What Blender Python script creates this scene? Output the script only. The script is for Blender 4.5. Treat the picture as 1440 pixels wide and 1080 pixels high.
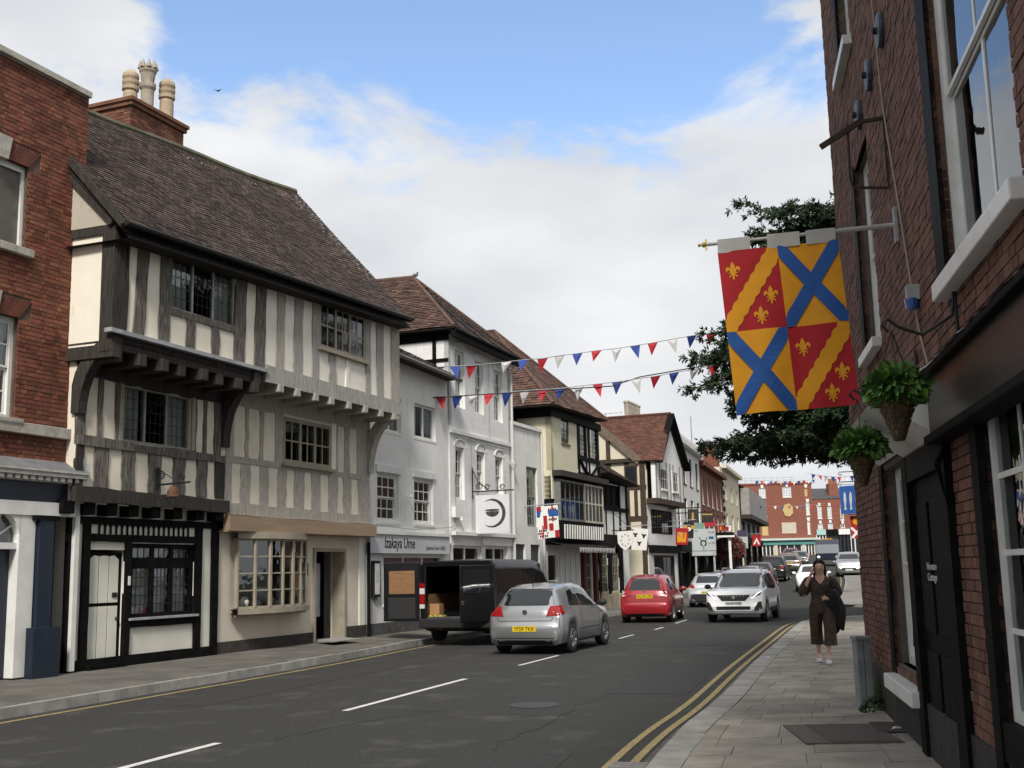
import bpy, bmesh, math, random
from mathutils import Vector, Matrix, noise as mnoise
from mathutils.bvhtree import BVHTree
random.seed(7)
EXPO = 0.28; SKYV = 2.0; SUNE = 3.5
for _o in list(bpy.data.objects): bpy.data.objects.remove(_o)
S = bpy.context.scene
COL = S.collection
# ---------------------------------------------------------------- camera
FPX = 1600.0; ROLL = .022; PITCH = math.atan(263/FPX); ZC = 1.72
cF = Vector((0, math.cos(PITCH), math.sin(PITCH))); cU0 = Vector((0, -math.sin(PITCH), math.cos(PITCH))); cR0 = Vector((1, 0, 0))
cR = cR0*math.cos(ROLL) - cU0*math.sin(ROLL); cU = cR0*math.sin(ROLL) + cU0*math.cos(ROLL)
cd = bpy.data.cameras.new('camera'); cam = bpy.data.objects.new('camera', cd); COL.objects.link(cam)
cd.sensor_width = 36; cd.lens = 36*FPX/1440; cd.clip_end = 5000; cd.clip_start = .05
cam.matrix_world = Matrix(((cR.x, cU.x, -cF.x, 0), (cR.y, cU.y, -cF.y, 0), (cR.z, cU.z, -cF.z, ZC), (0, 0, 0, 1)))
S.camera = cam
S.view_settings.view_transform = 'Standard'; S.view_settings.look = 'None'
S.view_settings.exposure = EXPO; S.view_settings.gamma = 1; S.view_settings.use_curve_mapping = False
S.render.resolution_x = 1024; S.render.resolution_y = 768
def ray(x, y): return cF*FPX + cR*(x-720) + cU*(540-y)
def at(x, y, Y):
    d = ray(x, y); return Vector((0, 0, ZC)) + d*(Y/d.y)
def gpt(x, y, z=0):
    d = ray(x, y); return Vector((0, 0, ZC)) + d*((z-ZC)/d.z)
def proj(q):
    q = Vector(q) - Vector((0, 0, ZC)); z = q.dot(cF)
    return (720+FPX*q.dot(cR)/z, 540-FPX*q.dot(cU)/z, z) if z > .1 else (-999, -999, z)
# ---------------------------------------------------------------- world: blue sky behind broken white cloud, soft sun
SUNV = Vector((-.04, -.8, .78)).normalized()
el = math.asin(SUNV.z); az = math.atan2(SUNV.x, SUNV.y)
w = bpy.data.worlds.new('World'); S.world = w; w.use_nodes = True
N = w.node_tree.nodes; LK = w.node_tree.links; N.clear()
def nd(t, **k):
    n = N.new(t)
    for a, b in k.items(): setattr(n, a, b)
    return n
out = nd('ShaderNodeOutputWorld'); bg = nd('ShaderNodeBackground'); bg.inputs[1].default_value = .1
sky = nd('ShaderNodeTexSky', sky_type='NISHITA'); sky.sun_disc = False; sky.sun_elevation = el; sky.sun_rotation = az
sky.air_density = 1.0; sky.dust_density = .5; sky.ozone_density = 2.0
tc = nd('ShaderNodeTexCoord'); mp = nd('ShaderNodeMapping'); mp.inputs['Scale'].default_value = (1, 1, 2.2); mp.inputs['Location'].default_value = (3.1, 1.7, .4)
LK.new(tc.outputs['Generated'], mp.inputs[0])
n1 = nd('ShaderNodeTexNoise'); n1.inputs['Scale'].default_value = 5.5; n1.inputs['Detail'].default_value = 12; n1.inputs['Roughness'].default_value = .58; n1.inputs['Distortion'].default_value = .35
LK.new(mp.outputs[0], n1.inputs[0])
def vm(op, a, b=None):
    n = nd('ShaderNodeVectorMath', operation=op); LK.new(a, n.inputs[0])
    if b is not None: n.inputs[1].default_value = b
    return n
def mm(op, a, b=None, c=None, cl=False):
    n = nd('ShaderNodeMath', operation=op); n.use_clamp = cl
    for i, q in enumerate((a, b, c)):
        if q is None: continue
        if isinstance(q, (int, float)): n.inputs[i].default_value = q
        else: LK.new(q, n.inputs[i])
    return n.outputs[0]
gdir = ray(675, 12).normalized()
dv = vm('SUBTRACT', tc.outputs['Generated'], gdir[:]); dv = vm('DIVIDE', dv.outputs[0], (.31, .5, .122)); ln = vm('LENGTH', dv.outputs[0])
ns = mm('MULTIPLY_ADD', n1.outputs['Fac'], 1.9, -.95)
t0 = mm('ADD', ln.outputs['Value'], ns)
n2 = nd('ShaderNodeTexNoise'); n2.inputs['Scale'].default_value = 1.5; n2.inputs['Detail'].default_value = 5
mp2 = nd('ShaderNodeMapping'); mp2.inputs['Location'].default_value = (.35, 5.2, 2.2); LK.new(tc.outputs['Generated'], mp2.inputs[0]); LK.new(mp2.outputs[0], n2.inputs[0])
other = mm('MULTIPLY_ADD', n2.outputs['Fac'], -9.0, 7.4); t1 = mm('MINIMUM', t0, mm('ADD', mm('MAXIMUM', other, .2), ns))
mr = nd('ShaderNodeMapRange', interpolation_type='SMOOTHSTEP'); mr.inputs[1].default_value = .76; mr.inputs[2].default_value = 1.10
LK.new(t1, mr.inputs[0])
cr = nd('ShaderNodeValToRGB'); cr.color_ramp.elements[0].position = .3; cr.color_ramp.elements[0].color = (5.5, 5.7, 6.05, 1); cr.color_ramp.elements[1].position = .68; cr.color_ramp.elements[1].color = (7.5, 7.6, 7.7, 1)
n3 = nd('ShaderNodeTexNoise'); n3.inputs['Scale'].default_value = 4.5; n3.inputs['Detail'].default_value = 10; LK.new(mp.outputs[0], n3.inputs[0]); LK.new(n3.outputs['Fac'], cr.inputs[0])
hs = nd('ShaderNodeHueSaturation'); hs.inputs['Saturation'].default_value = .98; hs.inputs['Value'].default_value = SKYV; LK.new(sky.outputs[0], hs.inputs['Color'])
mx = nd('ShaderNodeMix', data_type='RGBA'); LK.new(mr.outputs[0], mx.inputs['Factor']); LK.new(hs.outputs[0], mx.inputs[6]); LK.new(cr.outputs[0], mx.inputs[7])
LK.new(mx.outputs[2], bg.inputs[0]); LK.new(bg.outputs[0], out.inputs[0])
sd = bpy.data.lights.new('sun', 'SUN'); sd.energy = SUNE; sd.angle = math.radians(11); sd.color = (1, .95, .88)
so = bpy.data.objects.new('sun', sd); COL.objects.link(so); so.rotation_euler = SUNV.to_track_quat('Z', 'Y').to_euler(); so.location = (0, -20, 40)

# ---------------------------------------------------------------- materials
MATS = {}
def mat(name, c1, c2=None, scale=4, rough=.75, bump=0, bscale=None, stretch=(1, 1, 1), piece=0, lo=.4, hi=.62, spec=.35, metal=0, detail=5, c3=None, s3=1.2, a3=.5, coat=0, emit=0, wave=None, coords='Object'):
    if name in MATS: return MATS[name]
    m = bpy.data.materials.new(name); m.use_nodes = True; MATS[name] = m
    nt = m.node_tree; b = nt.nodes['Principled BSDF']; L = nt.links.new
    b.inputs['Roughness'].default_value = rough; b.inputs['Metallic'].default_value = metal; b.inputs['Specular IOR Level'].default_value = spec
    b.inputs['Coat Weight'].default_value = coat; b.inputs['Coat Roughness'].default_value = .04
    c1 = (*c1, 1)
    if c2 is None and not piece and not bump:
        b.inputs['Base Color'].default_value = c1
        if emit: b.inputs['Emission Color'].default_value = c1; b.inputs['Emission Strength'].default_value = emit
        return m
    t = nt.nodes.new('ShaderNodeTexCoord'); mpn = nt.nodes.new('ShaderNodeMapping'); mpn.inputs['Scale'].default_value = stretch
    L(t.outputs[coords], mpn.inputs[0])
    n = nt.nodes.new('ShaderNodeTexNoise'); n.inputs['Scale'].default_value = scale; n.inputs['Detail'].default_value = detail; n.inputs['Roughness'].default_value = .6
    L(mpn.outputs[0], n.inputs[0])
    col = None
    if c2 is not None:
        r = nt.nodes.new('ShaderNodeMapRange'); r.inputs[1].default_value = lo; r.inputs[2].default_value = hi; L(n.outputs['Fac'], r.inputs[0])
        x = nt.nodes.new('ShaderNodeMix'); x.data_type = 'RGBA'; x.inputs[6].default_value = c1; x.inputs[7].default_value = (*c2, 1); L(r.outputs[0], x.inputs['Factor']); col = x.outputs[2]
    if c3 is not None:
        n3 = nt.nodes.new('ShaderNodeTexNoise'); n3.inputs['Scale'].default_value = s3; n3.inputs['Detail'].default_value = 8; n3.inputs['Roughness'].default_value = .7
        mp3 = nt.nodes.new('ShaderNodeMapping'); mp3.inputs['Scale'].default_value = (1.6, 1.6, .4); L(t.outputs[coords], mp3.inputs[0]); L(mp3.outputs[0], n3.inputs[0])
        r3 = nt.nodes.new('ShaderNodeMapRange'); r3.inputs[1].default_value = 1-a3; r3.inputs[2].default_value = 1-a3+.16; L(n3.outputs['Fac'], r3.inputs[0])
        x = nt.nodes.new('ShaderNodeMix'); x.data_type = 'RGBA'; x.inputs[7].default_value = (*c3, 1); L(r3.outputs[0], x.inputs['Factor'])
        if col: L(col, x.inputs[6])
        else: x.inputs[6].default_value = c1
        col = x.outputs[2]
    if piece:
        a = nt.nodes.new('ShaderNodeAttribute'); a.attribute_name = 'tint'; oi = nt.nodes.new('ShaderNodeObjectInfo')
        ad = nt.nodes.new('ShaderNodeMath'); ad.operation = 'ADD'; L(a.outputs['Fac'], ad.inputs[0]); L(oi.outputs['Random'], ad.inputs[1])
        fr = nt.nodes.new('ShaderNodeMath'); fr.operation = 'FRACT'; L(ad.outputs[0], fr.inputs[0])
        r = nt.nodes.new('ShaderNodeMapRange'); r.inputs[3].default_value = 1-piece; r.inputs[4].default_value = 1+piece; L(fr.outputs[0], r.inputs[0])
        h = nt.nodes.new('ShaderNodeHueSaturation'); L(r.outputs[0], h.inputs['Value'])
        f2 = nt.nodes.new('ShaderNodeMath'); f2.operation = 'MULTIPLY'; f2.inputs[1].default_value = 7.13; L(fr.outputs[0], f2.inputs[0])
        f3 = nt.nodes.new('ShaderNodeMath'); f3.operation = 'FRACT'; L(f2.outputs[0], f3.inputs[0])
        r2 = nt.nodes.new('ShaderNodeMapRange'); r2.inputs[3].default_value = .5-.04*piece; r2.inputs[4].default_value = .5+.04*piece; L(f3.outputs[0], r2.inputs[0]); L(r2.outputs[0], h.inputs['Hue'])
        if col: L(col, h.inputs['Color'])
        else: h.inputs['Color'].default_value = c1
        col = h.outputs[0]
    if col: L(col, b.inputs['Base Color'])
    else: b.inputs['Base Color'].default_value = c1
    if bump:
        nb = nt.nodes.new('ShaderNodeTexNoise'); nb.inputs['Scale'].default_value = bscale or scale*4; nb.inputs['Detail'].default_value = 6; L(mpn.outputs[0], nb.inputs[0])
        bp = nt.nodes.new('ShaderNodeBump'); bp.inputs['Strength'].default_value = bump; bp.inputs['Distance'].default_value = .02; L(nb.outputs['Fac'], bp.inputs['Height']); L(bp.outputs[0], b.inputs['Normal'])
    return m
def glassmat(name, tr=(.55, .6, .6), refl=.16, rough=.02):
    if name in MATS: return MATS[name]
    m = bpy.data.materials.new(name); m.use_nodes = True; MATS[name] = m; nt = m.node_tree; nt.nodes.clear(); L = nt.links.new
    o = nt.nodes.new('ShaderNodeOutputMaterial'); tr_ = nt.nodes.new('ShaderNodeBsdfTransparent'); tr_.inputs[0].default_value = (*tr, 1)
    g = nt.nodes.new('ShaderNodeBsdfGlossy'); g.inputs['Roughness'].default_value = rough; g.inputs['Color'].default_value = (.9, .93, .95, 1)
    fr = nt.nodes.new('ShaderNodeLayerWeight'); fr.inputs[0].default_value = .35
    r = nt.nodes.new('ShaderNodeMapRange'); r.inputs[3].default_value = refl*.5; r.inputs[4].default_value = .9; L(fr.outputs['Fresnel'], r.inputs[0])
    tcn = nt.nodes.new('ShaderNodeTexCoord'); nn = nt.nodes.new('ShaderNodeTexNoise'); nn.inputs['Scale'].default_value = 2.5; L(tcn.outputs['Object'], nn.inputs[0])
    bp = nt.nodes.new('ShaderNodeBump'); bp.inputs['Strength'].default_value = .12; bp.inputs['Distance'].default_value = .02; L(nn.outputs['Fac'], bp.inputs['Height']); L(bp.outputs[0], g.inputs['Normal'])
    x = nt.nodes.new('ShaderNodeMixShader'); L(r.outputs[0], x.inputs[0]); L(tr_.outputs[0], x.inputs[1]); L(g.outputs[0], x.inputs[2]); L(x.outputs[0], o.inputs[0])
    return m
GL = glassmat('window_glass', (.78, .82, .82)); GLC = glassmat('car_glass', (.10, .115, .115), .22)
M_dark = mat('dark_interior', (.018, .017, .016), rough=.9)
M_black = mat('black_paint', (.0055, .0055, .006), (.010, .0098, .0095), 6, .6, .15, spec=.05)
M_white = mat('white_paint', (.74, .74, .71), (.66, .66, .62), 3, .55, .1, 30)
M_curtain = mat('net_curtain', (.70, .71, .69), (.5, .52, .51), 14, .9, stretch=(1, 1, .1))
M_iron = mat('wrought_iron', (.02, .02, .021), (.035, .03, .028), 20, .55, metal=.3)
# ---------------------------------------------------------------- mesh helpers
class MB:
    def __init__(s): s.v = []; s.f = []; s.t = []; s.mi = []; s.cur = 0; s.tint = 0.0
    def add(s, vs, fs, t=None):
        b = len(s.v); s.v += [tuple(q) for q in vs]
        for f in fs: s.f.append(tuple(b+i for i in f)); s.t.append(s.tint if t is None else t); s.mi.append(s.cur)
        return s
    def hexa(s, p, t=None, back=True):   # p: 4 bottom ccw, 4 top
        fs = [(3, 2, 1, 0), (4, 5, 6, 7), (0, 1, 5, 4), (1, 2, 6, 5), (3, 0, 4, 7)]
        if back: fs.append((2, 3, 7, 6))
        return s.add(p, fs, t)
    def box(s, x0, x1, y0, y1, z0, z1, t=None):
        return s.hexa([(x0, y0, z0), (x1, y0, z0), (x1, y1, z0), (x0, y1, z0), (x0, y0, z1), (x1, y0, z1), (x1, y1, z1), (x0, y1, z1)], t)
    def fb(s, s0, s1, o0, o1, h0, h1, t=None): return s.box(s0, s1, -o1, -o0, h0, h1, t)
    def prism(s, poly, y0, y1, t=None):  # poly in (x,z), ccw seen from -y ; extruded y0 (front) to y1
        n = len(poly); vs = [(x, y0, z) for x, z in poly]+[(x, y1, z) for x, z in poly]
        return s.add(vs, [tuple(range(n)), tuple(range(2*n-1, n-1, -1))]+[((i+1) % n, i, n+i, n+(i+1) % n) for i in range(n)], t)
    def bar(s, a, b, w, h=None, up=(0, 0, 1), t=None):  # box bar from a to b
        a = Vector(a); b = Vector(b); d = (b-a).normalized(); u = Vector(up); r = d.cross(u)
        if r.length < 1e-4: r = d.cross(Vector((1, 0, 0)))
        r.normalize(); u = r.cross(d); h = h or w; r = r*w/2; u = u*h/2
        return s.hexa([a-r-u, a+r-u, b+r-u, b-r-u, a-r+u, a+r+u, b+r+u, b-r+u], t)
    def tube(s, pts, r, n=8, cap=True, t=None):
        pts = [Vector(p) for p in pts]; rs = r if isinstance(r, (list, tuple)) else [r]*len(pts); b = []; px = None
        for i, p in enumerate(pts):
            d = (pts[min(i+1, len(pts)-1)]-pts[max(i-1, 0)]).normalized()
            if px is None:
                px = d.orthogonal().normalized()
            px = (px-d*px.dot(d))
            if px.length < 1e-5: px = d.orthogonal()
            px.normalize(); py = d.cross(px)
            b += [p+(px*math.cos(2*math.pi*k/n)+py*math.sin(2*math.pi*k/n))*rs[i] for k in range(n)]
        m = len(pts); fs = [(i*n+k, i*n+(k+1) % n, (i+1)*n+(k+1) % n, (i+1)*n+k) for i in range(m-1) for k in range(n)]
        if cap: fs += [tuple(range(n-1, -1, -1)), tuple(range((m-1)*n, m*n))]
        return s.add(b, fs, t)
    def lathe(s, prof, n=16, c=(0, 0, 0), ax='z', t=None):
        b = []; c = Vector(c)
        for r, z in prof:
            for k in range(n):
                a = 2*math.pi*k/n; q = (r*math.cos(a), r*math.sin(a), z)
                if ax == 'y': q = (q[0], q[2], q[1])
                if ax == 'x': q = (q[2], q[0], q[1])
                b.append(c+Vector(q))
        m = len(prof); fs = [(i*n+k, i*n+(k+1) % n, (i+1)*n+(k+1) % n, (i+1)*n+k) for i in range(m-1) for k in range(n)]
        if ax == 'y': fs = [tuple(reversed(f)) for f in fs]
        return s.add(b, fs, t)
    def ball(s, c, rx, ry=None, rz=None, n=10, t=None):
        ry = ry or rx; rz = rz or rx; c = Vector(c); b = []; m = max(5, n*2//3)
        for i in range(m+1):
            th = math.pi*i/m
            for k in range(n):
                a = 2*math.pi*k/n; b.append(c+Vector((rx*math.sin(th)*math.cos(a), ry*math.sin(th)*math.sin(a), -rz*math.cos(th))))
        return s.add(b, [(i*n+k, i*n+(k+1) % n, (i+1)*n+(k+1) % n, (i+1)*n+k) for i in range(m) for k in range(n)], t)
    def mesh(s, name, mats, smooth=False):
        me = bpy.data.meshes.new(name); me.from_pydata(s.v, [], s.f)
        for m in (mats if isinstance(mats, (list, tuple)) else [mats]): me.materials.append(m)
        if any(s.mi): me.polygons.foreach_set('material_index', s.mi)
        if any(s.t):
            a = me.attributes.new('tint', 'FLOAT', 'FACE'); a.data.foreach_set('value', s.t)
        if smooth: me.polygons.foreach_set('use_smooth', [True]*len(me.polygons))
        me.update(); return me
    def build(s, name, mats, parent=None, smooth=False, kind=None, bevel=0):
        me = s.mesh(name, mats, smooth)
        if bevel:
            bm = bmesh.new(); bm.from_mesh(me); bmesh.ops.remove_doubles(bm, verts=bm.verts, dist=1e-5)
            bmesh.ops.bevel(bm, geom=[e for e in bm.edges if e.is_manifold and e.calc_face_angle(0) > .6], offset=bevel, segments=2, profile=.6, affect='EDGES'); bm.to_mesh(me); bm.free()
        o = bpy.data.objects.new(name, me); COL.objects.link(o)
        if parent: o.parent = parent
        if kind: o['kind'] = kind
        return o
def obj(name, me, parent=None, loc=None, rot=None, scale=None):
    o = bpy.data.objects.new(name, me); COL.objects.link(o)
    if parent: o.parent = parent
    if loc is not None: o.location = loc
    if rot is not None: o.rotation_euler = rot
    if scale is not None: o.scale = scale
    return o
def tag(o, label, cat, group=None):
    o['label'] = label; o['category'] = cat
    if group: o['group'] = group
    return o
def thing(name, label, cat, loc=(0, 0, 0), rz=0, group=None, d=None):
    o = bpy.data.objects.new(name, None); COL.objects.link(o); o.location = loc; o.empty_display_size = .2
    if d is not None: rz = math.atan2(d[1], d[0])
    o.rotation_euler = (0, 0, rz); o['label'] = label; o['category'] = cat
    if group: o['group'] = group
    return o
class Fac:   # a facade plane: s along, o outwards (towards the street), h up
    def __init__(s, A, B):
        s.A = Vector(A[:2]); B = Vector(B[:2]); s.d = (B-s.A).normalized(); s.n = Vector((s.d.y, -s.d.x))
    def sh(s, x, y, off=0):
        d = ray(x, y); A = s.A+s.n*off; t = A.dot(s.n)/Vector((d.x, d.y)).dot(s.n); q = Vector((0, 0, ZC))+d*t
        return (Vector((q.x, q.y))-A).dot(s.d), q.z
    def w(s, a, o, h):
        p = s.A+s.d*a+s.n*o; return Vector((p.x, p.y, h))
    def root(s, name, label, cat, a=0, group=None): 
        p = s.A+s.d*a; return thing(name, label, cat, (p.x, p.y, 0), d=s.d, group=group)
def text(name, body, size, m, parent=None, loc=(0, 0, 0), rot=(math.pi/2, 0, 0), align='CENTER', ext=.002, shear=0, sx=1, space=1):
    c = bpy.data.curves.new('t', 'FONT'); c.body = body; c.size = size; c.extrude = ext; c.align_x = align; c.align_y = 'CENTER'; c.shear = shear; c.space_character = space; c.resolution_u = 3
    o = bpy.data.objects.new('t', c); COL.objects.link(o); bpy.context.view_layer.update()
    me = bpy.data.meshes.new_from_object(o.evaluated_get(bpy.context.evaluated_depsgraph_get())); bpy.data.objects.remove(o)
    me.name = name; me.materials.clear(); me.materials.append(m)
    o = obj(name, me, parent, loc, rot, (sx, 1, 1)); return o
_pane = {}
def pane(parent, s0, s1, h0, h1, o, m=None, name='pane', tilt=.006):
    m = m or GL
    if m.name not in _pane:
        b = MB(); b.add([(-.5, 0, -.5), (.5, 0, -.5), (.5, 0, .5), (-.5, 0, .5)], [(0, 1, 2, 3)]); _pane[m.name] = b.mesh('pane', m)
    return obj(name, _pane[m.name], parent, ((s0+s1)/2, -o, (h0+h1)/2), (random.uniform(-tilt, tilt), 0, random.uniform(-tilt, tilt)), (s1-s0, 1, h1-h0))
def wall(parent, name, m, s0, s1, h0, h1, o, openings=(), th=.25, hc=(), kind=None, tops=None):
    """slab front at o with rectangular openings (s0,s1,h0,h1); reveals th deep"""
    ss = sorted({s0, s1, *[v for q in openings for v in q[:2] if s0 < v < s1]}); hh = sorted({h0, h1, *[v for q in openings for v in q[2:4] if h0 < v < h1]})
    b = MB()
    for i in range(len(ss)-1):
        for j in range(len(hh)-1):
            cs = (ss[i]+ss[i+1])/2; ch = (hh[j]+hh[j+1])/2
            if any(q[0] < cs < q[1] and q[2] < ch < q[3] for q in openings): continue
            b.add([(ss[i], -o, hh[j]), (ss[i+1], -o, hh[j]), (ss[i+1], -o, hh[j+1]), (ss[i], -o, hh[j+1])], [(0, 1, 2, 3)])
    for q in openings:
        a, c, e, g = q[:4]; y0 = -o; y1 = -o+th
        b.add([(a, y0, e), (a, y1, e), (a, y1, g), (a, y0, g)], [(0, 1, 2, 3)]); b.add([(c, y0, e), (c, y1, e), (c, y1, g), (c, y0, g)], [(3, 2, 1, 0)])
        b.add([(a, y0, g), (a, y1, g), (c, y1, g), (c, y0, g)], [(0, 1, 2, 3)]); b.add([(a, y0, e), (a, y1, e), (c, y1, e), (c, y0, e)], [(3, 2, 1, 0)])
    y0 = -o; y1 = -o+th
    b.add([(s0, y0, h0), (s0, y1, h0), (s0, y1, h1), (s0, y0, h1)], [(3, 2, 1, 0)]); b.add([(s1, y0, h0), (s1, y1, h0), (s1, y1, h1), (s1, y0, h1)], [(0, 1, 2, 3)])
    b.add([(s0, y0, h1), (s1, y0, h1), (s1, y1, h1), (s0, y1, h1)], [(0, 1, 2, 3)])
    return b.build(name, m, parent, kind=kind)
def window(parent, s0, s1, h0, h1, o, nx=2, ny=2, m=None, fr=.055, bar=.022, d=.06, lights=1, sash=False, sill=None, panes=True, curtain=0, lead=False, glass=None, name='window', sillm=None, barm=None):
    """frame with lights, glazing bars, panes; o = front of frame"""
    m = m or M_white; b = MB()
    b.fb(s0, s0+fr, o-d, o, h0, h1); b.fb(s1-fr, s1, o-d, o, h0, h1); b.fb(s0+fr, s1-fr, o-d, o-.002, h1-fr, h1); b.fb(s0+fr, s1-fr, o-d, o-.002, h0, h0+fr)
    a0, a1, e0, e1 = s0+fr, s1-fr, h0+fr, h1-fr
    lw = (a1-a0)/lights
    for k in range(1, lights): b.fb(a0+k*lw-fr*.5, a0+k*lw+fr*.5, o-d, o-.004, e0, e1)
    fo = b.build(name, m, parent); g = MB(); cells = []
    for k in range(lights):
        l0 = a0+k*lw+(fr*.5 if k else 0); l1 = a0+(k+1)*lw-(fr*.5 if k < lights-1 else 0)
        halves = [(e0, (e0+e1)/2, -.035), ((e0+e1)/2, e1, 0)] if sash else [(e0, e1, 0)]
        for (z0, z1, oo) in halves:
            go = o-.015+oo; r = .035 if sash else .0; nyy = ny//2 if sash else ny
            if sash:
                g.fb(l0, l0+r, go-.03, go, z0, z1); g.fb(l1-r, l1, go-.03, go, z0, z1); g.fb(l0+r, l1-r, go-.03, go-.001, z0, z0+r); g.fb(l0+r, l1-r, go-.03, go-.001, z1-r, z1)
            x0, x1, y0, y1 = l0+r, l1-r, z0+r, z1-r; cw = (x1-x0)/nx; ch = (y1-y0)/nyy; bd = .008 if lead else .022
            for q in [(x0+i*cw-bar/2, x0+i*cw+bar/2, go-bd, go-.003, y0, y1) for i in range(1, nx)]+[(x0, x1, go-bd+.001, go-.004, y0+j*ch-bar/2, y0+j*ch+bar/2) for j in range(1, nyy)]:
                if panes: MB().fb(*q).build('glazing_bar', barm or m, fo)
                else: g.fb(*q)
            if panes:
                for i in range(nx):
                    for j in range(nyy): cells.append((x0+i*cw, x0+(i+1)*cw, y0+j*ch, y0+(j+1)*ch, go-.012))
            else: cells.append((x0, x1, y0, y1, go-.012))
    if g.v: g.build('sash' if sash else 'glazing_bars', barm or m, fo)
    for c in cells: pane(fo, *c, m=glass)
    if sill:
        sb = MB(); sb.fb(s0-.06, s1+.06, o-.05, o+sill, h0-.07, h0-.002); sb.build('sill', sillm or m, fo, bevel=.006)
    if curtain:
        cb = MB(); n = 40; ww = a1-a0
        segs = [(a0, a1)] if curtain == 1 else [(a0, a0+ww*.3), (a1-ww*.3, a1)]
        for q0, q1 in segs:
            vs = []
            for i in range(n+1):
                x = q0+(q1-q0)*i/n; y = -(o-.12)+.025*math.sin(i*1.9)+.01*math.sin(i*.7)
                vs += [(x, y, e0-.02), (x, y*1, e1+.02)]
            cb.add(vs, [(2*i, 2*i+2, 2*i+3, 2*i+1) for i in range(n)])
        cb.build('curtain', M_curtain, fo, smooth=True)
    return fo
def tiles(parent, quad, m, tw=.17, ex=.1, name='roof_tiles', sag=0, lift=.018, trim=None, seedv=0):
    """plain tiles over quad (eaveL, eaveR, ridgeR, ridgeL), local coords"""
    eL, eR, rR, rL = [Vector(q) for q in quad]; n = (eR-eL).cross(rL-eL)
    if n.length < 1e-6: n = (eR-eL).cross(rR-eR)
    n.normalize(); rows = max(2, int(((rL-eL).length+(rR-eR).length)/2/ex)); b = MB(); R = random.Random(seedv)
    for j in range(rows):
        t0 = j/rows; t1 = (j+1.25)/rows
        a0, b0 = eL.lerp(rL, t0), eR.lerp(rR, t0); a1, b1 = eL.lerp(rL, min(t1, 1)), eR.lerp(rR, min(t1, 1)); L = (b0-a0).length; c = max(1, round(L/tw)); off = .5 if j % 2 else 0
        for i in range(c+1):
            u0 = max(0, (i-off)/c); u1 = min(1, (i+1-off)/c)
            if u1-u0 < .02/c: continue
            g = .02/c
            z = lift*R.uniform(.75, 1.35); sg = lambda u, t: Vector((0, 0, -sag*math.sin(math.pi*u)*(1+.4*math.sin(u*9)) + .012*math.sin(u*23+t*11)))
            p = [a0.lerp(b0, u0+g)+sg(u0, t0)+n*z, a0.lerp(b0, u1-g)+sg(u1, t0)+n*z*R.uniform(.9, 1.15), a1.lerp(b1, u1-g)+sg(u1, t1)+n*.004, a1.lerp(b1, u0+g)+sg(u0, t1)+n*.004]
            q0 = p[0]-n*.016; q1 = p[1]-n*.016; tt = R.uniform(.01, .99)
            b.add(p+[q0, q1], [(0, 1, 2, 3), (4, 5, 1, 0)], tt)
    return b.build(name, m, parent, kind='stuff')
def bricks(parent, fac, s0, s1, h0, h1, o, m, openings=(), seps=300, a_off=0, bl=.225, bh=.075, flemish=True, joint=.01, proud=.008, limit=300, skip=None):
    """brick facing: nearest bricks in view are single objects, the rest one mesh"""
    R = random.Random(int(s0*100+h0)); cand = []; rest = MB()
    n = int((h1-h0)/bh)
    for j in range(n):
        z0 = h0+j*bh; z1 = z0+bh-joint; x = s0-(.0 if j % 2 else bl*.75 if flemish else bl*.5); k = j % 2
        while x < s1:
            L = bl if not flemish or k % 2 == 0 else bl*.5
            k += 1; a = max(x, s0); c = min(x+L-joint, s1); x += L
            if c-a < .03: continue
            full = True; segs = [(a, c)]
            for q in openings:
                if z0 < q[3] and z1 > q[2]:
                    ns = []
                    for (u, v) in segs:
                        if v <= q[0] or u >= q[1]: ns.append((u, v)); continue
                        full = False
                        if q[0]-u > .03: ns.append((u, q[0]))
                        if v-q[1] > .03: ns.append((q[1], v))
                    segs = ns
            if skip and skip((a+c)/2, z0): continue
            full = full and c-a > L-joint-.001
            for (u, v) in segs:
                dist = 1e9
                if full and fac:
                    px, py, dz = proj(fac.w((u+v)/2+a_off, o, (z0+z1)/2))
                    if 0 < px < 1440 and 0 < py < 1080: dist = dz
                cand.append((dist, u, v, z0, z1, R.uniform(0, proud), R.uniform(.02, .98)))
    cand.sort(key=lambda q: q[0]); single = {}
    for i, (dist, u, v, z0, z1, pr, t) in enumerate(cand):
        if i < limit and dist < 1e8:
            key = round(v-u, 3)
            if key not in single:
                bb = MB(); bb.fb(0, v-u, -.05, 0, 0, z1-z0); single[key] = bb.mesh('brick', m)
            obj('brick', single[key], parent, (u, -(o+pr), z0), (0, R.uniform(-.006, .006), R.uniform(-.01, .01)))
        else: rest.hexa([(u, -(o+pr), z0), (v, -(o+pr*R.uniform(.6, 1)), z0), (v, -o+.05, z0), (u, -o+.05, z0), (u, -(o+pr), z1), (v, -(o+pr), z1), (v, -o+.05, z1), (u, -o+.05, z1)], t, back=False)
    if rest.v: rest.build('brickwork', m, parent, kind='stuff')
def gz(x, y):
    if y < 48: return 0.0
    if y < 70: return .033*(y-48)**2/44
    return .363+.033*(min(y, 175)-70)
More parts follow.
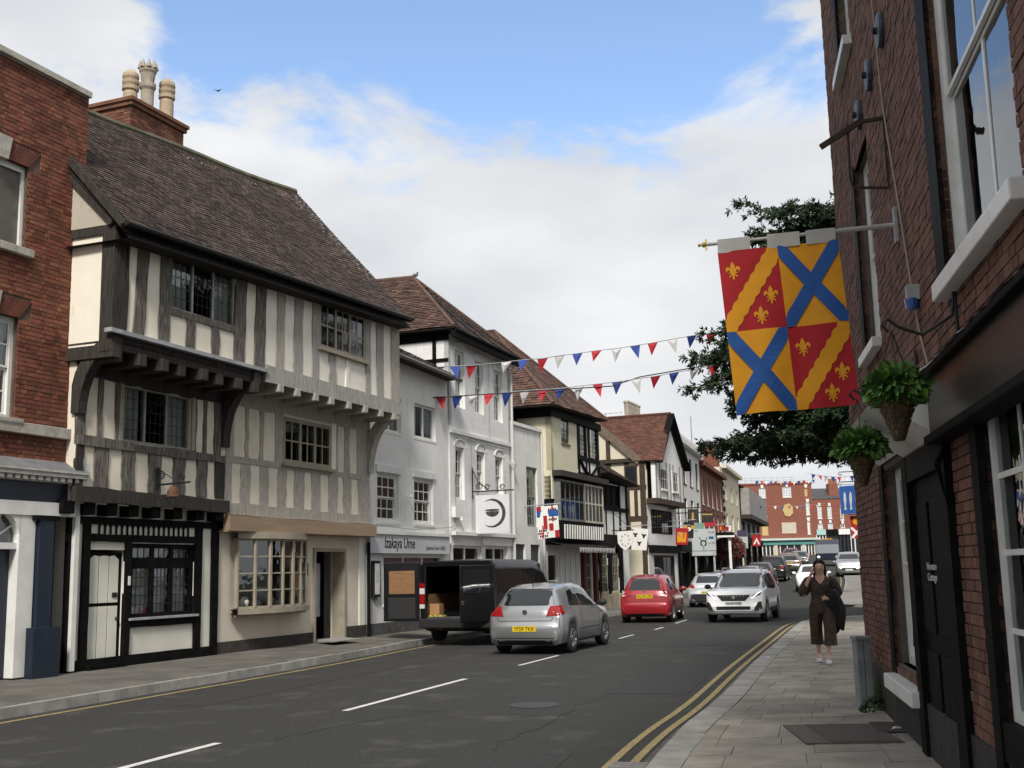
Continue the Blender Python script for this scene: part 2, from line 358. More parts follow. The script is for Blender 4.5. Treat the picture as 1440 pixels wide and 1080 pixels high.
# ---------------------------------------------------------------- ground, road, footways
MF = Fac((-7.46, 19.25), (-3.73, 28.53))          # left-hand facade line
_b = MF.w(40, 0, 0); MF2 = Fac(_b, _b+Vector((.29, 1, 0)))   # the facade line beyond the bend
RF = Fac((4.25, 14.05), (4.25-.19*5, 14.05-5))    # right-hand wall, s runs from its far corner to the camera
M_asph = mat('asphalt', (.050, .050, .048), (.031, .031, .030), 26, .9, .6, 150, c3=(.082, .080, .075), s3=.7, a3=.46, spec=.25, coords='Object')
M_pave = mat('concrete_paving', (.29, .265, .225), (.215, .197, .168), 2.2, .9, .25, 90, piece=.13, c3=(.15, .138, .118), s3=1.3, a3=.40)
M_joint = mat('paving_joint', (.15, .14, .12), (.10, .095, .083), 8, .95)
M_paveL = mat('worn_paving', (.135, .126, .11), (.095, .09, .08), 1.6, .9, .25, 90, piece=.10, c3=(.065, .062, .056), s3=1.1, a3=.42)
M_kerb = mat('kerb_stone', (.30, .29, .265), (.21, .205, .19), 3, .85, .3, 60, piece=.12, c3=(.12, .118, .10), s3=4, a3=.42)
M_yel = mat('yellow_road_paint', (.36, .27, .10), (.25, .20, .10), 12, .8, .3, 60, c3=(.10, .09, .07), s3=14, a3=.52)
M_wline = mat('white_road_paint', (.62, .62, .59), (.5, .5, .47), 9, .8, .2, 60, c3=(.09, .09, .085), s3=10, a3=.40)
def sheet(name, m, x0, x1, y0, y1, nx, ny, dz):
    b = MB(); vs = []
    for j in range(ny+1):
        for i in range(nx+1):
            x = x0+(x1-x0)*i/nx; y = y0+(y1-y0)*j/ny; vs.append((x, y, gz(x, y)+dz))
    b.add(vs, [(j*(nx+1)+i, j*(nx+1)+i+1, (j+1)*(nx+1)+i+1, (j+1)*(nx+1)+i) for j in range(ny) for i in range(nx)])
    o = b.build(name, m); o['kind'] = 'structure'; return o
sheet('ground', mat('earth', (.07, .065, .05), (.05, .06, .03), .3, .95), -1500, 1500, -1500, 1500, 4, 400, -.08)
sheet('road', M_asph, -60, 90, -30, 190, 12, 110, 0)
def poly_off(pts, d):
    """offset polyline in plan, d to the right of travel"""
    out_ = []
    for i, p in enumerate(pts):
        t = (pts[min(i+1, len(pts)-1)]-pts[max(i-1, 0)]).normalized(); out_.append(p+Vector((t.y, -t.x))*d)
    return out_
def dens(pts, step):
    o = [pts[0]]
    for a, b in zip(pts, pts[1:]):
        n = max(1, int((b-a).length/step))
        for k in range(1, n+1): o.append(a.lerp(b, k/n))
    return o
def strip(mb, A, B, za, zb):
    vs = []
    for a, b in zip(A, B): vs += [(a.x, a.y, gz(a.x, a.y)+za), (b.x, b.y, gz(b.x, b.y)+zb)]
    mb.add(vs, [(2*i, 2*i+1, 2*i+3, 2*i+2) for i in range(len(A)-1)])
V2 = lambda x, y: Vector((x, y))
def smooth_line(pts, step=.5):   # catmull-rom through plan points
    r = []
    P = [pts[0]*2-pts[1]]+pts+[pts[-1]*2-pts[-2]]
    for i in range(1, len(P)-2):
        n = max(1, int((P[i+1]-P[i]).length/step))
        for k in range(n):
            t = k/n; a, b, c, d = P[i-1], P[i], P[i+1], P[i+2]
            r.append(.5*((2*b)+(c-a)*t+(2*a-5*b+4*c-d)*t*t+(3*b-3*c+d-a)*t**3))
    r.append(pts[-1]); return r
def mf(s, o): q = MF.w(s, o, 0); return V2(q.x, q.y)
kl = smooth_line([mf(-24, 3.0), mf(-12, 2.75), mf(-3.7, 2.42), mf(4.07, 2.04), mf(11.03, 1.42), mf(20, 1.35), mf(32, 1.5), mf(42, 1.6), V2(14.2, 75), V2(23, 104), V2(30, 126)], .45)
kr = smooth_line([V2(-2.6, -6), V2(-1.2, 1), V2(.12, 6), V2(1.01, 9.74), V2(1.7, 12.25), V2(2.55, 14.9), V2(4.05, 20.08), V2(6.09, 26.81), V2(7.9, 32.7), V2(8.7, 34.7), V2(9.9, 36.1), V2(12, 37.0), V2(18, 38.6), V2(34, 43)], .45)
kf = smooth_line([V2(34, 52), V2(18, 47.3), V2(14.4, 46.3), V2(13.0, 46.2), V2(12.9, 47.4), V2(13.65, 49.5), V2(21.05, 74.07), V2(30, 106), V2(38, 126), V2(52, 132), V2(80, 136)], .45)
def kerbs(parent, line, side, hgt, w=.13, maxd=60, ln=.9):
    """kerb stones along line (road edge); side=+1 stone lies to the right of travel"""
    acc = [line[0]]; L = 0; pts = [line[0]]
    for a, b in zip(line, line[1:]):
        L += (b-a).length
        if L >= ln: pts.append(b); L = 0
    far = MB(); R = random.Random(3)
    for a, b in zip(pts, pts[1:]):
        d = (b-a).normalized(); n = V2(d.y, -d.x)*side; a2 = a+d*.006; b2 = b-d*.006; zA = gz(*a); zB = gz(*b); h = hgt+R.uniform(-.006, .006)
        p = [(*a2, zA-.1), (*b2, zB-.1), (*(b2+n*w), zB-.1), (*(a2+n*w), zA-.1), (*(a2+n*.015), zA+h), (*(b2+n*.015), zB+h), (*(b2+n*w), zB+h), (*(a2+n*w), zA+h)]
        if side < 0: p = [p[3], p[2], p[1], p[0], p[7], p[6], p[5], p[4]]
        if 3 < a.y < maxd:
            k = MB(); k.hexa(p); k.build('kerb_stone', M_kerb, parent)
        else: far.hexa(p, R.random())
    if far.v: far.build('kerb_run', M_kerb, parent, kind='stuff')
def footway(name, line, inner, side, hk, hi, kw=.13):
    b = MB(); A = poly_off(line, side*(kw+.004)); strip(b, A, inner, hk-.012, hi-.012) if side < 0 else strip(b, inner, A, hi-.012, hk-.012)
    o = b.build(name, M_joint); o['kind'] = 'structure'; return o
# left footway: from kerb to facades
inl = []
for q in kl:
    a = (q-MF.A).dot(MF.d)
    if a < 41: inl.append(mf(a, -.6))
    else: r_ = V2(*MF2.A); t = (q-r_).dot(MF2.d); inl.append(r_+MF2.d*t-MF2.n*.6)
fl = footway('footway_left', kl, inl, -1, .13, .25)
kerbs(fl, kl, -1, .135, .14)
def slabs(parent, line, inner, side, hk, hi, m, cols, kw, y0, y1, step, cap=300, jit=.35, skip=None):
    """courses laid across the footway, joints staggered from course to course"""
    A = poly_off(line, side*(kw+.006)); R = random.Random(11); rest = MB(); cnt = 0; n = len(A); i = 0
    def pt(k, f): p = A[k].lerp(inner[k], f); return (p.x, p.y, gz(p.x, p.y)+hk+(hi-hk)*f)
    while i < n-1:
        k = min(n-1, i+max(1, round(step/.45+R.uniform(-.4, .6)))); f = 0.0; wdt = max(.3, (inner[i]-A[i]).length); g = .003/max(.2, (A[k]-A[i]).length); first = True
        while f < .999:
            w_ = R.uniform(.75, 1.25)/cols*(R.uniform(.35, .9) if first else 1); first = False; e = min(1, f+w_)
            if 1-e < .25/cols: e = 1.0
            z = R.uniform(-.0025, .0025); gf = .003/wdt; a, b, c, d = [Vector(q) for q in (pt(i, f+gf), pt(k, f+gf), pt(k, e-gf), pt(i, e-gf))]
            a, b = a.lerp(b, g), b.lerp(a, g); d, c = d.lerp(c, g), c.lerp(d, g); q = [a, d, c, b] if side > 0 else [a, b, c, d]; q = q[::-1] if side > 0 else q[::-1]
            if (q[1]-q[0]).cross(q[2]-q[0]).z < 0: q = q[::-1]
            q = [v+Vector((0, 0, z)) for v in q]; lo = [v-Vector((0, 0, .02)) for v in q]
            if y0 < a.y < y1 and cnt < cap: MB().hexa(lo+q).build('paving_slab', m, parent); cnt += 1
            else: rest.hexa(lo+q, R.random())
            f = e
        i = k
    if rest.v: rest.build('paving', m, parent, kind='stuff')
slabs(fl, kl, inl, -1, .135, .25, M_paveL, 3, .14, 12, 45, .9)
# right footway
inr = []
for q in kr:
    a = q.y
    if a < 14.2: x = 1.58+.19*a+.3; inr.append(V2(x, a-.02))
    elif a < 31: inr.append(V2(4.6+(a-14.2)*.42, a))
    else: inr.append(V2(11.7+max(0, q.x-6)*1.02, min(a, 31+(q.x-6)*.25)))
frt = footway('footway_right', kr, inr, 1, .10, .115, .30)
kerbs(frt, kr, 1, .105, .30)
slabs(frt, kr, inr, 1, .105, .115, M_pave, 4, .30, 3, 40, .45)
inf = [q+V2(3.4, -.6) if q.y > 49 else V2(max(q.x+3, 16), 50.5) for q in kf]
ff = footway('footway_far', kf, inf, 1, .11, .14); kerbs(ff, kf, 1, .115, .14)
bb = MB(); strip(bb, [V2(q.x+.15, q.y) if q.y > 48 else V2(q.x, max(q.y+.15, 46.4)) for q in kf], inf, .118, .142); bb.build('paving', mat('pale_paving', (.25, .24, .22), (.19, .185, .17), 1.2, .9, .2, 50), ff)
# painted lines
def line_strip(name, line, off0, off1, m, label, lo=-99, hi=999, z=.006):
    q = [p for p in line if lo < p.y < hi]; b = MB(); strip(b, poly_off(q, off0), poly_off(q, off1), z, z); o = b.build(name, m); o['kind'] = 'structure'; return o
krd = smooth_line(kr, .12)
line_strip('yellow_line', kr, -.17, -.25, M_yel, '', -6, 37)
line_strip('yellow_line', kr, -.37, -.45, M_yel, '', -6, 37)
line_strip('yellow_line', kl, .26, .36, M_yel, '', -6, 30)
line_strip('yellow_line', kf, -.2, -.28, M_yel, '', 49, 126)
line_strip('gutter', kr, 0, -.13, mat('gutter_dirt', (.10, .095, .085), (.055, .052, .046), 7, .95, .4, 40), '', -6, 36, .005)
cl = smooth_line([V2(-6.2, 3), V2(-3.66, 10.95), V2(-2.23, 15.02), V2(-.86, 19.07), V2(.82, 23.77), V2(2.77, 29.7), V2(4.53, 34.85), V2(10.5, 55), V2(20.69, 90.8), V2(30, 122)], .2)
acc = 0; seg = []; L = 0
_s = [0]
for a, b in zip(cl, cl[1:]): _s.append(_s[-1]+(b-a).length)
def dash(y0, y1, w=.1):
    q = [p for p in cl if y0 <= p.y <= y1]; b = MB(); strip(b, poly_off(q, -w/2), poly_off(q, w/2), .0065, .0065); o = b.build('lane_marking', M_wline); o['kind'] = 'structure'
for y0, y1 in [(3, 5), (8.4, 12.4), (15.0, 19.1), (21.4, 23.8), (28.9, 30.5), (32.6, 34), (36, 38.5), (44, 46), (49, 51), (54, 56), (59, 61), (64, 66), (69, 71), (74, 76), (79, 81), (84, 86), (89, 91), (94, 96), (99, 101), (106, 108)]: dash(y0, y1, .1 if y0 < 20 else .075)
# mending patch, manhole, gully and litter
pt = MB(); 
for (x, y, r) in [(.2, 15.2, .33), (1.9, 33, .33)]:
    pt.lathe([(0, .007), (r, .007), (r, .004)], 20, (x, y, 0)); 
    o = pt.build('manhole_cover', mat('cast_iron', (.07, .066, .062), (.045, .044, .043), 14, .6, .5, 60, metal=.3)); tag(o, 'round iron cover set in the asphalt of the near lane' if y < 20 else 'round iron cover in the road ahead of the silver hatchback', 'manhole cover'); pt = MB()
M_cover = mat('rust_cover', (.10, .078, .066), (.07, .06, .055), 16, .7, .8, 70, metal=.2)
tc_ = thing('utility_cover', 'rectangular rusty metal cover set into the paving beside the grey post', 'utility cover', (3.05, 11.3, .121), rz=-.06)
b = MB(); b.box(-.42, .46, -.62, .62, -.01, .004); b.build('frame', mat('cover_frame', (.12, .095, .08), (.085, .07, .06), 9, .8, .4), tc_)
b = MB(); b.box(-.2, .44, -.58, .58, .004, .010); b.build('lid', M_cover, tc_)
tg = thing('drain_grate', 'small slotted iron drain grate beside the wall plinth', 'drain grate', (3.62, 11.6, .121), rz=-.19)
b = MB(); b.box(-.14, .16, -.34, .34, -.008, .003); b.build('pit', M_dark, tg)
for k in range(9):
    b = MB(); y = -.32+k*.08; b.box(-.14, .16, y-.022, y+.022, .003, .014); b.build('bar', M_cover, tg)
gl_ = thing('road_gully', 'long slotted gully grate in the gutter by the kerb', 'gully', (.83, 9.85, .004), rz=math.radians(-15))
b = MB(); b.box(-.19, .13, -.75, .75, .0, .004); b.build('pit', M_dark, gl_)
for k in range(14):
    b = MB(); y = -.72+k*.108; b.box(-.19, .13, y-.03, y+.03, .004, .016); b.build('bar', mat('gully_bar', (.22, .21, .2), (.15, .145, .14), 9, .7, .3), gl_)
R_ = random.Random(5)
for (x, y, s_) in [(3.64, 11.4, .05), (4.35, 20.3, .045), (5.95, 19.8, .055), (3.9, 11.2, .03)]:
    b = MB(); n = 6; vs = [(x+s_*math.cos(6.283*k/n)*R_.uniform(.5, 1.3), y+s_*math.sin(6.283*k/n)*R_.uniform(.5, 1.3), .135+R_.uniform(0, .02)) for k in range(n)]; b.add(vs+[(x, y, .16)], [(k, (k+1) % n, n) for k in range(n)])
    o = b.build('litter_scrap', mat('litter_paper', (.5, .5, .5), (.4, .42, .45), 30, .8)); tag(o, 'crumpled white paper scrap lying ' + {.05: 'on the drain grate', .045: 'on the paving left of the walking woman', .055: 'on the paving right of the walking woman', .03: 'at the foot of the brick wall plinth'}[s_], 'litter')

# tarmac repairs
M_patch = mat('tarmac_patch', (.040, .040, .039), (.028, .028, .028), 20, .92, .5, 140, c3=(.055, .054, .051), s3=1.5, a3=.4)
for pts in ([(-1.4, 8.5), (-.2, 8.4), (.5, 11.2), (-.6, 11.6)], [(1.2, 16.4), (2.3, 16.1), (3.6, 20.6), (2.6, 20.9)], [(-4.9, 16.2), (-4.3, 15.9), (-1.2, 24.6), (-1.75, 24.9)], [(3.3, 26), (4.9, 25.6), (5.6, 28.4), (4.0, 28.8)]):
    b = MB(); b.add([(x, y, .0032) for x, y in pts], [(0, 1, 2, 3)]); o = b.build('road_patch', M_patch); o['kind'] = 'structure'
R_ = random.Random(9)
for (x, y, dx, dy, n_) in [(-.3, 11.4, .34, .94, 26), (1.0, 14.0, -.8, .3, 14), (2.2, 20.8, .35, .93, 20), (-2.6, 12.5, .5, .8, 16), (.2, 17.5, .9, -.2, 12)]:
    b = MB(); p = V2(x, y); L_ = []
    for k in range(n_): L_.append(p.copy()); p = p+V2(dx*.22+R_.uniform(-.09, .09), dy*.22+R_.uniform(-.09, .09))
    strip(b, poly_off(L_, -.006), poly_off(L_, .006), .0036, .0036); o = b.build('road_crack', M_dark); o['kind'] = 'structure'
# ---------------------------------------------------------------- the timber-framed house on the left
M_tdark = mat('dark_timber', (.052, .044, .037), (.022, .019, .017), 5, .85, .6, 30, stretch=(6, 6, .5), c3=(.10, .09, .078), s3=5, a3=.40)
M_tgrey = mat('weathered_timber', (.44, .425, .395), (.27, .258, .235), 7, .9, .8, 40, stretch=(7, 7, .6), c3=(.42, .40, .35), s3=4.5, a3=.42)
M_tpeel = mat('peeling_timber', (.48, .45, .395), (.31, .29, .255), 7, .9, .8, 40, stretch=(6, 6, .7), c3=(.54, .51, .45), s3=13, a3=.47)
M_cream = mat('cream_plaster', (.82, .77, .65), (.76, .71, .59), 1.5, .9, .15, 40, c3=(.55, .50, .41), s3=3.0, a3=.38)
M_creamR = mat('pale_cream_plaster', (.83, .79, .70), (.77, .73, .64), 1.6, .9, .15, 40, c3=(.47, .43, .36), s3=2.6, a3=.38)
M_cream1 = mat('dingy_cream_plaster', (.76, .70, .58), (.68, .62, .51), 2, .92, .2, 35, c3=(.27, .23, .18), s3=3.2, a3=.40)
M_whiteG = mat('white_limewash', (.70, .69, .60), (.63, .62, .54), 1.2, .85, .12, 30, c3=(.5, .48, .41), s3=3, a3=.34)
M_shopw = mat('limewashed_brick', (.66, .60, .50), (.59, .53, .435), 1.3, .9, .2, 25, c3=(.38, .30, .235), s3=2.8, a3=.35)
M_tan = mat('tan_fascia', (.33, .235, .155), (.27, .19, .13), 2, .7, .2, 30, stretch=(.4, 1, 3))
M_stone = mat('stone_grey_paint', (.33, .295, .225), (.27, .24, .185), 3, .7, .15, 30)
M_lead = mat('lead_flashing', (.36, .37, .38), (.26, .27, .28), 4, .75, .2, 20)
M_roof = mat('old_clay_tile', (.068, .044, .036), (.04, .030, .026), 3, .9, .35, 40, piece=.5, c3=(.105, .085, .066), s3=1.6, a3=.43)
M_roofb = mat('roof_boarding', (.03, .025, .022), (.02, .018, .016), 5, .95)
H = MF.root('timber_framed_house', 'long three-storey timber-framed house with overhanging top floor and brown tiled roof', 'house')
def stud(mb, s0, s1, h0, h1, o, lean=0, seed=None, jit=.018, th=.03, n=5):
    R = random; lp = []; rp = []
    for k in range(n+1):
        t = k/n; z = h0+(h1-h0)*t; lp.append((s0+lean*t+R.uniform(-jit, jit), z)); rp.append((s1+lean*t+R.uniform(-jit, jit), z))
    mb.prism(lp[:1]+rp+lp[:0:-1], -(o+th), -(o-.03)); return mb
def beam(parent, name, m, s0, s1, h0a, h0b, h1a, h1b, o, th=.04, n=8, jit=.012):
    lo = []; hi = []
    for k in range(n+1):
        t = k/n; s = s0+(s1-s0)*t; lo.append((s, h0a+(h0b-h0a)*t+random.uniform(-jit, jit))); hi.append((s, h1a+(h1b-h1a)*t+random.uniform(-jit, jit)))
    b = MB(); b.prism(lo+hi[::-1], -(o+th), -(o-.04)); return b.build(name, m, parent)
# --- ground floor, dark-framed left shop
wall(H, 'ground_wall', M_whiteG, -.05, 3.95, .2, 3.1, 0, [(.42, 1.32, .28, 2.24), (1.46, 3.28, 1.02, 2.36)], .3)
for a, c, e, g in [(-.10, .06, .2, 3.0), (.25, .42, .4, 2.7), (1.32, 1.46, .4, 2.4), (3.28, 3.47, .4, 2.7), (3.80, 4.0, .2, 3.0)]:
    b = MB(); stud(b, a, c, e, g, 0, jit=.008, th=.05); b.build('post', M_black, H)
for a, c, e, g in [(.06, 3.8, .2, .40), (.06, 3.8, 2.68, 2.80), (.42, 3.28, 2.38, 2.51), (1.46, 3.28, .87, 1.01)]:
    beam(H, 'rail', M_black, a, c, e, e, g, g, 0, .045, jit=.006)
fz = MB(); n = 17
for k in range(n+1):
    x = .42+.22+(2.42)*k/n
    fz.fb(x-.016, x+.016, .01, .03, 2.51, 2.66)
    if k < n: x2 = x+2.42/n; fz.prism([(x, 2.62), (x+.05, 2.685), (x, 2.685)], -.03, -.01); fz.prism([(x2, 2.62), (x2, 2.685), (x2-.05, 2.685)], -.03, -.01)
fz.build('frieze_arcade', M_black, H)
for x in (-.3, .18, .72, 1.28, 1.87, 2.5, 3.16, 3.78):
    b = MB(); b.fb(x-.13, x+.13, -.1, .22, 2.82, 3.04); b.build('joist_end', M_black, H, bevel=.02)
beam(H, 'bressummer', M_tdark, -.25, 3.98, 3.04, 3.0, 3.28, 3.24, .2, .1, jit=.02)
b = MB(); b.fb(-.1, 3.95, 0, .2, 3.03, 3.06); b.build('soffit', M_black, H)
# white door with black muntins
D = MB(); D.fb(.42, 1.32, -.09, -.06, .28, 2.2); D = D.build('door', M_black, H)
for (e, g) in ((.40, 1.27), (1.33, 2.13)):
    for k in range(3):
        x0 = .50+k*.25; x1 = x0+.225; b = MB(); top = [(x1, g), (x0, g)] if g < 2 else [(x1, g-(.06 if k == 2 else 0)), ((x0+x1)/2, g+.015), (x0, g-(.06 if k == 0 else 0))]
        b.prism([(x0, e), (x1, e)]+top, .045, .062); b.build('plank', M_whiteG, D)
b = MB(); b.fb(1.08, 1.2, -.045, -.03, 1.42, 1.5); b.build('letter_plate', M_iron, D)
b = MB(); b.ball((1.2, .03, 1.05), .03); b.build('handle', M_iron, D)
b = MB(); b.fb(.4, 1.34, -.1, .12, .22, .30); b.build('doorstep', M_black, H)
# leaded window of three lights with small transom lights
W = window(H, 1.46, 3.28, 1.0, 2.02, -.02, 4, 5, M_black, .11, .012, .1, lights=3, lead=True, panes=False, curtain=1, barm=M_iron)
W2 = window(H, 1.46, 3.28, 2.02, 2.37, -.02, 3, 1, M_black, .09, .012, .1, lights=3, panes=False, curtain=1, barm=M_iron)
b = MB(); b.fb(1.42, 3.34, -.02, .1, 1.0, 1.04); b.build('sill', M_lead, W)
b = MB(); b.fb(1.37, 1.43, .045, .06, 1.62, 1.78); b.build('door_bell_plate', M_white, H)
# --- first floor
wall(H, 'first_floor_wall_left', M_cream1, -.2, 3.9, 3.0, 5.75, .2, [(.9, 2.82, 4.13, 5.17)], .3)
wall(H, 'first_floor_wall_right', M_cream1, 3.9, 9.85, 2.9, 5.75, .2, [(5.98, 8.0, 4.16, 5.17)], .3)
for a, c in [(-.2, -.03), (.25, .58), (.92, 1.25), (1.63, 1.96), (2.32, 2.66), (3.02, 3.33), (3.6, 3.9)]:
    b = MB(); stud(b, a, c, 3.27, 3.98, .2); b.build('stud', M_tdark if a > 3.5 or a < 0 else MATS['weathered_timber'] if 0 else mat('brown_grey_timber', (.19, .172, .15), (.07, .062, .054), 7, .9, .8, 40, stretch=(6, 6, .45), c3=(.34, .315, .275), s3=9, a3=.44), H)
M_tbg = MATS['brown_grey_timber']
beam(H, 'mid_rail', M_tbg, -.2, 3.9, 3.98, 3.98, 4.14, 4.12, .2, .05, jit=.02)
for a, c, e, g in [(-.2, -.02, 4.1, 5.6), (.28, .38, 4.1, 5.4), (.72, .8, 4.1, 5.4), (2.92, 2.97, 4.1, 5.4), (3.2, 3.3, 4.1, 5.4), (3.55, 3.75, 4.1, 5.6)]:
    b = MB(); stud(b, a, c, e, g, .2); b.build('stud', M_tbg, H)
for a, c in [(.8, .9), (2.82, 2.92)]:
    b = MB(); b.fb(a, c, .2, .24, 4.14, 5.2); b.build('jamb_board', M_stone, H)
beam(H, 'head_beam', M_tdark, -.2, 3.9, 5.17, 5.17, 5.7, 5.7, .2, .04)
b = MB()
for k in range(60):    # worn dark tops of the infill under the jetty
    pass
window(H, .9, 2.82, 4.14, 5.18, .16, 4, 5, mat('greyed_frame', (.30, .29, .25), (.22, .21, .18), 6, .7), .05, .01, .08, lights=3, lead=True, panes=False, curtain=2, barm=M_iron)
for a, c in [(3.9, 4.16), (4.45, 4.8), (5.13, 5.44), (5.81, 6.14), (6.45, 6.85), (7.18, 7.54), (7.89, 8.3), (8.56, 8.93), (9.27, 9.85)]:
    b = MB(); stud(b, a, c, 3.15, 4.02, .2, jit=.025, th=.018); b.build('stud', M_tpeel, H)
beam(H, 'mid_rail', M_tpeel, 3.92, 9.8, 4.03, 4.0, 4.15, 4.14, .2, .022, jit=.02)
beam(H, 'bottom_rail', M_tpeel, 3.95, 9.85, 2.96, 2.93, 3.2, 3.15, .2, .05, jit=.02)
for a, c, e, g in [(3.95, 4.2, 4.1, 5.5), (4.6, 4.7, 4.1, 5.5), (5.1, 5.25, 4.1, 5.5), (5.7, 5.98, 4.1, 5.5), (8.2, 8.3, 4.1, 5.5), (8.62, 8.85, 4.1, 5.5), (9.2, 9.85, 4.1, 5.6)]:
    b = MB(); stud(b, a, c, e, g, .2, th=.018, jit=.025); b.build('stud', M_tpeel, H)
b = MB(); b.fb(8.0, 8.2, .2, .23, 4.14, 5.25); b.build('jamb_board', M_creamR, H)
beam(H, 'head_beam', M_tpeel, 3.95, 9.85, 5.2, 5.25, 5.7, 5.7, .2, .025, jit=.03)
W = window(H, 5.98, 8.0, 4.16, 5.18, .22, 2, 2, M_stone, .09, .035, .1, lights=3, panes=True, sill=.1)
# tan fascia over the right-hand shop
beam(H, 'fascia', M_tan, 3.97, 10.0, 2.64, 2.64, 2.95, 2.92, .2, .12, jit=.004)
b = MB(); b.fb(3.97, 10.0, 0, .28, 2.62, 2.65); b.build('soffit', M_tan, H)
# --- ground floor right: limewashed brick with bow window and open doorway
wall(H, 'shop_wall', M_shopw, 3.98, 10.0, .2, 2.7, -.02, [(4.62, 7.0, 1.05, 2.5), (7.66, 8.97, .2, 2.3)], .35)
b = MB(); b.fb(4.0, 7.66, -.02, .012, .15, .45); b.fb(8.99, 10.02, -.02, .012, .15, .5); b.build('plinth', mat('dark_plinth', (.055, .05, .047), (.035, .032, .03), 5, .9, .4, 30, c3=(.17, .06, .035), s3=3.2, a3=.40), H)
BW = MB(); nC = 6
def bow(k, e=0): 
    t = k/nC; a = math.pi*(t); return 4.52+2.56*t, .02+(.36+e)*math.sin(math.pi*(.08+.84*t))**.8
pts = [bow(k) for k in range(nC+1)]
for k in range(nC+1):
    s_, o_ = pts[k]; wd = .05 if k not in (2, 4) else .07
    BW.fb(s_-wd/2, s_+wd/2, o_-.07, o_+.012, 1.1, 2.5)
bw = BW.build('bow_window', M_stone, H)
for k in range(nC):
    (a, p), (c, q) = pts[k], pts[k+1]
    for j in range(5):
        z = 1.1+.345*j; MB().bar((a, -p+.03, z), (c, -q+.03, z), .045 if j in (0, 4) else .028, .05 if j in (0, 4) else .028).build('glazing_bar', M_stone, bw)
    for j in range(4):
        z = 1.1+.345*j; pb = MB(); pb.add([(a, -p+.03, z+.01), (c, -q+.03, z+.01), (c, -q+.03, z+.335), (a, -p+.03, z+.335)], [(0, 1, 2, 3)]); pb.build('pane', GL, bw)
for nm, z0, z1, e in (('sill', .97, 1.08, .07), ('cornice', 2.5, 2.64, .05), ('apron', .92, .97, -.02)):
    b = MB(); vs = []; m_ = 14
    for k in range(m_+1):
        t = k/m_; s_ = 4.46+2.68*t; o_ = .03+(.36)*math.sin(math.pi*(.06+.88*t))**.8+e; vs.append((s_, o_))
    poly = [(s_, -o_) for s_, o_ in vs]; N_ = len(poly)
    V = [(x, y, z0) for x, y in poly]+[(x, y, z1) for x, y in poly]+[(7.14, 0, z0), (4.46, 0, z0), (7.14, 0, z1), (4.46, 0, z1)]
    b.add(V, [(i, i+1, N_+i+1, N_+i) for i in range(N_-1)]+[tuple(range(N_-1, -1, -1))+(2*N_+1, 2*N_)[:0]+(2*N_+1, 2*N_)] + [tuple(range(N_, 2*N_))+(2*N_+2, 2*N_+3)]); b.build(nm, M_stone, bw)
# display inside the bow window
for k, (x, hgt, c_) in enumerate([(4.8, .22, (.5, .48, .44)), (5.2, .15, (.3, .3, .32)), (5.7, .25, (.45, .4, .35)), (6.1, .13, (.5, .5, .5)), (6.5, .2, (.28, .24, .2))]):
    o = MB().lathe([(0, 0), (.09, 0), (.11, hgt*.6), (.06, hgt), (0, hgt)], 10, (0, 0, 0)).build('ornament', mat('ornament%d' % k, c_, rough=.5), None, smooth=True)
    q = MF.w(x, .1, 1.1); o.location = q; tag(o, ['pale rounded jar standing at the left end of the bow window display', 'low grey bowl second from the left in the bow window', 'tall tan jar in the middle of the bow window display', 'small white pot right of the middle of the bow window', 'brown jar at the right end of the bow window display'][k], 'ornament')
b = MB(); b.fb(4.5, 7.1, -.35, .02, 1.0, 1.09); b.build('display_shelf', M_stone, bw)
# doorway: frame, painted reveal, half-open inner door
b = MB(); b.fb(7.6, 7.68, -.1, .03, .2, 2.34); b.fb(8.95, 9.03, -.1, .03, .2, 2.34); b.fb(7.68, 8.95, -.1, .028, 2.26, 2.34); b.build('door_frame', M_stone, H)
b = MB(); b.box(8.94, 8.968, .03, .30, .2, 2.26); b.build('reveal_panel', M_stone, H)
b = MB(); b.box(8.55, 8.9, .62, .66, .75, 2.0); b.build('inner_door', mat('inner_white', (.62, .63, .65), (.5, .51, .53), 3, .7), H)
b = MB(); b.fb(7.15, 7.38, -.02, .005, 1.72, 2.0); pq = b.build('plaque', M_iron, H); 
b = MB(); b.fb(7.19, 7.34, .005, .007, 1.9, 1.94); b.fb(7.21, 7.32, .005, .007, 1.78, 1.86); b.build('number_plate_mark', M_lead, pq)
# --- top floor, jettied
wall(H, 'top_wall', M_cream, -.25, 4.15, 5.8, 7.75, .95, [(1.2, 3.15, 6.52, 7.6)], .3)
wall(H, 'top_wall', M_creamR, 4.15, 10.0, 5.75, 7.98, .95, [(6.22, 8.3, 6.7, 7.78)], .3)
hp = lambda s: 7.62+.037*(s+.25)
for a, c, m_, e, g, ln in [(-.27, .0, M_tdark, 5.86, 7.66, -.02), (.0, .05, M_tdark, 5.9, 7.66, 0.03), (.22, .50, M_tbg, 5.86, 7.7, .1), (.87, 1.17, M_tbg, 5.86, 7.7, .04), (1.65, 1.9, M_tbg, 5.86, 6.42, 0), (2.4, 2.63, M_tbg, 5.86, 6.46, 0), (3.1, 3.43, M_tbg, 5.86, 7.78, .08), (3.77, 4.12, M_tbg, 5.86, 7.8, .07),
        (4.55, 4.83, M_tpeel, 5.95, 7.86, .05), (5.21, 5.53, M_tgrey, 5.95, 7.88, .04), (5.94, 6.22, M_tgrey, 5.95, 7.9, 0), (6.65, 6.94, M_tgrey, 5.95, 6.62, 0), (7.37, 7.52, M_creamR, 5.95, 6.62, 0), (8.3, 8.54, M_tgrey, 5.95, 7.97, 0), (8.84, 9.18, M_tgrey, 5.95, 8.0, 0), (9.56, 10.0, M_tpeel, 5.95, 8.02, .02)]:
    b = MB(); stud(b, a, c, e, g, .95, ln); b.build('stud', m_, H)
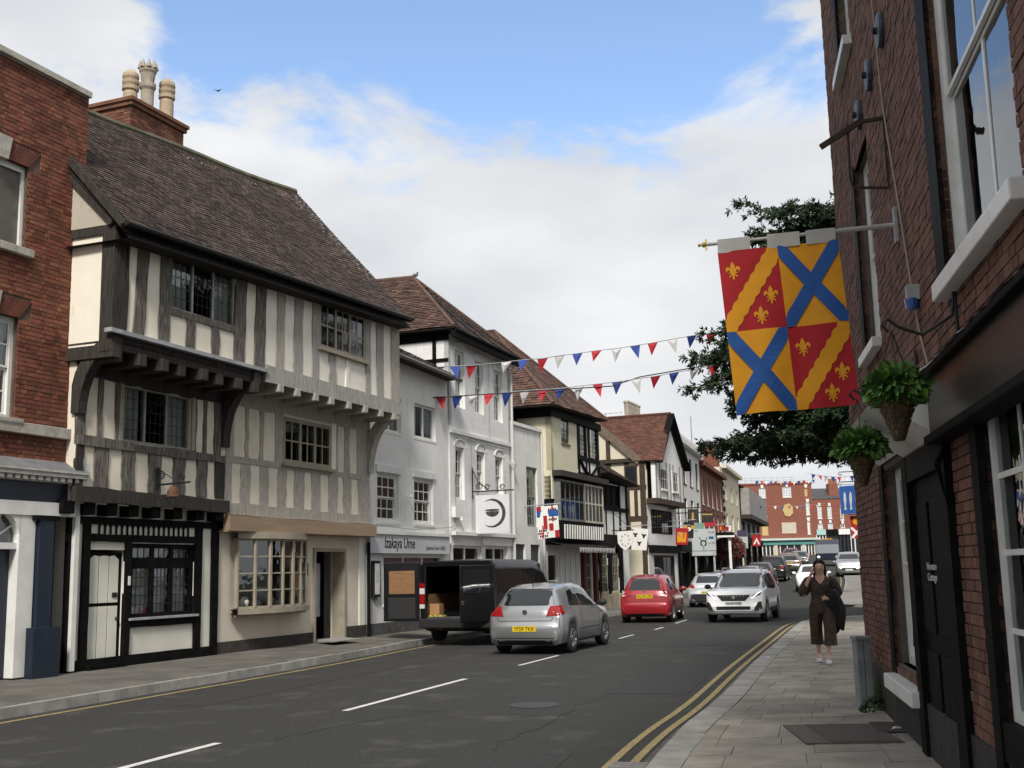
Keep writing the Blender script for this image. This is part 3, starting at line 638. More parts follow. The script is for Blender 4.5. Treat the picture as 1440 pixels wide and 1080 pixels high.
beam(H, 'wall_plate', M_tdark, -.3, 4.2, 7.62, 7.76, 7.95, 8.05, .95, .06)
beam(H, 'wall_plate', mat('faded_timber', (.27, .235, .18), (.19, .165, .13), 5, .9, .4, 30, stretch=(.6, 3, 4)), 4.2, 10.02, 7.78, 8.0, 8.02, 8.2, .95, .05)
b = MB(); b.fb(-.4, 4.15, .9, 1.05, 5.80, 5.87); b.build('lead_strip', M_lead, H)
beam(H, 'jetty_beam', M_tgrey, 4.15, 10.02, 5.62, 5.62, 5.97, 5.95, .95, .06)
beam(H, 'jetty_beam', M_tdark, -.25, 4.15, 5.55, 5.55, 5.80, 5.80, .9, .03)
b = MB(); b.fb(-.25, 4.0, .0, .93, 5.66, 5.70); b.build('soffit', M_tdark, H); b = MB(); b.fb(4.0, 10.0, .0, .93, 5.68, 5.72); b.build('soffit', M_tpeel, H)
beam(H, 'window_rail', M_tbg, 1.1, 3.2, 6.42, 6.44, 6.54, 6.56, .95, .035)
window(H, 1.2, 3.15, 6.54, 7.6, .92, 4, 5, mat('pale_frame', (.42, .42, .38), (.33, .33, .3), 6, .6), .045, .01, .07, lights=3, lead=True, panes=False, curtain=2, barm=M_iron)
window(H, 6.22, 8.3, 6.7, 7.78, .97, 2, 2, M_stone, .085, .04, .1, lights=3, panes=True, sill=.09)
for x in (4.66, 5.3, 6.03, 6.68, 7.45, 8.21, 8.97, 9.65):
    b = MB(); b.fb(x-.09, x+.09, .1, 1.04, 5.46, 5.63); b.build('joist', M_tpeel, H, bevel=.02)
for k in range(8):
    x = -.1+k*.56; b = MB(); b.fb(x-.1, x+.1, .1, 1.0+random.uniform(-.05, .05), 5.34, 5.56); b.build('joist', M_tdark, H, bevel=.02)
def brace(x, wd, m, o0, h0, o1, h1, th=.26):
    b = MB(); n = 8; inn = []; outp = []
    for k in range(n+1):
        t = k/n*math.pi/2; oo = o0+(o1-o0)*(1-math.cos(t)); hh = h0+(h1-h0)*math.sin(t); inn.append((oo, hh))
        nx_, nz_ = math.cos(t), -math.sin(t); outp.append((max(oo-th*abs(math.cos(t))*1.0, .12) , hh+th*math.sin(t)*.8))
    poly = inn+outp[::-1]; vs = [(x-wd/2, -a, z) for a, z in poly]+[(x+wd/2, -a, z) for a, z in poly]; q = len(poly)
    fs = [(i, q-1-i-0, q-2-i, i+1) for i in range(n)]
    fs2 = [tuple(q+v for v in f[::-1]) for f in fs]; sd_ = [(i, (i+1) % q, q+(i+1) % q, q+i) for i in range(q)]
    b.add(vs, fs+fs2+sd_); return b.build('curved_brace', m, H)
brace(-.16, .2, M_tdark, .28, 4.5, .98, 5.55); brace(3.86, .22, M_tdark, .28, 4.3, 1.0, 5.55); brace(9.82, .24, M_tpeel, .28, 4.2, 1.0, 5.5)
# flank of the jetty towards the brick house
b = MB(); b.box(-.25, -.10, -.68, .3, 5.55, 7.75); b.build('flank_wall', M_cream, H)
b = MB(); b.box(-.30, -.08, -.97, -.70, 5.5, 7.7); b.build('corner_post', M_tdark, H); b = MB(); b.box(-.29, -.08, -.99, .2, 5.4, 5.62); b.build('flank_beam', M_tdark, H)
b = MB(); b.box(-.29, -.08, -.7, .2, 7.55, 7.8); b.build('flank_beam', M_tdark, H)
# roof
eL, eR, rR, rL = (-.38, -1.32, 7.62), (10.0, -1.32, 8.06), (9.84, 2.05, 11.85), (-.38, 2.05, 11.05)
rb = MB(); bk = [(10.0, 5.2, 8.06), (-.5, 5.2, 7.62)]
rb.add([(q[0], q[1], q[2]-.24) for q in (eL, eR, rR, rL, bk[0], bk[1])], [(0, 1, 2, 3), (3, 2, 4, 5), (2, 1, 4), (1, 0, 5, 4)]); RB = rb.build('roof', M_roofb, H)
tiles(RB, (eL, eR, rR, rL), M_roof, .165, .095, sag=.10)
b = MB(); 
for k in range(34):
    t0 = k/34; t1 = (k+.97)/34; sg = lambda t: -.10*math.sin(math.pi*t)*(1+.4*math.sin(t*9))
    p0 = Vector(rL).lerp(Vector(rR), t0)+Vector((0, 0, sg(t0)-.02)); p1 = Vector(rL).lerp(Vector(rR), t1)+Vector((0, 0, sg(t1)-.02)); b.tube([p0, p1], .1, 8, t=random.random())
b.build('ridge_tiles', mat('mossy_ridge', (.12, .105, .075), (.09, .095, .05), 8, .95, .5, 40, piece=.25), RB)
b = MB(); b.bar((-.5, -1.30, 7.56), (10.0, -1.30, 8.0), .10, .07); b.build('eaves_board', M_black, RB)
b = MB(); b.tube([(-.5, -1.38, 7.60), (10.0, -1.38, 8.03)], .05, 8); b.build('gutter', M_iron, RB)
b = MB(); b.bar((-.40, -1.32, 7.52), (-.40, 0.1, 9.05), .05, .13); b.build('bargeboard', M_tdark, RB)
b = MB(); b.add([(-.3, -.95, 7.7), (-.3, .2, 7.7), (-.3, .2, 9.0)], [(0, 1, 2), (2, 1, 0)]); b.build('gable_panel', M_cream, RB); b = MB(); b.bar((-.33, -.95, 7.72), (-.33, .1, 8.75), .06, .16); b.build('gable_rafter', M_tdark, RB)
# dark core box added for the unlit inside, with floors and far flank
b = MB(); b.fb(-.1, 9.9, -5, -1.0, 0, 7.7); b.build('dark_core', M_dark, H)
b = MB(); b.box(9.86, 10.0, -.95, 0, 5.75, 8.1); b.box(9.7, 9.98, .0, 5, 0, 8.0); b.build('end_wall', M_creamR, H)
for z in (.2, 3.0, 5.72):
    b = MB(); b.box(-.05, 9.8, .3, 1.1, z-.02, z+.02) if z < 5.7 else b.box(-.05, 9.8, -.9, 1.1, z, z+.03); b.build('floor', M_dark, H)
# chimney
M_brickR = mat('old_red_brick', (.17, .072, .045), (.115, .05, .034), 6, .9, .4, 40, piece=.35, c3=(.07, .05, .04), s3=5, a3=.40)
CH = MF.root('chimney_stack', 'brick chimney stack with three clay pots on the long brown tiled roof', 'chimney')
sL, hT = MF.sh(186, 138, -2.4); sR, _ = MF.sh(259, 178, -2.4); oB = -3.5
b = MB(); b.fb(sL, sR, oB, -2.42, 10.3, hT-.16); b.fb(sL-.06, sR+.06, oB-.06, -2.36, hT-.16, hT-.06); b.fb(sL-.1, sR+.1, oB-.1, -2.32, hT-.06, hT+.02); b.build('stack', M_brickR, CH)
bs = MB(); R = random.Random(4)
for j in range(26):
    z = 10.35+j*.075
    if z > hT-.22: break
    x = sL-(.11 if j % 2 else 0)
    while x < sR:
        a, c = max(x, sL), min(x+.215, sR)
        if c-a > .04: bs.fb(a, c, -2.44, -2.415+R.uniform(0, .006), z, z+.063, R.random())
        x += .225
    y = oB
    while y < -2.45: bs.box(sL-.008, sL+.02, -min(y+.215, -2.44), -y, z, z+.063, R.random()); y += .225
bs.build('brickwork', M_brickR, CH, kind='stuff')
M_pot = mat('buff_clay_pot', (.42, .34, .24), (.33, .26, .18), 5, .85, .3, 30, c3=(.2, .16, .11), s3=4, a3=.4); M_pot2 = mat('grey_clay_pot', (.36, .32, .26), (.27, .235, .19), 5, .85, .3, 30)
def pot(px, py0, py1, o, kind, m):
    s_, _h = MF.sh(px, py0, o); _, h1 = MF.sh(px, py1, o); h0 = hT; L = h1-h0; b = MB(); c = (s_, -o, h0)
    if kind == 'crown': pr = [(.15, 0), (.18, 0), (.18, .05), (.14, .08), (.15, L*.5), (.19, L*.55), (.19, L*.62), (.14, L*.64), (.17, L*.8), (.2, L*.84), (.2, L*.9), (.15, L*.9)]
    else: pr = [(.15, 0), (.16, 0), (.16, L*.5), (.15, L*.55), (.19, L*.58), (.19, L*.65), (.16, L*.66), (.19, L*.72), (.19, L*.78), (.16, L*.79), (.19, L*.85), (.18, L*.92), (.1, L), (0, L)]
    b.lathe(pr, 16, c)
    if kind == 'crown':
        for k in range(8):
            a = k*math.pi/4; q = Vector(c)+Vector((.17*math.cos(a), .17*math.sin(a), L*.9)); b.lathe([(.07, -.02), (.05, L*.05), (0, L*.14)], 6, q)
    b.build('chimney_pot', m, CH, smooth=False)
pot(183, 138, 99, -3.2, 'louvre', M_pot); pot(207, 140, 88, -2.9, 'crown', M_pot2); pot(234, 160, 112, -2.75, 'louvre', M_pot)
# hanging iron bracket with a small lamp
lb = MF.root('iron_bracket', 'black wrought-iron bracket with a rusty lantern on the dark-framed front', 'bracket', 2.6)
s0_, h0_ = MF.sh(222, 682, .28); s0_ -= 2.6
b = MB(); b.tube([(s0_, -.28, h0_), (s0_, -1.0, h0_+.02)], .018, 6); b.tube([(s0_, -.3, h0_+.28), (s0_, -.75, h0_+.02)], .01, 6)
for (y, z, r) in ((-.36, h0_+.17, .09), (-.82, h0_+.12, .07)):
    b.tube([(s0_, y+r*(1-k/26)*math.cos(k*.6), z+r*(1-k/26)*math.sin(k*.6)) for k in range(22)], .011, 5)
b.fb(s0_-.04, s0_+.04, .26, .29, h0_-.1, h0_+.32); b.build('scroll_arm', M_iron, lb)
b = MB(); b.lathe([(.0, .1), (.05, .09), (.1, 0), (.12, -.1), (.0, -.12)], 10, (s0_, -.62, h0_-.13)); b.tube([(s0_, -.62, h0_), (s0_, -.62, h0_-.05)], .01, 6); b.build('lantern', mat('rusty_metal', (.14, .06, .035), (.08, .04, .028), 12, .8, .4), lb)
# slab on the pavement in front of the open doorway
o = MB(); q0 = MF.w(7.3, .75, .262); o.hexa([(-.05, 0, -.01), (1.0, -.05, -.01), (1.15, .5, -.01), (.15, .55, -.01), (-.05, 0, .012), (1.0, -.05, .012), (1.15, .5, .035), (.15, .55, .035)]); o = o.build('door_mat', mat('grey_mat', (.27, .265, .25), (.2, .195, .185), 8, .95)); o.location = q0; o.rotation_euler = (0, 0, math.atan2(MF.d.y, MF.d.x)); tag(o, 'flat grey mat lying on the pavement before the open doorway', 'mat')
# ---------------------------------------------------------------- brick house at the left edge
BH = MF.root('brick_house', 'tall red brick townhouse with stone sills and dark blue door at the left edge', 'house')
M_brick = mat('red_brick', (.20, .073, .044), (.14, .053, .034), 5, .88, .4, 40, piece=.34, c3=(.11, .05, .035), s3=1.1, a3=.42)
M_mort = mat('mortar', (.125, .088, .068), (.09, .065, .05), 6, .95)
M_sill = mat('stone_sill', (.45, .43, .38), (.33, .31, .27), 5, .85, .3, 30, c3=(.2, .19, .16), s3=5, a3=.42)
hp0 = MF.sh(112, 130, .05)[1]
def r4(a, b_, o=0):
    s0, h1 = MF.sh(*a, o); s1, h0 = MF.sh(*b_, o); return s0, s1, h0, h1
# window openings read from the photo
s2r, h2t = MF.sh(34, 237, -.1); _, h2b = MF.sh(32, 350, 0)
s1r, h1t = MF.sh(20, 448, -.1); _, h1b = MF.sh(12, 588, 0)
ops = [(s2r-1.15, s2r, h2b, h2t), (s1r-1.15, s1r, h1b, h1t), (s2r-4.2, s2r-3.05, h2b, h2t), (s1r-4.2, s1r-3.05, h1b, h1t)]
hg = MF.sh(60, 660, .05)[1]
wall(BH, 'wall', M_mort, -6, -.02, hg-.1, hp0, -.012, ops, .2)
bricks(BH, MF, -6, -.02, hg, hp0, 0, M_brick, ops+[(q[0]-.1, q[1]+.25, q[3], q[3]+.32) for q in ops])
b = MB(); b.box(-.02, .0, 0, 6, 5, hp0); b.box(-6, -.02, .5, 6, 0, hp0-.05); b.build('side_wall', M_brick, BH)
for (a, c, e, g) in ops:   # gauged brick lintel with stone keystone
    b = MB(); R = random.Random(2); nb = 22
    for k in range(nb):
        t0 = k/nb; t1 = (k+.86)/nb; x0 = a-.0+(c-a)*t0; x1 = a+(c-a)*t1; X0 = a-.1+(c-a+.35)*t0; X1 = a-.1+(c-a+.35)*t1
        if abs(t0-.5) < .09: continue
        b.hexa([(x0, -.012, g), (x1, -.012, g), (x1, .05, g), (x0, .05, g), (X0, -.012, g+.31), (X1, -.012, g+.31), (X1, .05, g+.31), (X0, .05, g+.31)], R.random())
    b.build('lintel_bricks', mat('gauged_brick', (.15, .052, .034), (.115, .042, .029), 6, .88, .3, 40, piece=.2), BH, kind='stuff')
    mid = (a+c)/2; b = MB(); b.prism([(mid-.1, g-.02), (mid+.1, g-.02), (mid+.17, g+.36), (mid-.17, g+.36)], -.05, .05); b.build('keystone', M_sill, BH)
    b = MB(); b.fb(a-.1, c+.12, -.1, .1, e-.13, e); b.build('sill', M_sill, BH, bevel=.012)
window(BH, ops[1][0], ops[1][1], ops[1][2], ops[1][3], -.1, 2, 4, M_white, .07, .025, .08, sash=True, curtain=1)
for q in ops[2:]: window(BH, *q, -.1, 2, 4, M_white, .07, .025, .08, sash=True, curtain=1, panes=False)
bw_ = MB(); a, c, e, g = ops[0]; bw_.fb(a, c, -.16, -.12, e, g-.12); bo = bw_.build('blocked_window', mat('grey_board', (.15, .14, .12), (.11, .105, .09), 3, .9, .2, c3=(.08, .08, .07), s3=2, a3=.4), BH)
b = MB(); b.fb(c-.06, c, -.14, -.08, e, g); b.fb(a, c-.06, -.14, -.08, g-.1, g); b.build('frame', M_white, bo)
b = MB(); b.fb(-6, .0, -.3, .08, hp0, hp0+.11); b.fb(-6, -.02, -.02, .03, hp0-.02, hp0); b.build('coping', M_sill, BH, bevel=.01)
hs_ = MF.sh(60, 606, .05)[1]; b = MB(); b.fb(-6, .02, -.05, .10, hs_-.09, hs_+.09); b.build('string_course', M_sill, BH, bevel=.012)
# doorcase and shopfront with navy panels
hC = MF.sh(60, 668, .3)[1]
b = MB(); b.fb(-6, .09, -.05, .25, hC, hC+.07); b.fb(-6, .05, -.05, .18, hC-.09, hC); b.fb(-6, .10, -.05, .27, hC+.07, hC+.11); SF = b.build('cornice', mat('grimy_white', (.50, .49, .45), (.40, .39, .36), 5, .7, c3=(.28, .27, .24), s3=4, a3=.4), BH)
b = MB(); b.add([(-6, -.27, hC+.112), (.10, -.27, hC+.112), (.02, -.01, hC+.28), (-6, -.01, hC+.28)], [(0, 1, 2, 3)]); b.build('lead_roof', mat('dull_lead', (.17, .175, .18), (.12, .125, .13), 5, .8), SF)
for k in range(26):
    x = .0-k*.16; b = MB(); b.fb(x-.045, x+.045, .18, .23, hC-.07, hC-.003); b.build('dentil', MATS['grimy_white'], SF)
M_navy = mat('navy_gloss', (.010, .017, .032), (.014, .021, .036), 3, .35, .1, 30)
fh = MF.sh(60, 706, .1)[1]
b = MB(); b.fb(-6, -.02, -.1, .08, fh, hC-.09); b.build('fascia', M_navy, BH); b = MB(); b.fb(-.04, .06, -.1, .12, .25, hC-.08); b.fb(-6, .0, -.1, .12, fh-.22, fh); b.build('surround', M_white, BH)
pa = MF.sh(60, 700, .2)[0]; pb_ = MF.sh(80, 700, .2)[0]
b = MB(); b.fb(pa, pb_, 0, .18, 1.0, fh-.3); b.build('pilaster', M_navy, BH); b = MB(); b.fb(pa-.1, pb_+.1, 0, .2, fh-.3, fh-.22); b.build('capital', M_black, BH)
b = MB(); b.fb(pa-.12, pb_+.14, 0, .26, .2, 1.0); b.build('pedestal', M_navy, BH, bevel=.01)
b = MB(); b.fb(pa-.35, pa-.02, -.12, .1, .25, fh-.22); b.build('door_jamb', M_white, BH)
dr = pa-.36; ha = MF.sh(30, 768, 0)[1]
b = MB(); n = 16; rx = .55; cx = dr-.52
arc = [(cx+rx*math.cos(math.pi*k/n), ha+.05+rx*1.0*math.sin(math.pi*k/n)) for k in range(n+1)]
top = [(cx+rx, fh-.22), (cx-rx, fh-.22)]
for k in range(n):
    (x0, z0), (x1, z1) = arc[k], arc[k+1]; b.hexa([(x1, -.1, z1), (x0, -.1, z0), (x0, .05, z0), (x1, .05, z1), (x1, -.1, fh-.2), (x0, -.1, fh-.2), (x0, .05, fh-.2), (x1, .05, fh-.2)])
b.build('arch_panel', M_white, BH)
fl_ = MB()
for k in range(1, 6):
    a = math.pi*k/6; fl_.bar((cx, .02, ha+.05), (cx+rx*math.cos(a), .02, ha+.05+rx*math.sin(a)), .03, .03, (0, 1, 0))
fl_.tube([(cx+.2*math.cos(math.pi*k/10), .02, ha+.05+.2*math.sin(math.pi*k/10)) for k in range(11)], .015, 5); fl_.fb(cx-rx, cx+rx, -.06, .06, ha-.05, ha+.05); fo = fl_.build('fanlight', M_white, BH)
b = MB(); b.add([(cx, .03, ha+.05)]+[(x, .03, z) for x, z in arc], [(0, k+1, k+2) for k in range(n)]); b.build('pane', GL, fo)
b = MB(); b.fb(cx-rx, dr, -.14, -.08, .25, ha-.05); dd = b.build('door', M_navy, BH)
for z0, z1 in ((.45, 1.0), (1.15, 1.5), (1.62, 2.1)):
    b = MB(); b.fb(cx-.05, dr-.14, -.085, -.068, z0, min(z1, ha-.12)); b.build('panel', M_navy, dd, bevel=.012)
b = MB(); b.fb(-6, dr-1.1, -.14, .0, .2, fh); b.build('shopfront', M_navy, BH)
b = MB(); b.fb(.03, .09, .02, .1, hC-.2, hs_+.9); b.build('downpipe', M_white, BH); b = MB(); b.fb(.02, .16, .08, .2, hC+.15, hC+.28); b.build('junction_box', M_white, BH)
# ---------------------------------------------------------------- the row beyond, left side
M_wash = mat('white_wash', (.76, .76, .74), (.70, .70, .68), 1.2, .85, .2, 20, c3=(.56, .555, .525), s3=2.2, a3=.46)
M_wash2 = mat('white_painted_brick', (.77, .77, .755), (.71, .71, .70), 1.4, .85, .45, 14, stretch=(1, 1, 3), c3=(.57, .56, .535), s3=2.0, a3=.46)
M_roof2 = mat('red_clay_tile', (.115, .063, .047), (.075, .046, .037), 3, .9, .35, 40, piece=.38, c3=(.17, .12, .09), s3=2, a3=.40)
M_roof3 = mat('orange_red_tile', (.112, .047, .032), (.08, .037, .027), 2.5, .9, .3, 30, piece=.25, c3=(.20, .11, .05), s3=2.5, a3=.38)
M_slate = mat('slate', (.075, .075, .08), (.05, .05, .055), 4, .8, .3, 30)
M_gray = mat('pale_grey_board', (.52, .53, .55), (.47, .48, .5), 2, .6)
def bx(parent, name, m, *a, bevel=0): return MB().fb(*a).build(name, m, parent, bevel=bevel)
def base_of(s): return gz(0, MF.w(s, 0, 0).y)
# --- Japanese restaurant
A0 = 10.05; IZ = MF.root('white_shop', 'white two-storey rendered shop with grey fascia sign next to the timbered house', 'shop', A0); L = 4.9
ops = [(.62, 1.80, 3.05, 4.3), (2.70, 3.88, 3.05, 4.3), (.8, 1.95, 5.42, 6.38), (2.75, 4.08, 5.42, 6.38), (.95, 4.5, .95, 2.2)]
wall(IZ, 'wall', M_wash, 0, L, 0, 7.5, -.03, ops, .16)
for a, c, e, g in ops[:2]:
    window(IZ, a, c, e, g, -.1, 3, 4, M_white, .07, .03, .08, sash=True, sill=.1)
    bx(IZ, 'lintel', M_wash, a-.1, c+.1, -.03, .02, g+.02, g+.2)
window(IZ, *ops[2], -.1, 1, 1, M_white, .07, .03, .08, lights=2, sill=.08, curtain=2); window(IZ, *ops[3], -.1, 1, 1, M_white, .07, .03, .08, lights=2, sill=.08, curtain=2)
W = window(IZ, *ops[4], -.1, 1, 1, M_white, .07, .04, .08, lights=3, sill=.1, panes=True)
bx(IZ, 'shop_blind', mat('pink_poster', (.5, .12, .16), (.35, .3, .4), 9, .8), 1.1, 4.4, -.3, -.28, 1.9, 2.2)
bx(IZ, 'plinth', mat('grey_plinth', (.10, .10, .10), (.07, .07, .07), 4, .9), 0, L, -.03, .02, .1, .5)
fs = bx(IZ, 'fascia_sign', M_gray, .02, 4.66, -.03, .10, 2.24, 2.72)
text('lettering', 'Izakaya Ume', .40, M_black, fs, (1.6, -.106, 2.50), sx=.84, shear=.12); text('lettering', 'Japanese Sushi & BBQ', .15, mat('grey_letter', (.12, .12, .13)), fs, (3.75, -.106, 2.40), sx=.92)
bx(IZ, 'ledge', M_white, 0, 4.7, -.03, .14, 2.72, 2.80)
mb_ = MF.root('menu_case', 'dark framed menu case on the white shop wall behind the open van door', 'menu case', A0); q = bx(mb_, 'case', M_iron, .28, .62, -.03, .06, 1.15, 2.05); bx(mb_, 'menu', M_white, .33, .57, .06, .065, 1.22, 1.98); bx(mb_, 'menu_print', M_gray, .38, .52, .065, .067, 1.5, 1.8)
# drain pipe between the houses
b = MB(); b.tube([(-.06, -.1, .2), (-.06, -.1, 2.5)], .045, 8); b.build('downpipe', M_black, IZ)
# roof with eaves
rf = MB(); rf.add([(-.1, -.35, 7.42), (L, -.35, 7.30), (L, 2.2, 8.7), (-.1, 2.2, 8.8), (-.1, 3, 7.2), (L, 3, 7.2)], [(0, 1, 2, 3), (3, 2, 5, 4), (0, 3, 4), (1, 5, 2), (0, 4, 5, 1)]); rf = rf.build('roof', M_roofb, IZ)
tiles(rf, ((-.1, -.38, 7.47), (L, -.38, 7.35), (L, 2.2, 8.76), (-.1, 2.2, 8.86)), M_roof, .22, .16, seedv=3)
b = MB(); b.tube([(-.1, -.42, 7.42), (L, -.42, 7.28)], .06, 8); b.build('gutter', mat('grey_gutter', (.2, .19, .18), (.14, .13, .12), 6, .8), rf)
b = MB(); b.fb(0, L, -5, -.8, 0, 7.1); b.build('dark_core', M_dark, IZ)  # added near-black core, keeps light out behind the windows
b = MB(); b.ball((2.3, -.08, 3.75), .05); b.bar((2.3, .0, 3.75), (2.3, -.14, 3.72), .03); b.build('wall_camera', M_white, IZ)
# --- tall white house with hipped roof
A0 = 15.0; TW = MF.root('tall_white_house', 'tall white painted brick house with arched sash windows and hipped tile roof', 'house', A0); L = 4.75
ops = [(.46, 1.14, 6.6, 8.35), (1.9, 2.58, 6.58, 8.25), (3.4, 4.12, 6.5, 8.2), (.38, 1.02, 3.84, 5.4), (1.95, 2.58, 4.17, 5.4), (3.42, 4.05, 4.13, 5.36), (.15, 2.2, .9, 2.5), (2.5, 4.3, .9, 2.5)]
wall(TW, 'wall', M_wash2, 0, L, 0, 8.75, 0, ops, .14)
for i, (a, c, e, g) in enumerate(ops[:6]):
    window(TW, a, c, e, g, -.08, 3, 4, M_white, .05, .022, .06, sash=True, sill=.07, panes=False, curtain=1 if i < 3 else 0)
    b = MB(); n = 8; mid = (a+c)/2; w2 = (c-a)/2+.08
    b.tube([(mid+w2*math.cos(math.pi*k/n), -.01, g+.02+.22*math.sin(math.pi*k/n)) for k in range(n+1)], .028, 5); b.build('arch_moulding', M_wash2, TW)
window(TW, *ops[6], -.1, 1, 1, M_white, .08, .04, .08, lights=2, panes=True); window(TW, *ops[7], -.1, 1, 1, M_white, .08, .04, .08, lights=2, panes=True)
bx(TW, 'shop_cornice', M_white, .0, L, 0, .16, 2.78, 2.9, bevel=.01); bx(TW, 'string_course', M_wash2, 0, L, 0, .06, 5.78, 5.88); bx(TW, 'shop_fascia', M_wash2, 2.2, L, 0, .05, 2.52, 2.76)
b = MB(); b.box(0, .15, .0, 5, 6, 8.75); b.box(4.6, L, 0, 5, 0, 8.7); b.build('side_wall', M_wash2, TW); b = MB(); b.fb(.1, L, -5, -.8, 0, 8.6); b.build('dark_core', M_dark, TW)
for a, e, c, g in [(.4, 7.2, .52, 8.9), (1.9, 7.2, 2.02, 8.9), (.0, 7.9, 2.6, 8.0), (-.1, 8.55, 4.5, 8.95)]:
    b = MB(); b.box(-.03, .0, a if g < 8.95 else -.02, c if g < 8.95 else 4, e, g); b.build('timber', M_black, TW)
ax, ao, ah = 2.6, -2.45, 11.3; e0 = (-.35, -.35, 8.82); e1 = (L+.25, -.35, 8.72); bkL = (-.35, 6, 8.9); bkR = (L+.2, 6, 8.8); ap = (ax, -ao, ah); bp_ = (ax, 6, ah+.1)
b = MB(); b.add([e0, e1, ap, bkL, bkR, bp_], [(0, 1, 2), (3, 0, 2, 5), (1, 4, 5, 2), (0, 3, 4, 1), (3, 5, 4)]); rf = b.build('roof', M_roofb, TW)
up = lambda p, d=.03: (p[0], p[1], p[2]+d)
tiles(rf, (up(e0), up(e1), up(ap), up(ap)), M_roof, .2, .13, seedv=5); tiles(rf, (up(bkL), up(e0), up(ap), up(bp_)), M_roof2, .2, .13, seedv=6, lift=.03)
b = MB(); b.tube([up(ap, .04), up(bp_, .04)], .09, 6); b.tube([up(e0, .06), up(ap, .04)], .06, 6); b.tube([up(e1, .06), up(ap, .04)], .06, 6); b.build('ridge_tiles', M_roof2, rf)
b = MB(); b.bar((-.3, -.3, 8.68), (L+.2, -.3, 8.6), .14, .22); b.build('eaves_board', M_black, rf); b = MB(); b.tube([(-.3, -.4, 8.78), (L+.2, -.4, 8.7)], .05, 6); b.build('gutter', M_black, rf)
b = MB(); b.tube([(L-.08, -.36, 8.65), (L-.08, -.1, 8.3), (L-.08, -.1, 1)], .045, 8); b.lathe([(.05, 0), (.13, .2), (.14, .26), (.05, .27)], 8, (L-.08, -.12, 5.0)); b.build('downpipe', mat('offwhite_pipe', (.55, .55, .53)), TW)
b = MB(); b.ball((2.62, 2.4, 11.43), .06, .11, .06); b.ball((2.62, 2.32, 11.5), .035); o = b.build('pigeon', mat('pigeon_grey', (.12, .12, .13)), None); o.matrix_world = TW.matrix_world; o.location = TW.location; o.rotation_euler = TW.rotation_euler; tag(o, 'grey pigeon perched on the hipped roof of the tall white house', 'pigeon')
# projecting white sign with scroll bracket
PS = MF.root('projecting_sign', 'square white projecting sign with a round bowl emblem on scrolled bracket', 'sign', 16.55)
y1 = -1.22; hS = 4.0
b = MB(); b.tube([(0, 0, hS+.12), (0, y1-.15, hS+.12)], .02, 6); b.tube([(0, -.05, hS+.75), (0, -.2, hS+.4), (0, -.55, hS+.16)], .015, 5); b.fb(-.03, .03, -.01, .03, hS-.1, hS+.85)
for (y, r) in ((-.25, .13), (-.5, .1), (-1.0, .09)): b.tube([(0, y-r*(1-k/30)*math.cos(k*.55), hS+.14+r+r*(1-k/30)*math.sin(k*.55)) for k in range(20)], .011, 5)
b.tube([(0, -.2, hS+.12), (0, -.2, hS)], .01, 5); b.tube([(0, -1.1, hS+.12), (0, -1.1, hS)], .01, 5); b.build('bracket', M_iron, PS)
b = MB(); b.box(-.02, .02, y1, -.12, hS-1.15, hS); bd = b.build('board', mat('sign_white', (.62, .63, .65), (.58, .59, .61), 3, .6), PS)
cy, cz = (y1-.12)/2, hS-.55
M_ink = mat('ink_grey', (.06, .06, .065), (.15, .15, .16), 8, .7)
b = MB(); n = 28
for k in range(n):
    a0 = -2.2+4.4*k/n; a1 = -2.2+4.4*(k+1)/n; w0 = .10*math.sin(math.pi*k/n); w1 = .10*math.sin(math.pi*(k+1)/n); r_ = .42
    P = [(-.023, cy-(r_-w0)*math.cos(a0), cz+(r_-w0)*math.sin(a0)), (-.023, cy-(r_+.01)*math.cos(a0), cz+(r_+.01)*math.sin(a0)), (-.023, cy-(r_+.01)*math.cos(a1), cz+(r_+.01)*math.sin(a1)), (-.023, cy-(r_-w1)*math.cos(a1), cz+(r_-w1)*math.sin(a1))]
    b.add(P, [(0, 1, 2, 3), (3, 2, 1, 0)])
vs = [(-.023, cy+.22*math.cos(math.pi*k/10), cz+.05-.16*math.sin(math.pi*k/10)) for k in range(11)]; b.add(vs, [tuple(range(11)), tuple(range(10, -1, -1))])
vs = [(-.023, cy+.24*math.cos(2*math.pi*k/16), cz+.09+.035*math.sin(2*math.pi*k/16)) for k in range(16)]; b.add(vs, [tuple(range(16)), tuple(range(15, -1, -1))]); b.build('emblem', M_ink, bd)
b = MB(); b.tube([(-4.9, -.05, 2.95), (-2.4, -.05, 2.88), (-.1, -.05, 3.0), (.25, -.04, 3.1), (.25, -.04, 4.6), (.3, -.04, 5.7), (4.6, -.04, 5.66)], .012, 4); b.build('cable', M_lead, TW)
b = MB(); b.tube([(1.45, -.04, 3.0), (1.45, -.04, 5.75), (2.9, -.04, 5.75), (2.9, -.04, 8.4)], .01, 4); b.build('cable', M_lead, TW)
b = MB(); b.fb(.1, .4, 0, .12, 3.3, 3.6); b.fb(.45, .6, 0, .18, 3.22, 3.32); b.build('alarm_box', M_white, TW)
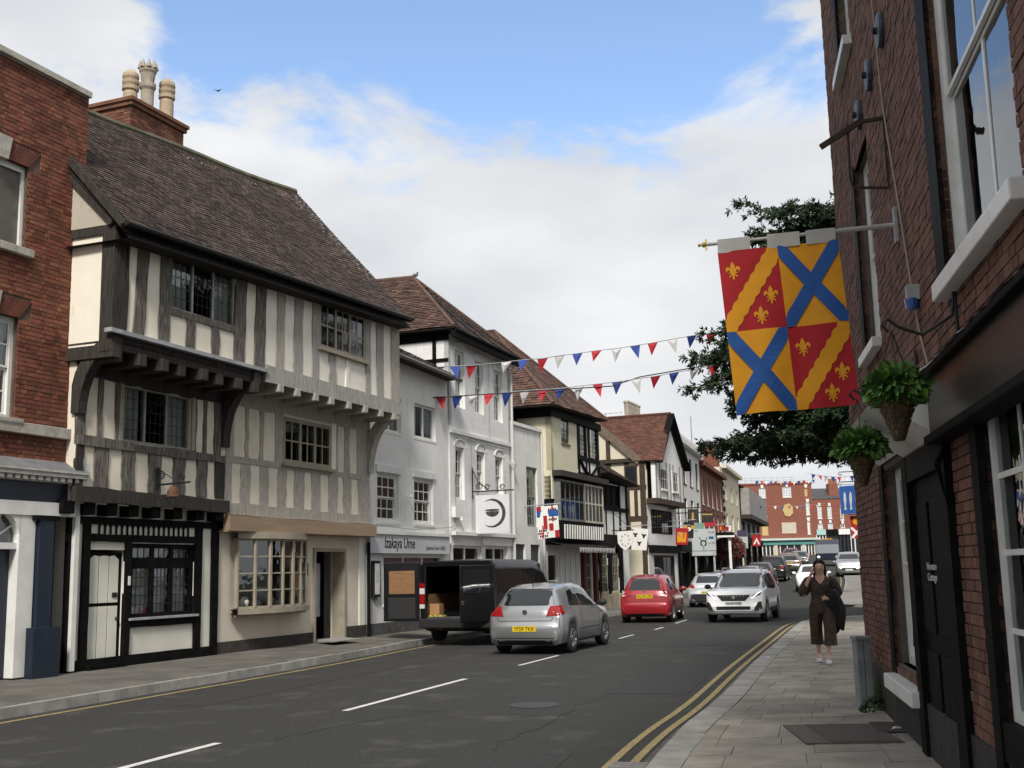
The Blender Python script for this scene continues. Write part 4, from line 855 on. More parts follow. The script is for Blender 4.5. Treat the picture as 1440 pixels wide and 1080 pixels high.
# --- low white house
A0 = 19.78; LW = MF.root('low_white_house', 'narrow low white house squeezed between tall white house and cream house', 'house', A0); L = 2.8
ops = [(1.35, 2.4, 3.2, 5.25), (.2, 1.1, .3, 2.6), (1.6, 2.5, .3, 2.6)]
wall(LW, 'wall', M_wash, 0, L, 0, 6.55, 0, ops, .14); window(LW, *ops[0], -.08, 2, 6, mat('grey_green_frame', (.25, .27, .25)), .05, .025, .06, sash=True, panes=False, sill=.07)
for q in ops[1:]: bx(LW, 'shop_door', mat('grey_door', (.06, .07, .065)), q[0], q[1], -.12, -.08, q[2], q[3])
bx(LW, 'coping', M_wash2, 0, L, -.2, .07, 6.55, 6.66); b = MB(); b.fb(0, L, -5, -.8, 0, 6.5); b.build('dark_core', M_dark, LW)
b = MB(); b.tube([(L-.05, -.06, .3), (L-.05, -.06, 6.5)], .04, 6); b.build('downpipe', MATS['offwhite_pipe'], LW)
# --- cream house
A0 = 22.6; CR = MF.root('cream_house', 'cream rendered house with red hipped roof, oriel window and striped timber gallery', 'house', A0); L = 5.6
M_cr = mat('yellow_cream_render', (.66, .62, .46), (.61, .57, .425), 1.2, .88, .12, 20, c3=(.45, .42, .29), s3=1.8, a3=.34)
wall(CR, 'upper_wall', M_cr, 0, L, 5.2, 7.4, .4, [(1.1, 1.95, 6.28, 7.2), (3.1, 3.75, 5.95, 7.25), (4.3, 5.2, 5.95, 7.25)], .2)
window(CR, 1.1, 1.95, 6.28, 7.2, .38, 2, 2, mat('brown_frame', (.16, .14, .1)), .06, .03, .06, sill=.06)
b = MB(); b.box(0, .2, -.4, 5, 4.2, 7.4); b.build('flank_wall', M_cr, CR)
for a, c in [(2.85, 3.1), (3.75, 3.95), (4.1, 4.3), (5.2, 5.45)]: b = MB(); stud(b, a, c, 5.25, 7.35, .4); b.build('stud', M_black, CR)
for e, g in [(5.2, 5.35), (5.8, 5.95)]: bx(CR, 'rail', M_black, 2.85, 5.5, .4, .45, e, g)
bx(CR, 'infill', M_wash, 2.85, 5.5, .395, .41, 5.35, 5.8)
for s_ in (-1, 1):
    b = MB(); b.tube([(4.15+s_*(.2+.9*math.sin(k/6*1.4)), -.44, 5.3+.55*k/6) for k in range(7)], .07, 5); b.build('curved_brace', M_black, CR)
window(CR, 3.1, 3.75, 5.95, 7.25, .42, 4, 7, M_black, .05, .012, .06, panes=False, lead=True, barm=M_white); window(CR, 4.3, 5.2, 5.95, 7.25, .42, 5, 7, M_black, .05, .012, .06, panes=False, lead=True, barm=M_white)
bx(CR, 'jetty_beam', M_tdark, -.9+.9, L, .3, .75, 5.0, 5.2); bx(CR, 'first_wall', M_black, 0, L, .1, .35, 2.6, 5.0)
W = window(CR, .2, 2.9, 3.45, 4.9, .62, 5, 2, mat('grey_oriel', (.17, .18, .17), (.12, .13, .12), 5), .08, .05, .25, panes=False, curtain=0); W = window(CR, 2.9, 5.2, 3.45, 4.9, .62, 5, 2, mat('cream_oriel', (.5, .46, .36)), .07, .06, .25, panes=False, curtain=1)
bx(CR, 'gallery_panel', M_black, .2, 5.2, .35, .6, 2.78, 3.45)
for k in range(17): x = .55+k*.275; b = MB(); b.prism([(x, 2.82), (x+.09, 2.82), (x+.11, 3.32), (x+.02, 3.32)], -.63, -.6); b.build('baluster', M_white, CR)
b = MB(); b.add([(-.1, -.15, 2.75), (5.4, -.15, 2.75), (5.4, -1.0, 2.5), (-.1, -1.0, 2.5)], [(0, 1, 2, 3), (3, 2, 1, 0)]); b.build('canopy', M_tdark, CR)
for k in range(24): x = 1.0+k*.18; b = MB(); b.prism([(x, 2.5), (x+.1, 2.5), (x+.05, 2.32)], -1.01, -1.0); b.build('valance_point', M_white, CR)
wall(CR, 'shopfront', M_white, 0, L, 0, 2.6, .05, [(.3, 1.3, .4, 2.3), (4.2, 5.2, .4, 2.4)], .2)
for k in range(4): x = 1.45+k*.6; bx(CR, 'shutter_panel', M_curtain, x, x+.5, .05, .08, .4, 2.35)
for x in (3.85, 5.3): bx(CR, 'shop_post', mat('oxblood', (.09, .016, .014)), x, x+.26, .05, .2, .3, 2.6)
window(CR, .3, 1.3, .4, 2.3, 0, 1, 2, M_white, .06, .04, .05, panes=False); window(CR, 4.2, 5.2, .4, 2.4, 0, 3, 4, M_stone, .06, .04, .05, panes=False)
ap = (2.5, 2.75, 10.95); bp_ = (2.5, 6, 10.95); e0 = (-.65, -.75, 7.42); e1 = (L+.1, -.75, 7.55); bkL = (-.65, 6, 7.42); bkR = (L+.1, 6, 7.55)
b = MB(); b.add([e0, e1, ap, bkL, bkR, bp_], [(0, 1, 2), (3, 0, 2, 5), (1, 4, 5, 2), (0, 3, 4, 1), (3, 5, 4)]); rf = b.build('roof', M_roofb, CR)
tiles(rf, (up(e0), up(e1), up(ap), up(ap)), M_roof2, .22, .15, seedv=8); tiles(rf, (up(bkL), up(e0), up(ap), up(bp_)), M_roof2, .22, .15, seedv=9, lift=.03)
b = MB(); b.tube([up(e0, .06), up(ap, .04), up(bp_, .04)], .08, 6); b.tube([up(e1, .06), up(ap, .04)], .07, 6); b.build('ridge_tiles', M_roof2, rf)
b = MB(); b.fb(-.2, L, .3, .5, 7.15, 7.42); b.box(-.22, -.02, -.5, 4, 7.1, 7.42); b.build('eaves_board', M_black, rf); b = MB(); b.fb(.3, L, -5, -.5, 0, 7.2); b.build('dark_core', M_dark, CR)
b = MB(); b.box(-.06, -.0, .9, 1.0, 6.5, 7.2); b.build('flank_timber', M_black, CR)
# --- small black and white house with low roof
A0 = 28.25; BW_ = MF.root('small_timbered_shop', 'small black-and-white shop with arched windows and low tiled roof', 'shop', A0); L = 4.3
wall(BW_, 'wall', M_wash, 0, L, 0, 5.6, .2, [(.5, 3.0, 4.25, 5.15), (.3, 1.2, .8, 2.6), (1.7, 2.7, .8, 2.6)], .2)
window(BW_, .5, 3.0, 4.25, 5.15, .2, 3, 2, M_black, .09, .05, .08, lights=3, panes=False)
for a, c, e, g in [(0, .2, 3, 5.6), (3.0, 3.2, 3, 5.3), (4.0, 4.25, 3, 5.3), (1.1, 1.2, 3.1, 4.1), (2.1, 2.2, 3.1, 4.1), (0.2, .5, 4.1, 5.3), (0, .3, .6, 3), (1.2, 1.7, .6, 3), (2.7, 3.3, .6, 3)]: b = MB(); stud(b, a, c, e, g, .2); b.build('stud', M_black, BW_)
for e, g in [(4.08, 4.24), (2.65, 3.1), (5.2, 5.5)]: bx(BW_, 'rail', M_black, 0, L, .2, .26, e, g)
for a, c in ((.3, 1.2), (1.7, 2.7)):
    window(BW_, a, c, .8, 2.6, .18, 4, 5, M_stone, .05, .03, .06, panes=False)
    b = MB()
    for k in range(8):
        t0 = math.pi*k/8; t1 = math.pi*(k+1)/8; mid = (a+c)/2; r_ = (c-a)/2
        b.hexa([(mid+r_*math.cos(t1), -.24, 2.15+r_*math.sin(t1)), (mid+r_*math.cos(t0), -.24, 2.15+r_*math.sin(t0)), (mid+r_*math.cos(t0), -.1, 2.15+r_*math.sin(t0)), (mid+r_*math.cos(t1), -.1, 2.15+r_*math.sin(t1)), (mid+r_*math.cos(t1), -.24, 2.7), (mid+r_*math.cos(t0), -.24, 2.7), (mid+r_*math.cos(t0), -.1, 2.7), (mid+r_*math.cos(t1), -.1, 2.7)])
    b.build('arch_head', M_black, BW_)
M_sandst = mat('sandstone', (.34, .285, .2), (.25, .21, .15), 4, .9, .5, 20, c3=(.15, .13, .1), s3=4, a3=.4)
for k in range(5): x = .05+k*.72; b = MB(); b.fb(x, x+.66, .15, .36, .1, .82-.1*(k % 2)); b.build('footing_stone', M_sandst, BW_, bevel=.06)
e0, e1, r1, r0 = (-.2, -.75, 5.5), (L+.1, -.75, 5.2), (L+.1, 2.4, 7.2), (-.2, 2.4, 7.4)
b = MB(); b.add([e0, e1, r1, r0, (L+.1, 4, 5), (-.2, 4, 5)], [(0, 1, 2, 3), (3, 2, 4, 5), (0, 3, 5), (1, 4, 2), (0, 5, 4, 1)]); rf = b.build('roof', M_roofb, BW_); tiles(rf, (up(e0), up(e1), up(r1), up(r0)), M_roof, .22, .15, seedv=12)
b = MB(); b.fb(.1, L, -5, -.4, 0, 5.4); b.build('dark_core', M_dark, BW_)
# --- gabled timber house with the orange roof
A0 = 35.4; GB = MF.root('gabled_timber_house', 'tall cream and brown timbered house with steep orange tiled gable', 'house', A0); L = 5.2
M_tbr = mat('brown_timber', (.062, .04, .027), (.04, .028, .02), 5, .85, .4, 30)
M_gcream = mat('soft_cream_panel', (.62, .565, .43), (.57, .52, .40), 1.5, .9, c3=(.5, .45, .35), s3=2, a3=.33)
hR = 8.95
b = MB(); fl2 = [(-5, 0), (.3, 0), (.3, 6.45), (-.1, 6.6), (-2.55, hR-.1), (-5, 6.5)]     # flank wall facing down the street, (o,h)
b.add([(0, -o_, h_) for o_, h_ in fl2]+[(.2, -o_, h_) for o_, h_ in fl2], [tuple(range(5, -1, -1)), tuple(range(6, 12))]); b.build('flank_wall', M_gcream, GB)
for (o0, o1, h0_, h1_) in [(-3.4, .3, 5.28, 5.48), (-3.4, .3, 3.85, 4.07), (-3.4, .3, 2.65, 2.85), (-3.4, -.3, 6.55, 6.72), (-3.4, -.3, 3.2, 3.3)]: b = MB(); b.box(-.04, .02, -o1, -o0, h0_, h1_); b.build('rail', M_tbr, GB)
for (o0, h0_, h1_, w_) in [(.14, .2, 6.5, .26), (-.6, 2.8, 6.6, .2), (-1.45, 2.8, 7.6, .2), (-2.4, 2.8, 8.4, .2), (-.2, 4.0, 5.4, .16), (-1.0, 5.4, 6.6, .0)]:
    if w_: b = MB(); b.box(-.045, .02, -o0-w_/2, -o0+w_/2, h0_, h1_); b.build('post', M_tbr, GB)
b = MB(); b.box(-.06, .02, .1, .7, 5.5, 6.4); fw = b.build('flank_window', M_tbr, GB); pb = MB(); pb.add([(-.065, .16, 5.58), (-.065, .64, 5.58), (-.065, .64, 6.32), (-.065, .16, 6.32)], [(3, 2, 1, 0)]); pb.build('pane', mat('dark_pane', (.02, .022, .025), rough=.1), fw)
b = MB(); b.bar((-.1, -.05, 6.55), (-.1, 2.6, hR-.02), .08, .34); b.build('bargeboard', mat('taupe_board', (.16, .125, .09), (.12, .095, .07), 5, .85), GB)
# street front, jettied
wall(GB, 'front_wall', M_wash, 0, L, 0, 4.8, .3, [(.6, 4.4, 3.3, 4.4), (.3, 4.6, .6, 2.3)], .2); wall(GB, 'front_upper_wall', M_wash, 0, L, 4.8, 6.6, .75, [(.8, 2.0, 5.3, 6.3), (3.0, 4.2, 5.3, 6.3)], .2)
b = MB(); b.prism([(0, 6.6), (L, 6.6), (L/2, 8.72)], -.75, -.5); b.build('front_gable', M_wash, GB)
for a, c in ((.8, 2.0), (3.0, 4.2)): window(GB, a, c, 5.3, 6.3, .78, 3, 2, M_white, .06, .03, .06, panes=False, sill=.06)
window(GB, .6, 4.4, 3.3, 4.4, .32, 8, 2, M_black, .06, .03, .06, panes=False); window(GB, .3, 4.6, .6, 2.3, .3, 3, 1, M_tdark, .08, .05, .06, panes=False)
for k in range(9): x = .0+k*L/8.2; b = MB(); b.fb(x, x+.13, .75, .79, 4.85, 6.6); b.build('stud', mat('faded_grey_timber', (.22, .21, .2)), GB) if k not in (2, 6) else None
bx(GB, 'jetty_beam', M_tbr, -.05, L, .3, .82, 4.62, 4.86); bx(GB, 'shop_fascia', M_black, 0, L, .3, .5, 2.4, 2.75)
b = MB()
for s_ in (-1, 1): b.bar((L/2, -.95, 9.0), (L/2+s_*2.75, -1.0, 6.45), .06, .3, (0, 1, 0))
b.build('bargeboard', M_black, GB)
q1, q2, q3, q4 = (-.15, .15, 6.55), (-.15, -1.2, 6.5), (L/2, -.95, hR), (L/2, 2.55, hR)
b = MB(); b.add([q1, q2, q3, q4, (L+.1, -1.2, 6.5), (L+.1, 5, 6.5), (L/2, 5, hR), (-.15, 5, 6.5)], [(0, 1, 2, 3), (2, 4, 5, 6), (0, 3, 6, 7)]); rf = b.build('roof', M_roofb, GB); tiles(rf, (up(q1), up(q2), up(q3), up(q4)), M_roof3, .22, .15, seedv=15); 
tiles(rf, (up((-.1, .1, 6.55)), up((-.08, .1, 6.55)), up((L/2, 2.55, hR)), up((-.1, 2.55, hR))), M_roof3, .22, .15, seedv=16)
b = MB(); b.tube([up(q3, .05), up((L/2, 5, hR), .05)], .09, 6); b.build('ridge_tiles', M_roof3, rf); b = MB(); b.fb(.3, L, -5, -.4, 0, 6.3); b.build('dark_core', M_dark, GB)
sW, hW = MF.sh(942, 790, .33)
bx(GB, 'menu_board', mat('menu_board', (.62, .6, .55), (.4, .38, .34), 30, .8, stretch=(1, 1, 4), lo=.5, hi=.56), .05-.3, .9-.3, .3, .36, .9, 2.3)
cs = MF.root('chimney_stack', 'stone-coloured cluster of tall chimney pots above the orange gable roof', 'chimney', A0)
b = MB(); s1, h1 = MF.sh(883, 588, -3.2); s1 -= A0; hk = h1+.1; b.box(s1, s1+2.6, 2.9, 3.9, hR-2, hk); b.box(s1-.1, s1+2.7, 2.8, 4.0, hk-.35, hk-.2); b.build('stack', M_brickR, cs)
for k in range(6): b = MB(); b.lathe([(.15, 0), (.17, .05), (.14, .1), (.16, .75), (.2, .8), (.18, .9), (.1, .9)], 10, (s1+.25+k*.42, 3.3, hk)); b.build('chimney_pot', M_pot2, cs)
b = MB(); b.tube([(s1+.6, 2.8, hR), (s1+.6, 2.8, hk+.7)], .02, 5); b.build('flue', M_lead, cs)
an = MF.root('tv_aerial', 'thin rooftop television aerial between cream house and orange gable', 'aerial', 33)
s1, h1 = MF.sh(852, 582, -2.5); s1 -= 33; b = MB(); b.tube([(s1, 2.5, 6.8), (s1, 2.5, h1+.05)], .02, 5); b.tube([(s1-.1, 1.6, h1), (s1+.1, 3.4, h1)], .012, 4)
for k in range(7): b.bar((s1-.2, 1.75+k*.26, h1), (s1+.2, 1.75+k*.26, h1), .012)
b.build('aerial_rods', M_lead, an)
# --- far houses on the second facade line
def farhouse(name, label, a0, a1, h, m, rows, cols, wm, roofm=None, ridge=2.5, corn=None, ww=.5, shop=None, base=None, parapet=0):
    p = MF2.A+MF2.d*a0; z = gz(p.x, p.y); L = a1-a0; r = MF2.root(name, label, 'house', a0); ops = []
    for (h0, h1) in rows:
        for k in range(cols): x = L*(k+.5)/cols; ops.append((x-L/cols*ww/2, x+L/cols*ww/2, h0, h1))
    g = (.3, L-.3, z+.5, z+2.4); wall(r, 'wall', m, 0, L, z-.5, h, 0, ops+[g], .15)
    for q in ops: window(r, *q, -.07, 2, 2, wm, .07, .04, .06, panes=False, sill=.1)
    bx(r, 'shop_window', mat('dark_pane', (.02, .022, .025), rough=.1), g[0], g[1], -.12, -.1, g[2], g[3]); bx(r, 'shop_fascia', shop or M_black, 0, L, .0, .25, z+2.45, z+3.0)
    for k in range(4): x = .3+(L-.6)*k/3; bx(r, 'shop_pilaster', shop or M_black, x-.15, x+.15, -.1, .12, z+.1, z+2.45)
    if corn: bx(r, 'cornice', corn, -.1, L+.05, 0, .35, h-.1, h+.15)
    if roofm:
        e = [(-.1, -.3, h+.1), (L+.1, -.3, h+.1), (L+.1, 3.5, h+ridge), (-.1, 3.5, h+ridge)]; b = MB(); b.add(e+[(L+.1, 7, h), (-.1, 7, h)], [(0, 1, 2, 3), (3, 2, 4, 5), (0, 3, 5), (1, 4, 2)]); b.build('roof', roofm, r)
    b = MB(); b.box(0, .2, 0, 6, 0, h); b.box(L-.2, L, 0, 6, 0, h); b.build('side_wall', m, r); b = MB(); b.fb(.2, L-.2, -6, -.7, 0, h-.05); b.build('dark_core', M_dark, r)  # dark box added inside the open shell so its windows stay unlit
    return r
M_fb = mat('brick_far', (.20, .072, .045), (.16, .058, .038), 3, .9, c3=(.13, .06, .045), s3=1.2, a3=.4, stretch=(1, 1, 3))
fh1 = farhouse('parapet_house', 'white parapeted house with black pilasters beyond the orange gable', 3.2, 14.2, 8.45, M_wash, [(6.3, 7.9), (3.7, 5.5)], 4, M_black, corn=M_wash, ww=.42)
bx(fh1, 'black_edge', M_black, -.12, .35, 0, .15, 5.5, 8.5); b = MB(); b.box(-.02, .0, 0, 5, 4, 8.45); b.build('flank_face', M_black, fh1); bx(fh1, 'parapet', M_wash, 0, 11, -.3, .05, 8.6, 9.0)
b = MB(); q = MF2.sh(971, 583, -1); b.tube([(q[0]-3.2, 1, 8.4), (q[0]-3.2, 1, 11.6)], .04, 5); b.build('flagpole', M_lead, fh1)
fh2 = farhouse('brick_townhouse', 'red brick townhouse with white sash windows and brick chimney', 14.3, 27.5, 8.0, M_fb, [(5.6, 7.3), (3.6, 5.2)], 5, M_white, M_slate, 1.6, corn=M_fb, ww=.4)
b = MB(); b.fb(4.5, 7.2, -3.2, -2.2, 8, 10.6); ck = b.build('chimney', M_fb, fh2)
for k in range(4): b = MB(); b.lathe([(.18, 0), (.16, .6), (.2, .65), (.1, .66)], 8, (4.9+k*.65, 2.7, 10.6)); b.build('chimney_pot', mat('terracotta', (.3, .12, .07)), ck)
fh3 = farhouse('quoined_house', 'tall cream house with black quoins in the far row', 27.6, 40.5, 8.9, M_gcream, [(6.6, 7.7), (4.3, 5.6)], 3, M_white, corn=M_gcream, ww=.3)
for k in range(12): bx(fh3, 'quoin', M_black, -.05, .9 if k % 2 else .5, -.05, .05, 1.5+k*.6, 1.8+k*.6)
fh4 = farhouse('jettied_house', 'grey timbered house with deep jetties at the end of the far row', 40.6, 62, 8.2, mat('grey_panel', (.30, .29, .27), (.24, .235, .22), 2), [(6.2, 7.6), (4.2, 5.5)], 4, M_black, M_roof, 3, ww=.5)
bx(fh4, 'jetty', M_tdark, -.05, 21.4, .0, .9, 5.6, 5.95); bx(fh4, 'upper_storey', MATS['grey_panel'], .02, 21.3, .1, .8, 5.95, 8.15)
b = MB(); b.fb(3, 5, -3.2, -2, 8, 12); ck = b.build('chimney', M_fb, fh4)
for k in range(4): b = MB(); b.lathe([(.18, 0), (.16, .5), (.2, .55), (.1, .56)], 8, (3.3+k*.45, 2.6, 12)); b.build('chimney_pot', MATS['terracotta'], ck)
# --- brick corner block closing the street
Bp = Vector((29.5, 150)); FB = Fac(Bp, Bp+Vector((1, -.01))); zB = 2.9
M_fb2 = mat('brick_orange_far', (.235, .088, .058), (.195, .073, .05), 2, .9, c3=(.19, .07, .045), s3=.8, a3=.42, stretch=(1, 1, 3))
CB = FB.root('brick_corner_block', 'three-storey red brick corner block with teal shopfronts at the end of the street', 'building')
def fr(x0, y0, x1, y1): 
    s0, h1 = FB.sh(x0, y0); s1, h0 = FB.sh(x1, y1); return s0, s1, h0, h1
wins = [fr(1067, 687, 1077, 700), fr(1100, 685, 1113, 699), fr(1131, 686, 1136, 698), fr(1069, 710, 1079, 726), fr(1133, 707, 1139, 724), fr(1071, 735, 1081, 753), fr(1135, 733, 1140, 751)]
wall(CB, 'wall', M_fb2, -.5, FB.sh(1142, 700)[0], 0, 12.2, 0, wins, .2)
for i, q in enumerate(wins):
    if i in (2, 5): bx(CB, 'blind_window', mat('ochre_render', (.50, .36, .16)), q[0], q[1], -.15, -.1, q[2], q[3])
    else: window(CB, *q, -.05, 3, 4, M_white, .08, .07, .06, panes=False, sill=.1)
    m_ = (q[0]+q[1])/2; b = MB(); b.prism([(m_-.14, q[3]+.02), (m_+.14, q[3]+.02), (m_+.22, q[3]+.5), (m_-.22, q[3]+.5)], -.06, .0); b.build('keystone', M_white, CB)
q = fr(1102, 709, 1114, 726); b = MB(); n = 14; mx_, mz_ = (q[0]+q[1])/2, (q[2]+q[3])/2; b.prism([(mx_+.72*math.cos(6.283*k/n)*(1 if k % 2 else .86), mz_+.9*math.sin(6.283*k/n)*(1 if k % 2 else .9)) for k in range(n)], -.12, 0); b.build('carved_panel', MATS['ochre_render'], CB)
q = fr(1099, 735, 1120, 750); bx(CB, 'stone_tablet', mat('pale_tablet', (.52, .47, .38), (.46, .41, .33), 3), q[0], q[1], 0, .08, q[2], q[3])
bx(CB, 'parapet_coping', M_fb2, -.6, FB.sh(1142, 700)[0]+.1, -.3, .1, 12.2, 12.4)
hcn = FB.sh(1110, 757)[1]; x1_ = FB.sh(1150, 757)[0]
bx(CB, 'shop_cornice', mat('pale_green_cornice', (.5, .56, .52)), -.6, x1_, 0, .7, hcn-.25, hcn)
M_teal = mat('teal_fascia', (.10, .27, .24), (.08, .23, .21), 3); hf = FB.sh(1110, 766)[1]
bx(CB, 'shop_fascia', M_teal, -.5, x1_, 0, .4, hf, hcn-.25)
for (xa, xb) in ((1072, 1088), (1097, 1127), (1133, 1145)):
    s0, s1 = FB.sh(xa, 775)[0], FB.sh(xb, 775)[0]; bx(CB, 'shop_window', mat('dark_pane', (.02, .022, .025), rough=.1), s0, s1, .0, .12, zB+.3, hf); 
    for k in range(4): x = s0+(s1-s0)*k/3; bx(CB, 'shop_mullion', M_white, x-.06, x+.06, .12, .2, zB, hf)
for px in (1067, 1091, 1130, 1147): s0 = FB.sh(px, 775)[0]; bx(CB, 'shop_pilaster', mat('cream_pilaster', (.5, .46, .36)), s0-.2, s0+.2, 0, .35, zB-.5, hf)
sc = FB.root('roof_scaffold', 'grey scaffold rail along the roof of the brick corner block', 'scaffold')
b = MB()
for k in range(9): x = .2+k*.85; b.tube([(x, .6, 12.3), (x, .6, 13.2)], .03, 4)
for z in (12.8, 13.15): b.tube([(0, .6, z), (7.6, .6, z)], .03, 4)
b.build('rails', M_lead, sc)
sA = FB.sh(1142, 740)[0]+.05; BB = FB.root('brick_terrace', 'lower red brick terrace right of the corner block with a broad chimney', 'building', sA)
wins = [fr(1150, 712, 1157, 729), fr(1164, 712, 1171, 729), fr(1182, 714, 1188, 731), fr(1151, 737, 1159, 753), fr(1165, 736, 1173, 753), fr(1183, 737, 1190, 754)]; wins = [(a-sA, b_-sA, c, d) for a, b_, c, d in wins]
hq = FB.sh(1170, 701)[1]; wall(BB, 'wall', M_fb2, 0, 9, 0, hq, -.3, wins, .2)
for q in wins: window(BB, *q, -.35, 2, 4, M_white, .08, .06, .06, panes=False, sill=.1); m_ = (q[0]+q[1])/2; bx(BB, 'keystone', M_white, m_-.15, m_+.15, -.3, -.22, q[3]+.05, q[3]+.45)
b = MB(); b.add([(0, .2, hq), (9, .2, hq), (9, 4, hq+1.6), (0, 4, hq+1.6)], [(0, 1, 2, 3)]); b.build('roof', M_slate, BB)
q = fr(1168, 679, 1183, 702); b = MB(); b.fb(q[0]-sA, q[1]-sA, -2.4, -1.2, hq-.5, q[3]); ck = b.build('chimney', M_fb2, BB)
for k in range(4): b = MB(); b.lathe([(.17, 0), (.15, .6), (.2, .65), (.1, .66)], 8, (q[0]-sA+.3+k*.28, 1.8, q[3])); b.build('chimney_pot', MATS['terracotta'], ck)
for (xa, xb, m_, m2) in ((1150, 1163, mat('pale_teal', (.35, .5, .47)), M_white), (1164, 1180, M_black, M_tdark), (1181, 1197, M_white, M_black), (1198, 1215, mat('slate_blue', (.1, .13, .2)), M_white)):
    s0, s1 = FB.sh(xa, 775)[0]-sA, FB.sh(xb, 775)[0]-sA; bx(BB, 'shop_fascia', m_, s0, s1, -.3, .1, zB+2.6, zB+3.3); bx(BB, 'shop_window', mat('dark_pane', (.02, .022, .025), rough=.1), s0, s1, -.3, -.2, zB+.4, zB+2.6)
    for k in range(4): x = s0+(s1-s0)*k/3; bx(BB, 'shop_mullion', m2, x-.07, x+.07, -.2, -.1, zB, zB+2.6)
# continuation of the town, right of the terrace and behind
b = MB(); b.box(0, 34, 0, 10, 0, 9); r = thing('brick_terrace', 'plain red brick terrace at the far right end of the cross', 'building', (44.6, 150.2, 0)); b.build('wall', M_fb2, r); MB().add([(0, -.3, 9), (34, -.3, 9), (34, 5, 12), (0, 5, 12), (34, 10.3, 9), (0, 10.3, 9)], [(0, 1, 2, 3), (3, 2, 4, 5), (0, 3, 5), (1, 4, 2)]).build('roof', M_slate, r)
# ---------------------------------------------------------------- brick building on the right
RB_ = RF.root('brick_corner_pub', 'close brick building on the right with white sash windows and black shopfront', 'building')
M_brr = mat('brown_brick', (.15, .07, .05), (.10, .05, .037), 5, .85, .45, 50, piece=.30, c3=(.075, .05, .04), s3=2.2, a3=.43)
M_mor2 = mat('dirty_mortar', (.11, .09, .075), (.075, .062, .053), 9, .95)
opsR = [(2.3, 3.9, .72, 2.66), (4.25, 5.75, .1, 2.40), (7.2, 9.2, .78, 2.75), (6.5, 8.6, 3.62, 6.25), (1.75, 2.95, 3.95, 6.1), (1.2, 2.3, 7.45, 9.4)]
wall(RB_, 'wall', M_mor2, -.55, 20, 0, 12, -.012, opsR, .22)
def skipR(s, z): return s > 6.05 and 2.55 < z < 3.08
bricks(RB_, RF, -.55, 11.5, .55, 11.0, 0, M_brr, opsR, skip=skipR)
bx(RB_, 'plinth', mat('black_plinth', (.02, .019, .018), (.035, .032, .03), 4, .7, .3, 20), -.57, 20, -.02, .03, 0, .55)
b = MB(); b.box(-.55, -.53, 0, 9, 0, 12); b.build('end_wall', M_brr, RB_); b = MB(); b.fb(-.5, 20, -6, -1.1, 0, 11.8); b.build('dark_core', M_dark, RB_); bx(RB_, 'roof', M_slate, -.8, 20, -7, .3, 12, 12.3)  # includes an added dark core in place of unlit rooms
b = MB(); b.tube([(-.5, .04, 0), (-.5, .04, 2.9), (-.5, .1, 3.1)], .028, 8)
for z in (1.0, 2.2): b.lathe([(.028, 0), (.04, 0), (.04, .06), (.028, .06)], 8, (-.5, .04, z))
b.build('downpipe', mat('grey_iron_pipe', (.14, .145, .145), (.10, .105, .105), 6, .6), RB_)
# windows
M_wr = mat('white_gloss', (.70, .70, .68), (.62, .62, .60), 4, .35, .08, 20, c3=(.45, .44, .4), s3=7, a3=.34)
W = window(RB_, *opsR[3], -.06, 2, 2, M_wr, .10, .05, .12, sash=True, curtain=0); bx(W, 'sill', M_wr, 6.45, 8.75, -.1, .11, 3.50, 3.62, bevel=.01)
W = window(RB_, *opsR[4], -.10, 3, 4, M_wr, .08, .03, .1, sash=True); bx(W, 'sill', M_wr, 1.7, 3.0, -.1, .10, 3.85, 3.95, bevel=.01)
W = window(RB_, *opsR[5], -.10, 3, 4, M_wr, .08, .03, .1, sash=True, panes=False); bx(W, 'sill', M_wr, 1.1, 2.4, -.1, .10, 7.34, 7.45, bevel=.01)
W = window(RB_, *opsR[0], -.12, 3, 4, M_wr, .08, .03, .1, sash=True, curtain=1); bx(W, 'sill', M_wr, 2.2, 4.05, -.1, .13, .48, .62, bevel=.015); bx(W, 'sub_sill', M_black, 2.3, 3.9, -.2, -.05, .62, .72)
W = window(RB_, *opsR[2], -.02, 3, 4, M_wr, .07, .035, .1, curtain=0)
for s0, s1, h0, h1 in [(6.18, 6.5, 3.62, 6.3), (1.5, 1.75, 3.9, 6.15), (.98, 1.2, 7.4, 9.4), (2.02, 2.3, .62, 2.7)]: bx(RB_, 'black_reveal_band', M_black, s0, s1, -.02, .018, h0, h1)
# black shopfront round door and near window
for s0, s1, h0, h1, o in [(3.98, 4.25, .1, 2.62, .06), (5.75, 6.08, .1, 2.62, .06), (4.25, 5.75, 2.40, 2.62, .055), (7.0, 7.2, .1, 2.62, .06), (7.2, 9.2, .55, .78, .05)]: bx(RB_, 'shopfront_frame', M_black, s0, s1, -.02, o, h0, h1)
D = bx(RB_, 'door', M_black, 4.25, 5.75, -.05, .0, .1, 2.4)
for e, g in ((.3, 1.0), (1.15, 2.2)):
    for a, c in ((4.4, 4.92), (5.05, 5.6)): bx(D, 'panel', M_black, a, c, .0, .018, e, g, bevel=.012)
text('lettering', 'Newton\nCottage', .085, mat('dim_white', (.5, .5, .5)), D, (4.98, -.022, 1.64), sx=1.6)
FS = bx(RB_, 'fascia_board', mat('dark_fascia', (.028, .020, .017), (.018, .014, .013), 3, .35), 6.05, 12, 0, .13, 2.60, 3.0); bx(RB_, 'fascia_moulding', M_black, 6.0, 12, 0, .17, 2.55, 2.61, bevel=.01); bx(RB_, 'fascia_cornice', M_black, 6.0, 12, 0, .19, 3.0, 3.05, bevel=.01)
b = MB(); R = random.Random(8); n = 60
